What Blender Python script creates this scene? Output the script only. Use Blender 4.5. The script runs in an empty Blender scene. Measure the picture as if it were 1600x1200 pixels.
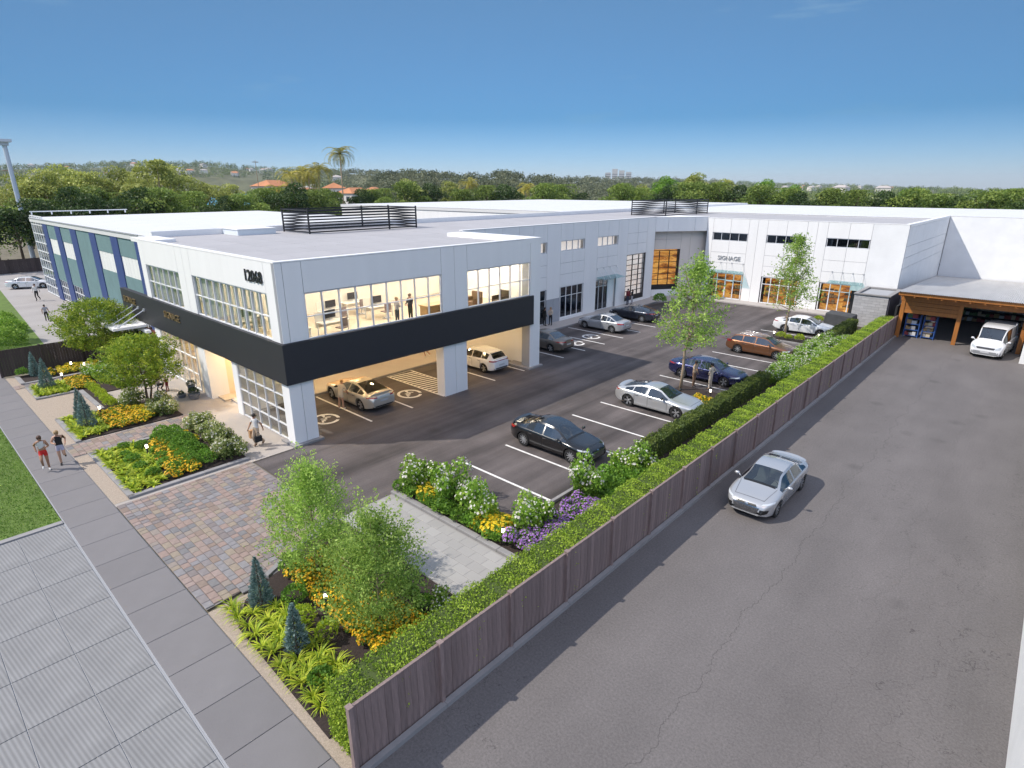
import bpy, bmesh, math, random
import numpy as np
from mathutils import Vector, Matrix, noise
from mathutils.bvhtree import BVHTree
rnd = random.Random(7)
rng = np.random.default_rng(7)
R = math.radians
scene = bpy.context.scene
COL = scene.collection

# ---------------- camera, sky, sun, exposure ----------------
cam_d = bpy.data.cameras.new('camera')
cam = bpy.data.objects.new('camera', cam_d); COL.objects.link(cam)
cam_d.sensor_width = 36.0; cam_d.lens = 912.65 / 1600 * 36
cam_d.clip_start = 0.2; cam_d.clip_end = 30000
cam.location = (0, 0, 12.0); cam.rotation_euler = (R(90 - 18.631), 0, R(42.524))
scene.camera = cam

SUN = Vector((-.62, -.70, 1.0)).normalized()
EL = math.asin(SUN.z); ROT = math.atan2(-SUN.x, SUN.y)
SKY_RAMP = ((0, (.27, .295, .37)), (.10, (.115, .21, .275)), (.30, (.29, .37, .37)), (.6, (1.9, 1.5, 1.12)), (1, (3.1, 2.1, 1.35)))
world = bpy.data.worlds.new('World'); scene.world = world; world.use_nodes = True
wn = world.node_tree; wn.nodes.clear()
sky = wn.nodes.new('ShaderNodeTexSky'); sky.sky_type = 'NISHITA'; sky.sun_disc = False
sky.sun_elevation = EL; sky.sun_rotation = ROT; sky.altitude = 50; sky.air_density = .8; sky.dust_density = .3; sky.ozone_density = 4
bg = wn.nodes.new('ShaderNodeBackground'); bg.inputs[1].default_value = 0.15
wo = wn.nodes.new('ShaderNodeOutputWorld')
# thin high wisps over the whole sky
tc = wn.nodes.new('ShaderNodeTexCoord'); mp = wn.nodes.new('ShaderNodeMapping'); mp.inputs['Scale'].default_value = (2.2, 2.2, 14)
nz = wn.nodes.new('ShaderNodeTexNoise'); nz.inputs['Scale'].default_value = 1.6; nz.inputs['Detail'].default_value = 9; nz.inputs['Roughness'].default_value = .62
rp = wn.nodes.new('ShaderNodeValToRGB'); rp.color_ramp.elements[0].position = .60; rp.color_ramp.elements[1].position = .82
rp.color_ramp.elements[1].color = (.45, .45, .45, 1)
mx = wn.nodes.new('ShaderNodeMix'); mx.data_type = 'RGBA'; mx.inputs['B'].default_value = (6.6, 6.9, 7.2, 1)
L = wn.links.new
L(tc.outputs['Generated'], mp.inputs[0]); L(mp.outputs[0], nz.inputs['Vector']); L(nz.outputs['Fac'], rp.inputs[0])
L(rp.outputs[0], mx.inputs['Factor']); L(sky.outputs[0], mx.inputs['A']); # horizon toned down, overhead sky brightened and warmed as added fill for shaded walls
sx = wn.nodes.new('ShaderNodeSeparateXYZ'); er = wn.nodes.new('ShaderNodeValToRGB'); ee = er.color_ramp.elements
while len(ee) < 5: ee.new(.5)
for e_, (p_, c_) in zip(ee, SKY_RAMP): e_.position = p_; e_.color = (*c_, 1)
ml = wn.nodes.new('ShaderNodeMix'); ml.data_type = 'RGBA'; ml.blend_type = 'MULTIPLY'; ml.inputs['Factor'].default_value = 1
L(tc.outputs['Generated'], sx.inputs[0]); L(sx.outputs['Z'], er.inputs[0]); L(mx.outputs['Result'], ml.inputs['A']); L(er.outputs[0], ml.inputs['B'])
L(ml.outputs['Result'], bg.inputs[0]); L(bg.outputs[0], wo.inputs[0])
sun_d = bpy.data.lights.new('sun', 'SUN'); sun_d.energy = 2.35; sun_d.angle = R(.6); sun_d.color = (1, .93, .83)
sun = bpy.data.objects.new('sun', sun_d); COL.objects.link(sun); sun.location = (-40, -40, 60)
sun.rotation_euler = (-SUN).to_track_quat('-Z', 'Y').to_euler()
vs = scene.view_settings; vs.view_transform = 'Standard'; vs.look = 'None'; vs.exposure = 1.02; vs.gamma = 1; vs.use_curve_mapping = False
scene.render.engine = 'CYCLES'
cy = scene.cycles; cy.use_denoising = True; cy.max_bounces = 7; cy.diffuse_bounces = 3; cy.glossy_bounces = 3; cy.transmission_bounces = 4
cy.transparent_max_bounces = 8; cy.volume_bounces = 0; cy.caustics_reflective = False; cy.caustics_refractive = False; cy.sample_clamp_indirect = 6
cy.use_light_tree = True

# ---------------- object helpers ----------------
def wloc(o):
    v = Vector((0, 0, 0))
    while o is not None:
        v += o.location; o = o.parent
    return v
def tag(o, label=None, cat=None, group=None, kind=None):
    if label: o['label'] = label
    if cat: o['category'] = cat
    if group: o['group'] = group
    if kind: o['kind'] = kind
    return o
def thing(name, label, cat, loc=(0, 0, 0), rotz=0, group=None):
    o = bpy.data.objects.new(name, None); COL.objects.link(o); o.empty_display_size = .2
    o.location = loc; o.rotation_euler = (0, 0, rotz)
    return tag(o, label, cat, group)
def link(name, me, parent=None, loc=None, rotz=0):
    o = bpy.data.objects.new(name, me); COL.objects.link(o)
    if parent is not None: o.parent = parent
    if loc is not None: o.location = loc
    if rotz: o.rotation_euler = (0, 0, rotz)
    return o
def dup(root, loc, rotz=0, label=None, group=None, scale=None):
    def cp(o, p):
        c = o.copy(); COL.objects.link(c)
        if p is not None: c.parent = p
        for ch in o.children: cp(ch, c)
        return c
    r = cp(root, None); r.location = loc; r.rotation_euler = (0, 0, rotz)
    if scale is not None: r.scale = scale if hasattr(scale, '__len__') else (scale,) * 3
    if label: r['label'] = label
    if group: r['group'] = group
    return r
class MB:
    def __init__(s): s.v = []; s.f = []; s.m = []
    def hexa(s, c, m=0):       # 8 corners: bottom ring 4, top ring 4
        n = len(s.v); s.v += [tuple(p) for p in c]
        for q in ((3, 2, 1, 0), (4, 5, 6, 7), (0, 1, 5, 4), (1, 2, 6, 5), (2, 3, 7, 6), (3, 0, 4, 7)):
            s.f.append([n + i for i in q]); s.m.append(m)
        return s
    def box(s, x0, y0, z0, x1, y1, z1, m=0):
        if x0 > x1: x0, x1 = x1, x0
        if y0 > y1: y0, y1 = y1, y0
        return s.hexa([(x0, y0, z0), (x1, y0, z0), (x1, y1, z0), (x0, y1, z0), (x0, y0, z1), (x1, y0, z1), (x1, y1, z1), (x0, y1, z1)], m)
    def prism(s, poly, z0, z1, m=0):
        n = len(s.v); k = len(poly)
        a = sum(poly[i][0] * poly[(i + 1) % k][1] - poly[(i + 1) % k][0] * poly[i][1] for i in range(k))
        if a < 0: poly = poly[::-1]
        s.v += [(x, y, z0) for x, y in poly] + [(x, y, z1) for x, y in poly]
        s.f.append([n + i for i in reversed(range(k))]); s.m.append(m)
        s.f.append([n + k + i for i in range(k)]); s.m.append(m)
        for i in range(k):
            j = (i + 1) % k; s.f.append([n + i, n + j, n + k + j, n + k + i]); s.m.append(m)
        return s
    def sheet(s, poly, z, m=0):
        n = len(s.v); k = len(poly)
        a = sum(poly[i][0] * poly[(i + 1) % k][1] - poly[(i + 1) % k][0] * poly[i][1] for i in range(k))
        if a < 0: poly = poly[::-1]
        s.v += [(x, y, z) for x, y in poly]; s.f.append(list(range(n, n + k))); s.m.append(m)
        return s
    def tube(s, pts, rad, n=8, m=0, cap=True):
        pts = [Vector(p) for p in pts]
        if not hasattr(rad, '__len__'): rad = [rad] * len(pts)
        b = len(s.v); up = Vector((0, 0, 1))
        for i, p in enumerate(pts):
            d = (pts[min(i + 1, len(pts) - 1)] - pts[max(i - 1, 0)]).normalized()
            a = d.cross(up if abs(d.z) < .95 else Vector((1, 0, 0))).normalized(); c = d.cross(a)
            for k in range(n):
                t = 2 * math.pi * k / n
                s.v.append(tuple(p + (a * math.cos(t) + c * math.sin(t)) * rad[i]))
        for i in range(len(pts) - 1):
            for k in range(n):
                q = (k + 1) % n
                s.f.append([b + i * n + k, b + i * n + q, b + (i + 1) * n + q, b + (i + 1) * n + k]); s.m.append(m)
        if cap:
            s.f.append([b + k for k in reversed(range(n))]); s.m.append(m)
            e = b + (len(pts) - 1) * n; s.f.append([e + k for k in range(n)]); s.m.append(m)
        return s
    def lathe(s, prof, org=(0, 0, 0), n=16, m=0, axis='z'):
        b = len(s.v)
        for r, z in prof:
            for k in range(n):
                t = 2 * math.pi * k / n; x, y = r * math.cos(t), r * math.sin(t)
                p = (x, y, z) if axis == 'z' else (x, z, y)
                s.v.append((p[0] + org[0], p[1] + org[1], p[2] + org[2]))
        for i in range(len(prof) - 1):
            for k in range(n):
                q = (k + 1) % n; f = [b + i * n + k, b + i * n + q, b + (i + 1) * n + q, b + (i + 1) * n + k]
                if axis != 'z': f = f[::-1]
                s.f.append(f); s.m.append(m)
        return s
    def ball(s, c, r, n=10, k=6, m=0, sc=(1, 1, 1)):
        prof = [(math.sin(math.pi * i / k) * r, -math.cos(math.pi * i / k) * r) for i in range(k + 1)]
        b = len(s.v); s.lathe(prof, (0, 0, 0), n, m)
        for i in range(b, len(s.v)):
            x, y, z = s.v[i]; s.v[i] = (c[0] + x * sc[0], c[1] + y * sc[1], c[2] + z * sc[2])
        return s
    def mesh(s, name, mats, smooth=False, org=(0, 0, 0), ang=None):
        me = bpy.data.meshes.new(name)
        me.from_pydata([(x - org[0], y - org[1], z - org[2]) for x, y, z in s.v], [], s.f)
        for mt in (mats if isinstance(mats, (list, tuple)) else [mats]): me.materials.append(mt)
        me.polygons.foreach_set('material_index', s.m)
        if smooth: me.polygons.foreach_set('use_smooth', [True] * len(s.f))
        if ang: me.set_sharp_from_angle(angle=R(ang))
        me.update(); return me
    def build(s, name, mats, parent=None, smooth=False, ang=None, kind=None, loc=None):
        org = wloc(parent) if parent is not None else (loc or (0, 0, 0))
        o = link(name, s.mesh(name, mats, smooth, org, ang), parent, loc if parent is None else None)
        if kind: o['kind'] = kind
        return o
def arr_mesh(name, V, F, mats, mi=None, tint=None, smooth=False):      # numpy arrays, all faces quads (or tris)
    me = bpy.data.meshes.new(name); k = F.shape[1]; n = len(F)
    me.vertices.add(len(V)); me.vertices.foreach_set('co', np.ascontiguousarray(V, dtype=np.float32).ravel())
    me.loops.add(n * k); me.loops.foreach_set('vertex_index', np.ascontiguousarray(F, dtype=np.int32).ravel())
    me.polygons.add(n); me.polygons.foreach_set('loop_start', np.arange(0, n * k, k, dtype=np.int32))
    for mt in (mats if isinstance(mats, (list, tuple)) else [mats]): me.materials.append(mt)
    if mi is not None: me.polygons.foreach_set('material_index', np.asarray(mi, dtype=np.int32))
    if tint is not None:
        a = me.attributes.new('tint', 'FLOAT', 'FACE'); a.data.foreach_set('value', np.asarray(tint, dtype=np.float32))
    if smooth: me.polygons.foreach_set('use_smooth', np.ones(n, dtype=bool))
    me.update(calc_edges=True); return me
# facade frames: F(u, d, z) -> world
class Frame:
    def __init__(s, o, u, n): s.o = Vector(o); s.u = Vector(u).normalized(); s.n = Vector(n).normalized()
    def __call__(s, u, d, z): p = s.o + s.u * u + s.n * d; return (p.x, p.y, z)
def fbox(mb, F, u0, u1, d0, d1, z0, z1, m=0):
    ring = [(u0, d1), (u1, d1), (u1, d0), (u0, d0)]
    mb.hexa([F(u, d, z0) for u, d in ring] + [F(u, d, z1) for u, d in ring], m); return mb
def text_mesh(txt, size, depth, F, u, z, d, mat, name, parent, sx=1.0, bold=0.0):
    cu = bpy.data.curves.new('t', 'FONT'); cu.body = txt; cu.size = size; cu.extrude = depth / 2; cu.align_x = 'CENTER'; cu.offset = bold
    cu.resolution_u = 3
    ob = bpy.data.objects.new('t', cu); COL.objects.link(ob)
    me = bpy.data.meshes.new_from_object(ob.evaluated_get(bpy.context.evaluated_depsgraph_get()))
    bpy.data.objects.remove(ob); bpy.data.curves.remove(cu)
    org = wloc(parent)
    for v in me.vertices:
        p = F(u + v.co.x * sx, d + v.co.z + depth / 2, z + v.co.y); v.co = Vector(p) - org
    me.materials.clear(); me.materials.append(mat); me.name = name
    return link(name, me, parent)

# ---------------- materials ----------------
def srgb(r, g, b):
    return tuple((c / 255 / 12.92 if c / 255 <= .04045 else ((c / 255 + .055) / 1.055) ** 2.4) for c in (r, g, b))
MATS = {}
def N(nt, t, **kw):
    n = nt.nodes.new(t)
    for k, v in kw.items():
        if k in n.inputs: n.inputs[k].default_value = v
        else: setattr(n, k, v)
    return n
def mat(name, col=(.5, .5, .5), rough=.6, metal=0., spec=.5, var=0., vscale=1.0, vstretch=None, bump=0., bscale=20., coat=0., rand=0., emit=None, estr=0., grain=0., gscale=60.):
    if name in MATS: return MATS[name]
    m = bpy.data.materials.new(name); m.use_nodes = True; nt = m.node_tree; b = nt.nodes['Principled BSDF']; l = nt.links.new
    b.inputs['Base Color'].default_value = (*col, 1); b.inputs['Roughness'].default_value = rough; b.inputs['Metallic'].default_value = metal
    b.inputs['Specular IOR Level'].default_value = spec; b.inputs['Coat Weight'].default_value = coat; b.inputs['Coat Roughness'].default_value = .04
    if emit: b.inputs['Emission Color'].default_value = (*emit, 1); b.inputs['Emission Strength'].default_value = estr
    out = None
    if var or rand or grain:
        tcn = N(nt, 'ShaderNodeTexCoord'); vec = tcn.outputs['Object']
        if vstretch:
            mpn = N(nt, 'ShaderNodeMapping'); mpn.inputs['Scale'].default_value = vstretch; l(vec, mpn.inputs[0]); vec2 = mpn.outputs[0]
        else: vec2 = vec
        val = None
        def addv(sock):
            nonlocal val
            if val is None: val = sock
            else:
                a = N(nt, 'ShaderNodeMath', operation='MULTIPLY'); l(val, a.inputs[0]); l(sock, a.inputs[1]); val = a.outputs[0]
        def rng_(sock, amt, lo=.25, hi=.75):
            r = N(nt, 'ShaderNodeMapRange'); r.inputs['From Min'].default_value = lo; r.inputs['From Max'].default_value = hi
            r.inputs['To Min'].default_value = 1 - amt; r.inputs['To Max'].default_value = 1 + amt; l(sock, r.inputs[0]); addv(r.outputs[0])
        if var:
            nzn = N(nt, 'ShaderNodeTexNoise', Scale=vscale, Detail=6., Roughness=.6); l(vec2, nzn.inputs['Vector']); rng_(nzn.outputs['Fac'], var)
        if grain:
            gz = N(nt, 'ShaderNodeTexNoise', Scale=gscale, Detail=2.); l(vec, gz.inputs['Vector']); rng_(gz.outputs['Fac'], grain)
        if rand:
            oi = N(nt, 'ShaderNodeObjectInfo'); rng_(oi.outputs['Random'], rand, 0, 1)
        mm = N(nt, 'ShaderNodeMix', data_type='RGBA', blend_type='MULTIPLY'); mm.inputs['Factor'].default_value = 1
        mm.inputs['A'].default_value = (*col, 1); l(val, mm.inputs['B']); l(mm.outputs['Result'], b.inputs['Base Color'])
    if bump:
        tcn = N(nt, 'ShaderNodeTexCoord'); bz = N(nt, 'ShaderNodeTexNoise', Scale=bscale, Detail=5.); l(tcn.outputs['Object'], bz.inputs['Vector'])
        bn = N(nt, 'ShaderNodeBump', Strength=bump, Distance=.02); l(bz.outputs['Fac'], bn.inputs['Height']); l(bn.outputs[0], b.inputs['Normal'])
    MATS[name] = m; return m
def ramp_mat(name, stops, src='random', rough=.8, var=.12, vscale=6., bump=.3, bscale=40.):   # colour picked per object or per face
    m = bpy.data.materials.new(name); m.use_nodes = True; nt = m.node_tree; b = nt.nodes['Principled BSDF']; l = nt.links.new
    b.inputs['Roughness'].default_value = rough
    if src == 'random': s = N(nt, 'ShaderNodeObjectInfo').outputs['Random']
    else: s = N(nt, 'ShaderNodeAttribute', attribute_name='tint').outputs['Fac']
    cr = N(nt, 'ShaderNodeValToRGB'); cr.color_ramp.interpolation = 'CONSTANT' if len(stops) > 4 else 'LINEAR'
    while len(cr.color_ramp.elements) < len(stops): cr.color_ramp.elements.new(.5)
    for i, c in enumerate(stops):
        cr.color_ramp.elements[i].position = i / len(stops) if len(stops) > 4 else i / max(1, len(stops) - 1); cr.color_ramp.elements[i].color = (*c, 1)
    l(s, cr.inputs[0])
    tcn = N(nt, 'ShaderNodeTexCoord'); nzn = N(nt, 'ShaderNodeTexNoise', Scale=vscale, Detail=6.); l(tcn.outputs['Object'], nzn.inputs['Vector'])
    r = N(nt, 'ShaderNodeMapRange'); r.inputs['From Min'].default_value = .25; r.inputs['From Max'].default_value = .75; r.inputs['To Min'].default_value = 1 - var; r.inputs['To Max'].default_value = 1 + var
    l(nzn.outputs['Fac'], r.inputs[0])
    mm = N(nt, 'ShaderNodeMix', data_type='RGBA', blend_type='MULTIPLY'); mm.inputs['Factor'].default_value = 1
    l(cr.outputs[0], mm.inputs['A']); l(r.outputs[0], mm.inputs['B']); l(mm.outputs['Result'], b.inputs['Base Color'])
    bz = N(nt, 'ShaderNodeTexNoise', Scale=bscale, Detail=4.); l(tcn.outputs['Object'], bz.inputs['Vector'])
    bn = N(nt, 'ShaderNodeBump', Strength=bump, Distance=.01); l(bz.outputs['Fac'], bn.inputs['Height']); l(bn.outputs[0], b.inputs['Normal'])
    MATS[name] = m; return m
def leaf_mat(name, stops, trans=.35, rough=.55, hue=0):
    m = bpy.data.materials.new(name); m.use_nodes = True; nt = m.node_tree; l = nt.links.new
    b = nt.nodes['Principled BSDF']; out = nt.nodes['Material Output']
    at = N(nt, 'ShaderNodeAttribute', attribute_name='tint'); cr = N(nt, 'ShaderNodeValToRGB')
    while len(cr.color_ramp.elements) < len(stops): cr.color_ramp.elements.new(.5)
    for i, c in enumerate(stops):
        cr.color_ramp.elements[i].position = i / max(1, len(stops) - 1); cr.color_ramp.elements[i].color = (*c, 1)
    l(at.outputs['Fac'], cr.inputs[0])
    oi = N(nt, 'ShaderNodeObjectInfo'); r = N(nt, 'ShaderNodeMapRange'); r.inputs['To Min'].default_value = .82; r.inputs['To Max'].default_value = 1.15; l(oi.outputs['Random'], r.inputs[0])
    mm = N(nt, 'ShaderNodeMix', data_type='RGBA', blend_type='MULTIPLY'); mm.inputs['Factor'].default_value = 1
    l(cr.outputs[0], mm.inputs['A']); l(r.outputs[0], mm.inputs['B'])
    l(mm.outputs['Result'], b.inputs['Base Color']); b.inputs['Roughness'].default_value = rough; b.inputs['Specular IOR Level'].default_value = .3
    if trans:
        t = N(nt, 'ShaderNodeBsdfTranslucent'); l(mm.outputs['Result'], t.inputs['Color']); ms = N(nt, 'ShaderNodeMixShader'); ms.inputs[0].default_value = trans
        l(b.outputs[0], ms.inputs[1]); l(t.outputs[0], ms.inputs[2]); l(ms.outputs[0], out.inputs[0])
    MATS[name] = m; return m
def glass_mat(name, tint=(.7, .78, .8), refl=.12, rough=.02):
    m = bpy.data.materials.new(name); m.use_nodes = True; nt = m.node_tree; l = nt.links.new; nt.nodes.remove(nt.nodes['Principled BSDF'])
    out = nt.nodes['Material Output']; t = N(nt, 'ShaderNodeBsdfTransparent'); t.inputs[0].default_value = (*tint, 1)
    g = N(nt, 'ShaderNodeBsdfGlossy'); g.inputs['Roughness'].default_value = rough; g.inputs['Color'].default_value = (.9, .95, 1, 1)
    lw = N(nt, 'ShaderNodeLayerWeight', Blend=.5); pw = N(nt, 'ShaderNodeMath', operation='POWER'); pw.inputs[1].default_value = 4; l(lw.outputs['Facing'], pw.inputs[0]); r = N(nt, 'ShaderNodeMapRange'); r.inputs['To Min'].default_value = refl * .5; r.inputs['To Max'].default_value = .8
    l(pw.outputs[0], r.inputs[0]); ms = N(nt, 'ShaderNodeMixShader'); l(r.outputs[0], ms.inputs[0]); l(t.outputs[0], ms.inputs[1]); l(g.outputs[0], ms.inputs[2]); l(ms.outputs[0], out.inputs[0])
    MATS[name] = m; return m

WHITE = mat('white_render', (.80, .795, .79), .55, var=.035, vscale=.7, vstretch=(2.2, 2.2, .22), bump=.05, bscale=30)
WHITE_R = mat('white_roof_sheet', (.66, .655, .65), .5, var=.05, vscale=.25)
STUCCO = mat('white_stucco', (.74, .745, .75), .8, var=.06, vscale=.8, bump=.5, bscale=9)
JOINT = mat('joint_grey', (.30, .31, .33), .8)
ROOFG = mat('roof_grey', (.375, .365, .375), .75, var=.06, vscale=.5, rand=.035, bump=.1)
BAND = mat('charcoal_fascia', (.021, .022, .028), .55, var=.05, vscale=2)
FRAME = mat('window_frame_pale', (.62, .64, .68), .4)
FRAMEW = mat('window_frame_white', (.75, .76, .78), .4)
BLACK = mat('black_metal', (.012, .012, .015), .45)
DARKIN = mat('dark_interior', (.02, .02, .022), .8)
GLASS = glass_mat('clear_glass', (.93, .95, .95), .06)
GLASSD = glass_mat('tinted_glass', (.35, .40, .48), .16)
GLASSC = glass_mat('car_glass', (.20, .25, .28), .36)
GLASSW = glass_mat('windscreen_glass', (.40, .47, .50), .30)
GLASST = glass_mat('canopy_glass', (.62, .80, .80), .10)
WARMW = mat('warm_wall', (.78, .64, .47), .8, var=.04)
OFFW = mat('office_wall', (.80, .74, .67), .8, var=.03)
OFFF = mat('office_floor', (.58, .49, .38), .6, var=.1, vscale=3)
LAMPW = mat('lamp_warm', (1, .9, .7), .5, emit=(1, .78, .50), estr=16.)
LAMPO = mat('lamp_office', (1, .9, .75), .5, emit=(1, .88, .71), estr=21.)
LAMPS = mat('lamp_soffit', (1, .9, .7), .5, emit=(1, .70, .34), estr=85.)
LAMPB = mat('lamp_bollard', (1, .9, .7), .5, emit=(1, .86, .62), estr=5.)
WOODC = mat('timber_orange', (.36, .135, .028), .5, var=.22, vscale=2.2, vstretch=(3, 3, .6), bump=.15, rand=.1)
KERB = mat('kerb_stone', (.25, .243, .245), .85, var=.12, vscale=2, bump=.2, rand=.06)
CONC = mat('concrete_grey', (.168, .160, .164), .85, var=.07, vscale=.9, rand=.05, grain=.06, gscale=50, bump=.12)
PAD = mat('pad_grey', (.315, .305, .295), .85, var=.06, vscale=.8, rand=.08, bump=.12)
PLAZA = mat('plaza_warm', (.36, .325, .295), .85, var=.07, vscale=.7, grain=.07, bump=.1)
WALK = mat('walkway_concrete', (.40, .37, .35), .85, var=.08, vscale=.6, grain=.05)
MULCH = mat('mulch', (.030, .020, .017), .95, var=.4, vscale=14, bump=1., bscale=25)
GRAVEL = mat('gravel', (.36, .295, .235), .95, var=.30, vscale=30, grain=.22, gscale=75, bump=.9, bscale=70)
LINE = mat('road_paint', (.68, .67, .65), .75, var=.20, vscale=5, grain=.15, gscale=40)
def ground_mat(name, col, streak, speck, sscale=(.9, .06, 1), cracks=False, rough=.85, warm=(1, 1, 1)):
    m = bpy.data.materials.new(name); m.use_nodes = True; nt = m.node_tree; l = nt.links.new; b = nt.nodes['Principled BSDF']; b.inputs['Roughness'].default_value = rough
    b.inputs['Specular IOR Level'].default_value = .35
    tcn = N(nt, 'ShaderNodeTexCoord'); mpn = N(nt, 'ShaderNodeMapping'); mpn.inputs['Scale'].default_value = sscale; l(tcn.outputs['Object'], mpn.inputs[0])
    a = N(nt, 'ShaderNodeTexNoise', Scale=1., Detail=5., Roughness=.55); l(mpn.outputs[0], a.inputs['Vector'])
    c = N(nt, 'ShaderNodeTexNoise', Scale=.35, Detail=6., Roughness=.6); l(tcn.outputs['Object'], c.inputs['Vector'])
    g = N(nt, 'ShaderNodeTexNoise', Scale=16., Detail=4., Roughness=.85); l(tcn.outputs['Object'], g.inputs['Vector'])
    cur = None
    for s, amt in ((a, streak), (c, streak * .6), (g, speck)):
        r = N(nt, 'ShaderNodeMapRange'); r.inputs['From Min'].default_value = .3; r.inputs['From Max'].default_value = .7; r.inputs['To Min'].default_value = 1 - amt; r.inputs['To Max'].default_value = 1 + amt
        l(s.outputs['Fac'], r.inputs[0])
        if cur is None: cur = r.outputs[0]
        else:
            k = N(nt, 'ShaderNodeMath', operation='MULTIPLY'); l(cur, k.inputs[0]); l(r.outputs[0], k.inputs[1]); cur = k.outputs[0]
    if cracks:
        mpc = N(nt, 'ShaderNodeMapping'); mpc.inputs['Scale'].default_value = (.12, .035, 1); mpc.inputs['Rotation'].default_value = (0, 0, .12)
        wz = N(nt, 'ShaderNodeTexNoise', Scale=.9, Detail=6.); l(tcn.outputs['Object'], wz.inputs['Vector'])
        ad = N(nt, 'ShaderNodeVectorMath', operation='SCALE'); ad.inputs['Scale'].default_value = 1.3; l(wz.outputs['Color'], ad.inputs[0])
        av = N(nt, 'ShaderNodeVectorMath', operation='ADD'); l(tcn.outputs['Object'], av.inputs[0]); l(ad.outputs[0], av.inputs[1]); l(av.outputs[0], mpc.inputs[0])
        vo = N(nt, 'ShaderNodeTexVoronoi', feature='DISTANCE_TO_EDGE', Scale=1.); l(mpc.outputs[0], vo.inputs['Vector'])
        r = N(nt, 'ShaderNodeMapRange'); r.inputs['From Max'].default_value = .0022; r.inputs['To Min'].default_value = .5; l(vo.outputs['Distance'], r.inputs[0])
        k = N(nt, 'ShaderNodeMath', operation='MULTIPLY'); l(cur, k.inputs[0]); l(r.outputs[0], k.inputs[1]); cur = k.outputs[0]
    def darken(sock, lo, hi, to):      # value below lo -> factor to, above hi -> 1
        nonlocal cur
        r = N(nt, 'ShaderNodeMapRange'); r.inputs['From Min'].default_value = lo; r.inputs['From Max'].default_value = hi; r.inputs['To Min'].default_value = to; l(sock, r.inputs[0])
        k = N(nt, 'ShaderNodeMath', operation='MULTIPLY'); l(cur, k.inputs[0]); l(r.outputs[0], k.inputs[1]); cur = k.outputs[0]
    sp_ = N(nt, 'ShaderNodeSeparateXYZ'); l(tcn.outputs['Object'], sp_.inputs[0])
    if cracks:      # a few long wandering cracks along the drive
        for x0_, sc_, amp_, w_ in ((-4.4, .55, 1.6, .010), (-1.6, .35, 2.2, .004)):
            cb = N(nt, 'ShaderNodeCombineXYZ'); cb.inputs['X'].default_value = x0_ * 7.3; l(sp_.outputs['Y'], cb.inputs['Y']); cn = N(nt, 'ShaderNodeTexNoise', Scale=sc_, Detail=7., Roughness=.62); l(cb.outputs[0], cn.inputs['Vector'])
            a1 = N(nt, 'ShaderNodeMath', operation='MULTIPLY_ADD'); a1.inputs[1].default_value = amp_; a1.inputs[2].default_value = -amp_ / 2 - x0_; l(cn.outputs['Fac'], a1.inputs[0])
            a2 = N(nt, 'ShaderNodeMath', operation='ADD'); l(a1.outputs[0], a2.inputs[0]); l(sp_.outputs['X'], a2.inputs[1]); a3 = N(nt, 'ShaderNodeMath', operation='ABSOLUTE'); l(a2.outputs[0], a3.inputs[0]); darken(a3.outputs[0], w_ * .5, w_ * 1.5, .62)
    ov = N(nt, 'ShaderNodeTexVoronoi', feature='F1', Scale=.33); l(tcn.outputs['Object'], ov.inputs['Vector']); on = N(nt, 'ShaderNodeTexNoise', Scale=3.5, Detail=4.); l(tcn.outputs['Object'], on.inputs['Vector'])
    oa = N(nt, 'ShaderNodeMath', operation='MULTIPLY_ADD'); oa.inputs[1].default_value = .16; l(on.outputs['Fac'], oa.inputs[0]); l(ov.outputs['Distance'], oa.inputs[2]); darken(oa.outputs[0], .12, .24, .80)
    mm = N(nt, 'ShaderNodeMix', data_type='RGBA', blend_type='MULTIPLY'); mm.inputs['Factor'].default_value = 1; mm.inputs['A'].default_value = (*col, 1); l(cur, mm.inputs['B']); l(mm.outputs['Result'], b.inputs['Base Color'])
    bn = N(nt, 'ShaderNodeBump', Strength=.5, Distance=.01); l(g.outputs['Fac'], bn.inputs['Height']); l(bn.outputs[0], b.inputs['Normal'])
    MATS[name] = m; return m
ASPH = ground_mat('asphalt_lot', (.088, .076, .075), .46, .22, (.9, .05, 1))
DRIVE = ground_mat('asphalt_drive', (.132, .121, .119), .12, .30, (.5, .12, 1), cracks=True)
GROUND = ground_mat('ground_earth', (.16, .14, .10), .2, .2, (.3, .3, 1))
PAVEDL = ground_mat('pale_drive', (.33, .31, .30), .08, .08, (.4, .2, 1))
PCOL = [tuple(q * .80 for q in srgb(*c)) for c in ((138, 131, 131), (155, 135, 126), (149, 138, 129), (126, 124, 125), (159, 141, 134), (154, 141, 125), (132, 123, 121), (142, 125, 114), (141, 138, 140), (155, 137, 128))]
PAVER = ramp_mat('paver_stone', PCOL, 'random', .8, .12)
PAVERT = ramp_mat('paver_stone_small', PCOL, 'tint', .8, .12)
GREYP = [srgb(*c) for c in ((158, 156, 156), (148, 147, 150), (166, 164, 162))]
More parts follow.
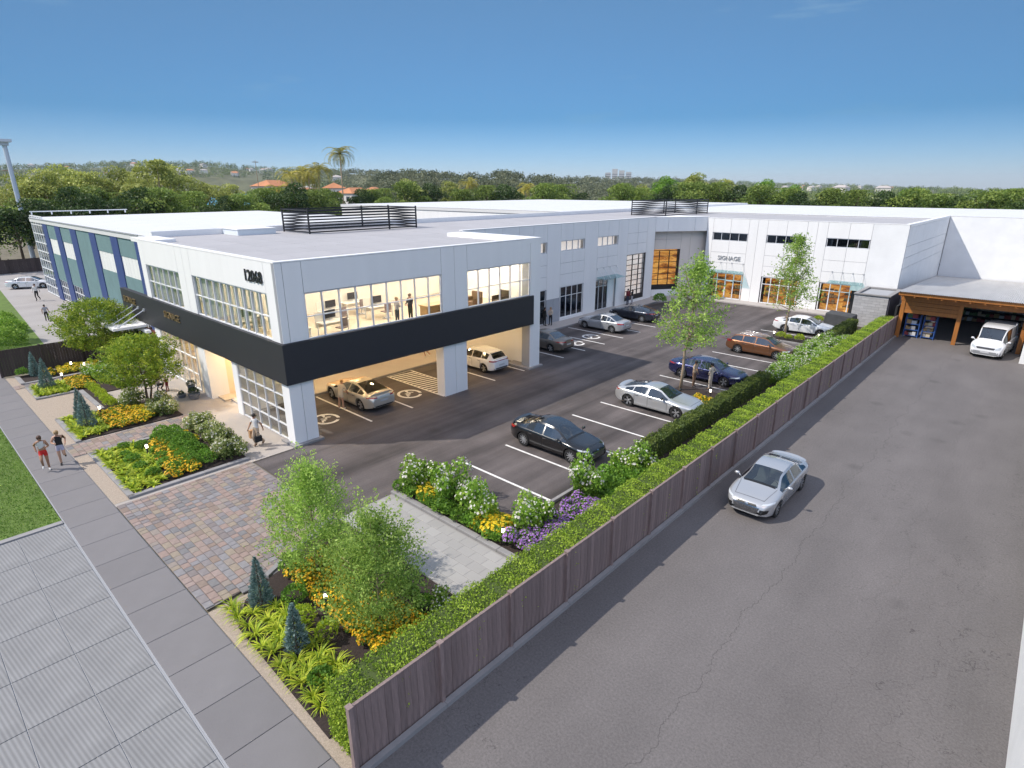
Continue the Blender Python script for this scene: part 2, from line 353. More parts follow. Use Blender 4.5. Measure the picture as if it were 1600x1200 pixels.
def ribbed():
    m = bpy.data.materials.new('ribbed_paving'); m.use_nodes = True; nt = m.node_tree; l = nt.links.new; b = nt.nodes['Principled BSDF']; b.inputs['Roughness'].default_value = .85
    tcn = N(nt, 'ShaderNodeTexCoord'); w = N(nt, 'ShaderNodeTexWave', Scale=3.3, Distortion=.06); w.bands_direction = 'Y'; mpn = N(nt, 'ShaderNodeMapping'); mpn.inputs['Rotation'].default_value = (0, 0, R(-6))
    l(tcn.outputs['Object'], mpn.inputs[0]); l(mpn.outputs[0], w.inputs['Vector'])
    cr = N(nt, 'ShaderNodeValToRGB'); cr.color_ramp.elements[0].color = (.175, .175, .178, 1); cr.color_ramp.elements[1].color = (.238, .238, .242, 1); l(w.outputs['Fac'], cr.inputs[0])
    nzn = N(nt, 'ShaderNodeTexNoise', Scale=.8, Detail=5.); l(tcn.outputs['Object'], nzn.inputs['Vector'])
    r = N(nt, 'ShaderNodeMapRange'); r.inputs['From Min'].default_value = .3; r.inputs['From Max'].default_value = .7; r.inputs['To Min'].default_value = .86; r.inputs['To Max'].default_value = 1.1; l(nzn.outputs['Fac'], r.inputs[0])
    mm = N(nt, 'ShaderNodeMix', data_type='RGBA', blend_type='MULTIPLY'); mm.inputs['Factor'].default_value = 1; l(cr.outputs[0], mm.inputs['A']); l(r.outputs[0], mm.inputs['B']); l(mm.outputs['Result'], b.inputs['Base Color'])
    bn = N(nt, 'ShaderNodeBump', Strength=.3, Distance=.008); l(w.outputs['Fac'], bn.inputs['Height']); l(bn.outputs[0], b.inputs['Normal'])
    return m
RIBBED = ribbed()
FENCEW = mat('fence_wood', (.21, .155, .145), .8, var=.3, vscale=3, vstretch=(6, 6, .7), rand=.16, bump=.3, bscale=30)
FENCED = mat('fence_dark', (.060, .042, .040), .8, var=.3, vscale=3, vstretch=(6, 6, .7), rand=.2)
BLUE = mat('blue_paint', (.030, .058, .20), .5, var=.06, vscale=1)
TEAL = mat('teal_render', (.135, .225, .235), .8, var=.10, vscale=1.2, bump=.3, bscale=12)
PANELW = mat('white_panel', (.78, .78, .76), .5, rand=.03)
BRICKR = mat('red_brown_wall', (.22, .075, .04), .8, var=.2, vscale=4)
BLOCKG = mat('grey_block', (.40, .395, .405), .85, var=.08, vscale=2, rand=.10, bump=.3)
STEEL = mat('pale_steel', (.6, .62, .64), .35, metal=.6)
CORR = mat('corrugated_sheet', (.46, .45, .44), .5, metal=.2, var=.14, vscale=.8, vstretch=(1.5, .15, 1))
GREYSIGN = mat('grey_letters', (.34, .35, .36), .5)
BRONZE = mat('bronze_letters', (.26, .185, .09), .35, metal=.5)
SHELFB = mat('shelf_blue', (.03, .09, .30), .5)
GREY = mat('mid_grey', (.22, .22, .23), .7)
COVER = mat('tarp_cover', (.050, .052, .056), .75, var=.25, vscale=2.2)
PLANTER = mat('planter_grey', (.20, .21, .235), .7, var=.1)
def orange_glow():      # orange glow pattern painted for sunset reflections and warm light in shop windows
    m = bpy.data.materials.new('painted_orange_glow'); m.use_nodes = True; nt = m.node_tree; l = nt.links.new; b = nt.nodes['Principled BSDF']
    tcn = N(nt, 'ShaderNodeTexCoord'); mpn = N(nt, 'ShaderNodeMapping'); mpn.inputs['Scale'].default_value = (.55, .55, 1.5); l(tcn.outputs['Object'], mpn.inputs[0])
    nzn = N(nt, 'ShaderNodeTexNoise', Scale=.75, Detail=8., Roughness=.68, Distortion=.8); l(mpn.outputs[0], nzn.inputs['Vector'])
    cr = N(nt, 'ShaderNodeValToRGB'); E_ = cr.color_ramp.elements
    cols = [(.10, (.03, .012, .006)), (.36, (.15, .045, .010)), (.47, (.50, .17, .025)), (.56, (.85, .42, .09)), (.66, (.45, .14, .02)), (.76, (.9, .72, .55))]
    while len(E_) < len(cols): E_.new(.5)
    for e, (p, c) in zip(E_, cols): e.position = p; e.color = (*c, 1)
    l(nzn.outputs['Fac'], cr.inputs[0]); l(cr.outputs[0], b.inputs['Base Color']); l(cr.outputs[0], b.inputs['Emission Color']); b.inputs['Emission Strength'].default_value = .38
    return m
ORANGE_GLOW = orange_glow()

# ---------------- ground, roads, paving ----------------
def struct(name, mb, m, label=None, loc=(0, 0, 0), smooth=False):
    o = mb.build(name, m, None, smooth, loc=loc); o['kind'] = 'structure'
    if label: o['label'] = label
    return o
struct('ground', MB().sheet([(math.cos(t * .1309) * 420, math.sin(t * .1309) * 420) for t in range(48)], -.06), GROUND, 'bare earth ground under and around the site')
lot = struct('parking_lot', MB().sheet([(-25.2, 9.9), (-18.1, 9.9), (-18.1, 14.25), (-12.7, 14.25), (-12.7, 62.6), (-27.6, 62.6), (-31.4, 57.6), (-31.4, 12.6), (-25.2, 12.6)], .0), ASPH, 'dark streaked asphalt of the inner car park')
drv = struct('driveway', MB().sheet([(-8.62, 4.4), (1.6, 4.4), (1.6, 58), (0.5, 70), (-8.62, 70)], .0), DRIVE, 'worn grey asphalt driveway beside the wooden fence')
# painted bays
lm = {}
def line(x0, y0, x1, y1, name='parking_line'):
    MB().box(x0, y0, .003, x1, y1, .009).build(name, LINE, lot)
for y in (16.42, 19.12, 21.85, 24.55, 27.3, 30.0, 34.3, 37.0, 39.7, 42.4, 45.1, 47.8, 52.25, 55.0): line(-17.96, y - .055, -12.75, y + .055)
for y in (16.45, 19.22, 26.0, 28.9, 33.3, 36.0, 38.68, 41.42, 44.2, 46.85, 49.5): line(-31.1, y - .055, -25.35, y + .055)
hz = MB(); hz.box(-31.3, 21.68, .003, -25.5, 21.78, .009); hz.box(-31.3, 23.62, .003, -25.5, 23.72, .009); hz.box(-25.6, 21.78, .003, -25.5, 23.62, .009); hz.box(-31.3, 21.78, .003, -31.2, 23.62, .009)
for i in range(15):
    x = -31.1 + i * .37; hz.hexa([(x, 21.78, .003), (x + .15, 21.78, .003), (x + .45, 23.62, .003), (x + .3, 23.62, .003), (x, 21.78, .008), (x + .15, 21.78, .008), (x + .45, 23.62, .008), (x + .3, 23.62, .008)])
hz.build('hatched_zone', LINE, lot)
def wheelchair(cx, cy):
    m = MB(); n = 28
    for i in range(n):      # ring
        if i in (3, 4): continue
        a, b = 2 * math.pi * i / n, 2 * math.pi * (i + 1) / n
        q = [(cx + r * math.cos(t), cy + r * math.sin(t) * .92) for r, t in ((.62, a), (.80, a), (.80, b), (.62, b))]
        m.prism(q, .003, .009)
    for i in range(9, 24):   # wheel arc
        a, b = 2 * math.pi * i / n, 2 * math.pi * (i + 1) / n
        m.prism([(cx + .06 + r * math.cos(t), cy + .08 + r * math.sin(t)) for r, t in ((.22, a), (.33, a), (.33, b), (.22, b))], .003, .009)
    def bar(x0, y0, x1, y1, w):
        d = Vector((x1 - x0, y1 - y0)).normalized(); p = Vector((-d.y, d.x)) * w / 2
        m.prism([(cx + x0 + p.x, cy + y0 + p.y), (cx + x1 + p.x, cy + y1 + p.y), (cx + x1 - p.x, cy + y1 - p.y), (cx + x0 - p.x, cy + y0 - p.y)], .003, .009)
    bar(-.40, .10, .02, .02, .11); bar(-.18, .06, -.16, -.22, .1); bar(.02, .06, .04, -.26, .11); bar(.04, -.24, .36, -.36, .10)
    m.prism([(cx - .50 + .1 * math.cos(t * .785), cy + .14 + .1 * math.sin(t * .785)) for t in range(8)], .003, .009)
    m.build('wheelchair_symbol', LINE, lot)
for p in ((-27.5, 14.95), (-27.4, 20.6), (-27.5, 31.4), (-27.3, 37.35), (-27.6, 40.0)): wheelchair(*p)
# walkways
wk = struct('walkway', MB().prism([(-34.2, 12.7), (-31.4, 12.7), (-31.4, 57.6), (-27.6, 62.6), (-10.3, 62.6), (-10.3, 64.6), (-29.6, 64.6), (-34.2, 59.3)], -.03, .12), WALK, 'pale concrete walkway along the shopfronts')
kb = MB(); kb.box(-31.4, 12.7, -.03, -31.26, 57.6, .125); kb.build('kerb', KERB, wk)
plaza = struct('plaza', MB().sheet([(-49.4, 4.4), (-25.25, 4.4), (-25.25, 12.4), (-31.2, 12.4), (-31.2, 16.2), (-35.3, 16.2), (-35.3, 12.4), (-49.4, 12.4)], .006), PLAZA, 'warm grey paved forecourt in front of the entrance')
gv = struct('gravel', MB().box(-49.3, 4.41, -.02, -46.9, 4.95, .014).box(-46.0, 4.41, -.02, -33.75, 4.95, .014).box(-42.75, 4.95, -.02, -38.1, 7.15, .014).box(-31.75, 4.41, -.02, -25.55, 4.95, .014).box(-16.3, 4.41, -.02, -8.9, 5.6, .014), GRAVEL, 'tan pea gravel strip between the sidewalk and the beds')
gv['kind'] = 'stuff'
# sidewalk slabs
sw = struct('sidewalk', MB().sheet([(-140, 2.72), (30, 2.72), (30, 4.4), (-140, 4.4)], -.01), JOINT, 'smooth grey concrete sidewalk running past the garden beds')
def slab_mesh(name, lx, ly, h, ch, m):
    mb = MB(); a = [(0, 0), (lx, 0), (lx, ly), (0, ly)]; b = [(ch, ch), (lx - ch, ch), (lx - ch, ly - ch), (ch, ly - ch)]
    mb.v = [(x, y, -.02) for x, y in a] + [(x, y, h - ch) for x, y in a] + [(x, y, h) for x, y in b]
    for i in range(4):
        j = (i + 1) % 4; mb.f += [[i, j, 4 + j, 4 + i], [4 + i, 4 + j, 8 + j, 8 + i]]
    mb.f.append([8, 9, 10, 11]); mb.m = [0] * 9
    return mb.mesh(name, m)
sm = slab_mesh('slab', 1.685, 1.62, .02, .008, CONC)
x = -16.25 - 1.7 * 60
while x < 12:
    link('slab', sm, sw, (x + .008, 2.76, 0)); x += 1.7
# ribbed street paving
rb = struct('street_paving', MB().sheet([(-25.35, -30), (40, -30), (40, 2.72), (-25.35, 2.72)], -.02), JOINT, 'ribbed grey concrete street paving below the sidewalk')
rm_ = slab_mesh('ribbed_slab', 1.98, 1.34, .0, .006, RIBBED)
for i in range(15):
    for j in range(9):
        link('ribbed_slab', rm_, rb, (-25.3 + i * 2.0, 2.70 - (j + 1) * 1.36, 0))
e2 = MB(); e2.box(-25.62, -30, -.05, -25.37, 2.70, .035); struct('kerb', e2, KERB, 'pale kerb between the lawn and the ribbed paving')
# multicolour paver driveway
pv = struct('paver_driveway', MB().sheet([(-25.3, 4.42), (-16.45, 4.42), (-16.7, 7.0), (-18.1, 9.85), (-25.3, 9.85)], .008), mat('sand_joint', (.19, .175, .165), .9), 'tumbled pink tan and blue grey paver driveway')
def lay(parent, x0, x1fn, y0, y1, step=.268, lens=(.25, .31, .37, .43), z=.008, most=290):
    P_ = []; y = y0
    while y + step <= y1 + .02:
        xe = x1fn(y); x = x0; first = True
        while x < xe - .2:
            l_ = rnd.choice(lens) * (rnd.uniform(.5, 1) if first else 1); first = False
            if x + l_ > xe + .1: l_ = max(.2, xe - x)
            l_ = round(l_, 2); P_.append((x, y, l_)); x += l_
        y += step
    P_.sort(key=lambda p: (p[0] + p[2] / 2) ** 2 + p[1] ** 2); mb = MB(); tn = []
    for k, (x, y, l_) in enumerate(P_):
        zz = z + rnd.uniform(-.003, .004)
        if k < most:
            if l_ not in pmesh: pmesh[l_] = slab_mesh('paver', l_ - .012, step - .012, .03, .012, PAVER)
            link('paver', pmesh[l_], parent, (x, y, zz))
        else:
            n = len(mb.v); a = [(x, y), (x + l_ - .012, y), (x + l_ - .012, y + step - .012), (x, y + step - .012)]; c = .012; q = [(x + c, y + c), (x + l_ - .012 - c, y + c), (x + l_ - .012 - c, y + step - .012 - c), (x + c, y + step - .012 - c)]
            mb.v += [(u, v, zz + .01) for u, v in a] + [(u, v, zz + .03) for u, v in q]; t_ = rnd.random()
            for e in range(4): mb.f.append([n + e, n + (e + 1) % 4, n + 4 + (e + 1) % 4, n + 4 + e]); mb.m.append(0); tn.append(t_)
            mb.f.append([n + 4, n + 5, n + 6, n + 7]); mb.m.append(0); tn.append(t_)
    if mb.f:
        o = mb.build('paver', PAVERT, parent, kind='stuff'); a_ = o.data.attributes.new('tint', 'FLOAT', 'FACE'); a_.data.foreach_set('value', tn)
pmesh = {}
lay(pv, -25.29, lambda y: -16.5 if y < 6.6 else -16.5 - (y - 6.6) * .5, 4.43, 9.84)
pt = struct('paver_path', MB().sheet([(-33.7, 4.42), (-31.78, 4.42), (-31.78, 10.2), (-33.7, 10.2)], .0085), MATS['sand_joint'], 'narrow paver path between two flower beds')
lay(pt, -33.69, lambda y: -31.78, 4.43, 10.2)
pt2 = struct('paver_path', MB().sheet([(-46.9, 4.42), (-46.02, 4.42), (-46.02, 9.0), (-46.9, 9.0)], .0085), MATS['sand_joint'], 'short paver path beside the left fence bed')
lay(pt2, -46.89, lambda y: -46.0, 4.43, 9.0)
# grey pad
pd = struct('paved_pad', MB().sheet([(-18.1, 9.9), (-11.2, 9.9), (-11.2, 12.4), (-18.1, 12.4)], .004), mat('pad_joint', (.27, .26, .25), .9), 'plain light grey paved pad between the two planting beds')
gms = [slab_mesh('paving_slab', .594, .396, .020, .003, PAD)]
for j in range(6):
    for i in range(12):
        link('paving_slab', gms[0], pd, (-18.1 + i * .6 - (.3 if j % 2 else 0) + .1, 9.92 + j * .4, .004)) if (j % 2 == 0 or i) else None
# kerb stones round beds
kmesh = {}
def kerbs(parent, pts, w=.24, h=.11, step=1.0):
    for a, b in zip(pts[:-1], pts[1:]):
        d = Vector((b[0] - a[0], b[1] - a[1])); n = max(1, round(d.length / step)); l_ = d.length / n; key = (round(l_, 3), w, h)
        if key not in kmesh:
            kmesh[key] = slab_mesh('kerb_stone', l_ - .012, w, h, .012, KERB)
        ang = math.atan2(d.y, d.x); u = d.normalized()
        for i in range(n):
            p = Vector(a) + u * (i * l_)
            o = link('kerb_stone', kmesh[key], parent, (p.x - parent.location.x, p.y - parent.location.y, 0)); o.rotation_euler = (0, 0, ang)
def bed(poly, label, kpts, h=.06, w=.24):
    o = struct('flower_bed', MB().prism(poly, -.03, h), MULCH, label); kerbs(o, kpts, w); return o
bedA = bed([(-49.2, 5.05), (-47.05, 5.05), (-47.05, 12.0), (-49.2, 12.0)], 'mulched bed along the dark left fence', [(-49.2, 4.85), (-46.85, 4.85), (-46.85, 12.0)])
bedB = bed([(-45.8, 5.1), (-42.95, 5.1), (-42.95, 7.2), (-38.0, 7.2), (-38.0, 8.1), (-41.4, 8.1), (-41.4, 10.0), (-45.8, 10.0)], 'mulched bed with a lime hedge arm', [(-46.0, 10.0), (-46.0, 4.9), (-42.75, 4.9), (-42.75, 7.0), (-38.1, 7.0)])
bedC = bed([(-38.0, 5.1), (-33.85, 5.1), (-33.85, 9.9), (-38.0, 9.9)], 'mulched bed under the second round tree', [(-38.1, 7.0), (-38.1, 4.9), (-33.65, 4.9)])
bedD = bed([(-31.5, 5.15), (-25.75, 5.15), (-25.75, 9.85), (-31.5, 10.3)], 'mulched bed beside the paver driveway', [(-31.7, 10.3), (-31.7, 4.95), (-25.55, 4.95), (-25.55, 9.9)])
bedE = bed([(-16.0, 5.4), (-15.0, 4.75), (-9.9, 4.6), (-9.9, 9.85), (-18.0, 9.85), (-16.7, 7.0), (-16.4, 6.2)], 'mulched front bed at the end of the fence', [(-16.55, 6.4), (-16.95, 7.2), (-18.15, 9.75)], w=.2)
bedF = bed([(-18.15, 12.6), (-10.0, 12.6), (-10.0, 57.5), (-12.5, 57.5), (-12.5, 14.15), (-18.15, 14.15)], 'long mulched bed between car park and hedge', [(-18.2, 12.42), (-11.1, 12.42)])
kerbs(bedF, [(-12.72, 14.3), (-12.72, 57.3)], w=.16, step=2.0); kerbs(bedF, [(-18.15, 14.18), (-12.7, 14.18)], w=.16, step=1.8)
isl = bed([(-15.9, 30.55), (-12.75, 30.55), (-12.75, 33.4), (-15.9, 33.4)], 'small tree island beside the silver car', [(-15.9, 30.5), (-12.8, 30.5)], h=.03, w=.12)
isl2 = bed([(-16.2, 49.2), (-12.75, 49.2), (-12.75, 51.8), (-16.2, 51.8)], 'small tree island beside the white car', [(-16.2, 49.15), (-12.8, 49.15)], h=.03, w=.12)
# lawns
def lawn(poly, z, label, nbl, box, hgt=.06):
    o = struct('lawn', MB().sheet(poly, z), mat('lawn_green', (.095, .155, .024), .9, var=.30, vscale=1.3, grain=.35, gscale=30, bump=.6, bscale=60), label)
    P = np.column_stack([rng.uniform(box[0], box[1], nbl), rng.uniform(box[2], box[3], nbl), np.full(nbl, z)])
    a = rng.uniform(0, 6.28, nbl); w = rng.uniform(.008, .018, nbl); h = rng.uniform(.6, 1.3, nbl) * hgt
    dx, dy = np.cos(a) * w, np.sin(a) * w
    t = P + np.column_stack([rng.normal(0, .03, nbl), rng.normal(0, .03, nbl), h])
    V = np.stack([P - np.column_stack([dx, dy, 0 * dx]), P + np.column_stack([dx, dy, 0 * dx]), t], 1).reshape(-1, 3)
    g = link('grass', arr_mesh('grass', V, np.arange(3 * nbl).reshape(-1, 3), GRASSM, tint=rng.random(nbl))); tag(g, 'short mown grass blades on the ' + label.split(' ', 1)[0] + ' lawn', 'grass', kind='stuff')
    return o
GRASSM = leaf_mat('grass_blade', [(0.062, 0.142, 0.017), (0.123, 0.247, 0.031), (0.246, 0.361, 0.060)], .3)
lawn([(-140, -40), (-25.62, -40), (-25.62, 2.70), (-140, 2.70)], .0, 'green lawn strip on the street side of the sidewalk', 90000, (-48, -25.7, -7, 2.68))
lawn([(-130, 4.6), (-50.2, 4.6), (-50.2, 7.6), (-58, 8.1), (-88, 9.9), (-130, 12.5)], .0, 'bright lawn behind the left dark fence', 26000, (-80, -51, 4.8, 7.4), .08)
struct('side_drive', MB().sheet([(-130, 12.5), (-88, 9.9), (-58, 8.1), (-50.2, 7.6), (-49.8, 7.6), (-49.8, 14.1), (-82, 14.1), (-100, 17.0), (-130, 20)], -.02), PAVEDL, 'pale concrete side drive in front of the blue building')

# ---------------- fences ----------------
def fence(name, label, axis, c, a0, a1, h, boardw, pstep, m, mat_post, plinth=None, face=1):
    mid = (a0 + a1) / 2; loc = (c, mid, 0) if axis == 'y' else (mid, c, 0)
    t = thing(name, label, 'fence', loc)
    def bx(mb, u0, u1, d0, d1, z0, z1):
        return mb.box(d0, u0, z0, d1, u1, z1) if axis == 'y' else mb.box(u0, d0, z0, u1, d1, z1)
    hs = [h - .02, h, h - .01]; bm_ = [bx(MB(), 0, boardw - .006, -.012, .012, .05, q).mesh('board', m) for q in hs]
    u = a0
    while u < a1 - boardw * .5:
        o = link('board', bm_[rnd.randrange(3)], t); j = rnd.uniform(-.005, .005)
        o.location = (j, u - mid, 0) if axis == 'y' else (u - mid, j, 0); u += boardw
    pm = bx(bx(MB(), -.05, .05, -.06, .06, 0, h + .07), -.065, .065, -.075, .075, h + .07, h + .1).mesh('fence_post', mat_post)
    u = a0
    while u < a1 + .1:
        o = link('fence_post', pm, t); q = face * .035
        o.location = (q, u - mid, 0) if axis == 'y' else (u - mid, q, 0); u += pstep
    r = MB()
    bx(r, a0 - mid, a1 - mid, -.05, -.013, .4, .48); bx(r, a0 - mid, a1 - mid, -.05, -.013, h - .4, h - .32)
    link('rail', r.mesh('rail', mat_post), t)
    bx(MB(), a0 - mid, a1 - mid, -.035, .03, h + .001, h + .03)
    cp = bx(MB(), a0 - mid, a1 - mid, -.04, .035, h + .001, h + .032); link('cap_rail', cp.mesh('cap_rail', mat_post), t)
    if plinth:
        u = a0
        while u < a1 - .3:
            e = min(u + pstep, a1); p = bx(MB(), u - mid + .006, e - mid - .006, .05, .20, -.02, .13)
            link('plinth_block', p.mesh('plinth_block', plinth), t); u += pstep
    return t
fence('board_fence', 'long weathered brown board fence between hedge and driveway', 'y', -8.75, 4.55, 57.35, 1.80, .176, 2.45, FENCEW, FENCEW, KERB)
fence('board_fence', 'dark brown board fence beside the leftmost bed', 'y', -49.75, 4.3, 13.6, 1.8, .16, 2.3, FENCED, FENCED, None, 1)
fence('board_fence', 'distant dark fence behind the parked car at far left', 'y', -112, 2, 40, 2.0, .5, 3.0, FENCED, FENCED, None, 1)

# ---------------- buildings ----------------
def panel(t, F, u0, u1, z0, z1, m=WHITE, g=.014, d=0., back=True, name='wall_panel', th=.2):
    mb = MB(); fbox(mb, F, u0 + g, u1 - g, d - th, d, z0 + g, z1 - g); mb.build(name, m, t)
    if back: JB.append((F, u0, u1, d - th - .03, d - .035, z0, z1))
JB = []
def flush_joints(t):
    mb = MB()
    for F, u0, u1, d0, d1, z0, z1 in JB: fbox(mb, F, u0 - .001, u1 + .001, d0, d1, z0, z1)
    JB.clear(); o = mb.build('joint_backing', JOINT, t); o['kind'] = 'stuff'
def window(t, F, u0, u1, z0, z1, cols, rows, mf=FRAME, mg=GLASS, fw=.06, d=-.10, dep=.10, name='window', rz=None, cu=None, panes=True):
    mb = MB(); us = cu or [u0 + (u1 - u0) * i / cols for i in range(cols + 1)]; zs = rz or [z0 + (z1 - z0) * i / rows for i in range(rows + 1)]
    for i, u in enumerate(us):
        a, b = (u, u + fw) if i == 0 else (u - fw, u) if i == len(us) - 1 else (u - fw / 2, u + fw / 2)
        fbox(mb, F, a, b, d - dep / 2, d + dep / 2, z0, z1)
    e = .004
    for i, z in enumerate(zs):
        a, b = (z, z + fw) if i == 0 else (z - fw, z) if i == len(zs) - 1 else (z - fw * .4, z + fw * .4)
        for p, q in zip(us[:-1], us[1:]): fbox(mb, F, p + fw * .5, q - fw * .5, d - dep / 2 + e, d + dep / 2 - e, a, b)
    w = mb.build(name, mf, t)
    for i in range(len(us) - 1):
        for j in range(len(zs) - 1):
            p = MB(); fbox(p, F, us[i] + fw * .3, us[i + 1] - fw * .3, d - .008, d + .004, zs[j] + fw * .3, zs[j + 1] - fw * .3); p.build('pane', mg, w)
    return w
def simple(t, name, m, *boxes):
    mb = MB()
    for b in boxes: mb.box(*b)
    return mb.build(name, m, t)
def fsimple(t, F, name, m, *boxes):
    mb = MB()
    for b in boxes: fbox(mb, F, *b)
    return mb.build(name, m, t)

# ======== main office block ========
off = thing('office_building', 'white two storey corner office block with charcoal band and lit windows', 'building', (-34.5, 21, 0))
FE = Frame((-25.4, 0, 0), (0, 1, 0), (1, 0, 0))       # car park front, u = Y
FS = Frame((0, 12.1, 0), (1, 0, 0), (0, -1, 0))       # street front, u = X
ZB, ZT = 5.12, 8.8
# car park front
panel(off, FE, 12.1, 12.47, ZB, ZT); panel(off, FE, 12.47, 13.4, ZB, ZT); panel(off, FE, 13.4, 21.8, 7.33, ZT); panel(off, FE, 21.8, 22.8, ZB, ZT)
panel(off, FE, 22.8, 23.8, ZB, ZT); panel(off, FE, 23.8, 29.5, 7.33, ZT); panel(off, FE, 29.5, 30.55, 0, ZT, th=.7)
window(off, FE, 13.4, 21.8, ZB, 7.33, 9, 2, rz=[ZB, 6.2, 7.33]); window(off, FE, 23.8, 29.5, ZB, 7.33, 6, 2, rz=[ZB, 6.2, 7.33])
# street front
panel(off, FS, -43.9, -43.02, ZB, ZT, d=-.003); panel(off, FS, -43.02, -37.4, 7.3, ZT); panel(off, FS, -37.4, -36.4, ZB, ZT); panel(off, FS, -36.4, -35.38, ZB, ZT)
panel(off, FS, -35.38, -26.45, 7.34, ZT); panel(off, FS, -26.45, -25.603, ZB, ZT)
window(off, FS, -43.02, -37.4, ZB, 7.3, 6, 2, FRAMEW, GLASS, rz=[ZB, 6.25, 7.3]); window(off, FS, -35.38, -26.45, ZB, 7.34, 10, 2, FRAMEW, GLASS, rz=[ZB, 6.25, 7.34])
flush_joints(off)
# fascia band
bd = MB(); bd.box(-49.5, 11.98, 3.15, -25.28, 12.3, 5.11); bd.box(-25.62, 12.302, 3.15, -25.28, 29.75, 5.11); bd.build('fascia_band', BAND, off)
for i, u in enumerate((-40.0, -48.15)):
    text_mesh('SIGNAGE', .62, .05, FS, u + .55, 4.22, .13, BRONZE, 'sign_lettering', off, sx=1.05)
text_mesh('12068', .78, .05, FS, -27.55, 7.78, .01, BLACK, 'house_number', off, sx=.98, bold=.006)
# floors, roof
simple(off, 'floor_slab', mat('soffit_white', (.72, .68, .60), .8), (-43.85, 12.35, 3.4, -25.65, 30.3, 3.75))
simple(off, 'office_floor', OFFF, (-43.8, 12.36, 4.16, -25.66, 30.2, 4.3))
simple(off, 'ceiling', OFFW, (-43.8, 12.36, 7.75, -25.66, 30.2, 7.9))
simple(off, 'partition_wall', OFFW, (-34.6, 12.4, 4.3, -34.4, 30.2, 7.75)); simple(off, 'rear_wall', WHITE, (-43.88, 30.1, 0.0, -25.7, 30.35, 8.4)); simple(off, 'side_wall', WHITE, (-43.9, 12.32, 0, -43.7, 30.1, 8.4))
# roof sheet pieces
def roof_panels(t, x0, y0, x1, y1, z, sx, sy, m=ROOFG):
    nx, ny = max(1, round((x1 - x0) / sx)), max(1, round((y1 - y0) / sy)); lx, ly = (x1 - x0) / nx, (y1 - y0) / ny
    me = MB().box(.012, .012, 0, lx - .012, ly - .012, .05).mesh('roof_panel', m); o = wloc(t)
    for i in range(nx):
        for j in range(ny): link('roof_panel', me, t, (x0 + i * lx - o.x, y0 + j * ly - o.y, z - o.z))
    simple(t, 'roof_deck', mat('roof_joint', (.33, .33, .36), .9), (x0, y0, z - .25, x1, y1, z + .028))
roof_panels(off, -47.7, 14.0, -33.3, 30.4, 8.55, 2.4, 2.4); roof_panels(off, -33.3, 12.45, -25.75, 30.3, 8.55, 2.5, 2.5); roof_panels(off, -43.6, 12.45, -33.3, 14.0, 8.55, 2.5, 1.6)
cap = MB(); cap.box(-43.9, 12.095, 8.80, -25.395, 12.42, 8.86); cap.box(-25.75, 12.425, 8.80, -25.395, 29.0, 8.86); cap.box(-33.0, 29.005, 8.55, -25.395, 30.6, 8.86); cap.box(-46.3, 12.43, 8.55, -42.6, 14.0, 8.80)
cap.build('parapet_cap', WHITE, off)
# ceiling lights, blinds
lt = MB().box(-.9, -.14, -.03, .9, .14, 0).mesh('ceiling_light', LAMPO)
for x in (-27.2, -29.6, -32.0):
    for y in (14.5, 17.6, 20.7, 23.8, 26.9, 29.2): link('ceiling_light', lt, off, (x + 34.5, y - 21, 7.745))
for x in (-36.5, -39.5, -42.2): link('ceiling_light', lt, off, (x + 34.5, 15 - 21, 7.745))
bl = mat('blind_fabric', (.46, .44, .43), .9, rand=.1)
for i in range(6): fsimple(off, FS, 'roller_blind', bl, (-42.98 + i * .936, -42.98 + i * .936 + .88, -.32, -.30, 5.14, 7.28))
for i in range(10): fsimple(off, FS, 'roller_blind', bl, (-35.34 + i * .893, -35.34 + i * .893 + (.78 if i < 3 else .56 if i < 8 else .42), -.34, -.32, 5.14 if i < 8 else 5.5, 7.32))
# ground floor: piers, glazed side, entrance
pm_ = WHITE
for (y0, y1, xd) in ((12.1, 13.35, -26.12), (21.75, 23.6, -26.1)):
    fsimple(off, FE, 'pier', pm_, (y0, y0 + (y1 - y0) * .5 - .012, xd + 25.4, 0, .0, 3.4)); fsimple(off, FE, 'pier', pm_, (y0 + (y1 - y0) * .5 + .012, y1, xd + 25.4, 0, .0, 3.4))
    fsimple(off, FE, 'pier_joint', JOINT, (y0 + .05, y1 - .05, xd + 25.44, -.03, .0, 3.4))
simple(off, 'pier_base', KERB, (-26.5, 11.9, -.02, -25.15, 13.5, .10)); simple(off, 'pier_base', KERB, (-27.4, 29.2, -.02, -25.2, 30.7, .11))
window(off, FS, -31.25, -26.13, .05, 3.15, 5, 4, FRAME, GLASS, name='glazed_screen')
simple(off, 'column', WHITE, (-36.3, 12.06, 0, -35.3, 13.1, 3.4)); simple(off, 'column', WHITE, (-43.8, 12.1, 0, -42.75, 13.0, 3.4)); simple(off, 'column', WHITE, (-31.9, 12.15, 0, -31.3, 16.5, 3.4))
window(off, FS, -42.75, -37.1, .05, 3.15, 6, 3, FRAMEW, GLASS); simple(off, 'wall_return', WARMW, (-37.1, 12.2, 0, -36.35, 12.45, 3.4))
FSr = Frame((0, 16.2, 0), (1, 0, 0), (0, -1, 0))
window(off, FSr, -35.2, -31.95, .05, 3.1, 4, 2, FRAMEW, GLASS, name='entrance_door'); simple(off, 'wall_return', WARMW, (-35.55, 13.1, 0, -35.3, 16.4, 3.4))
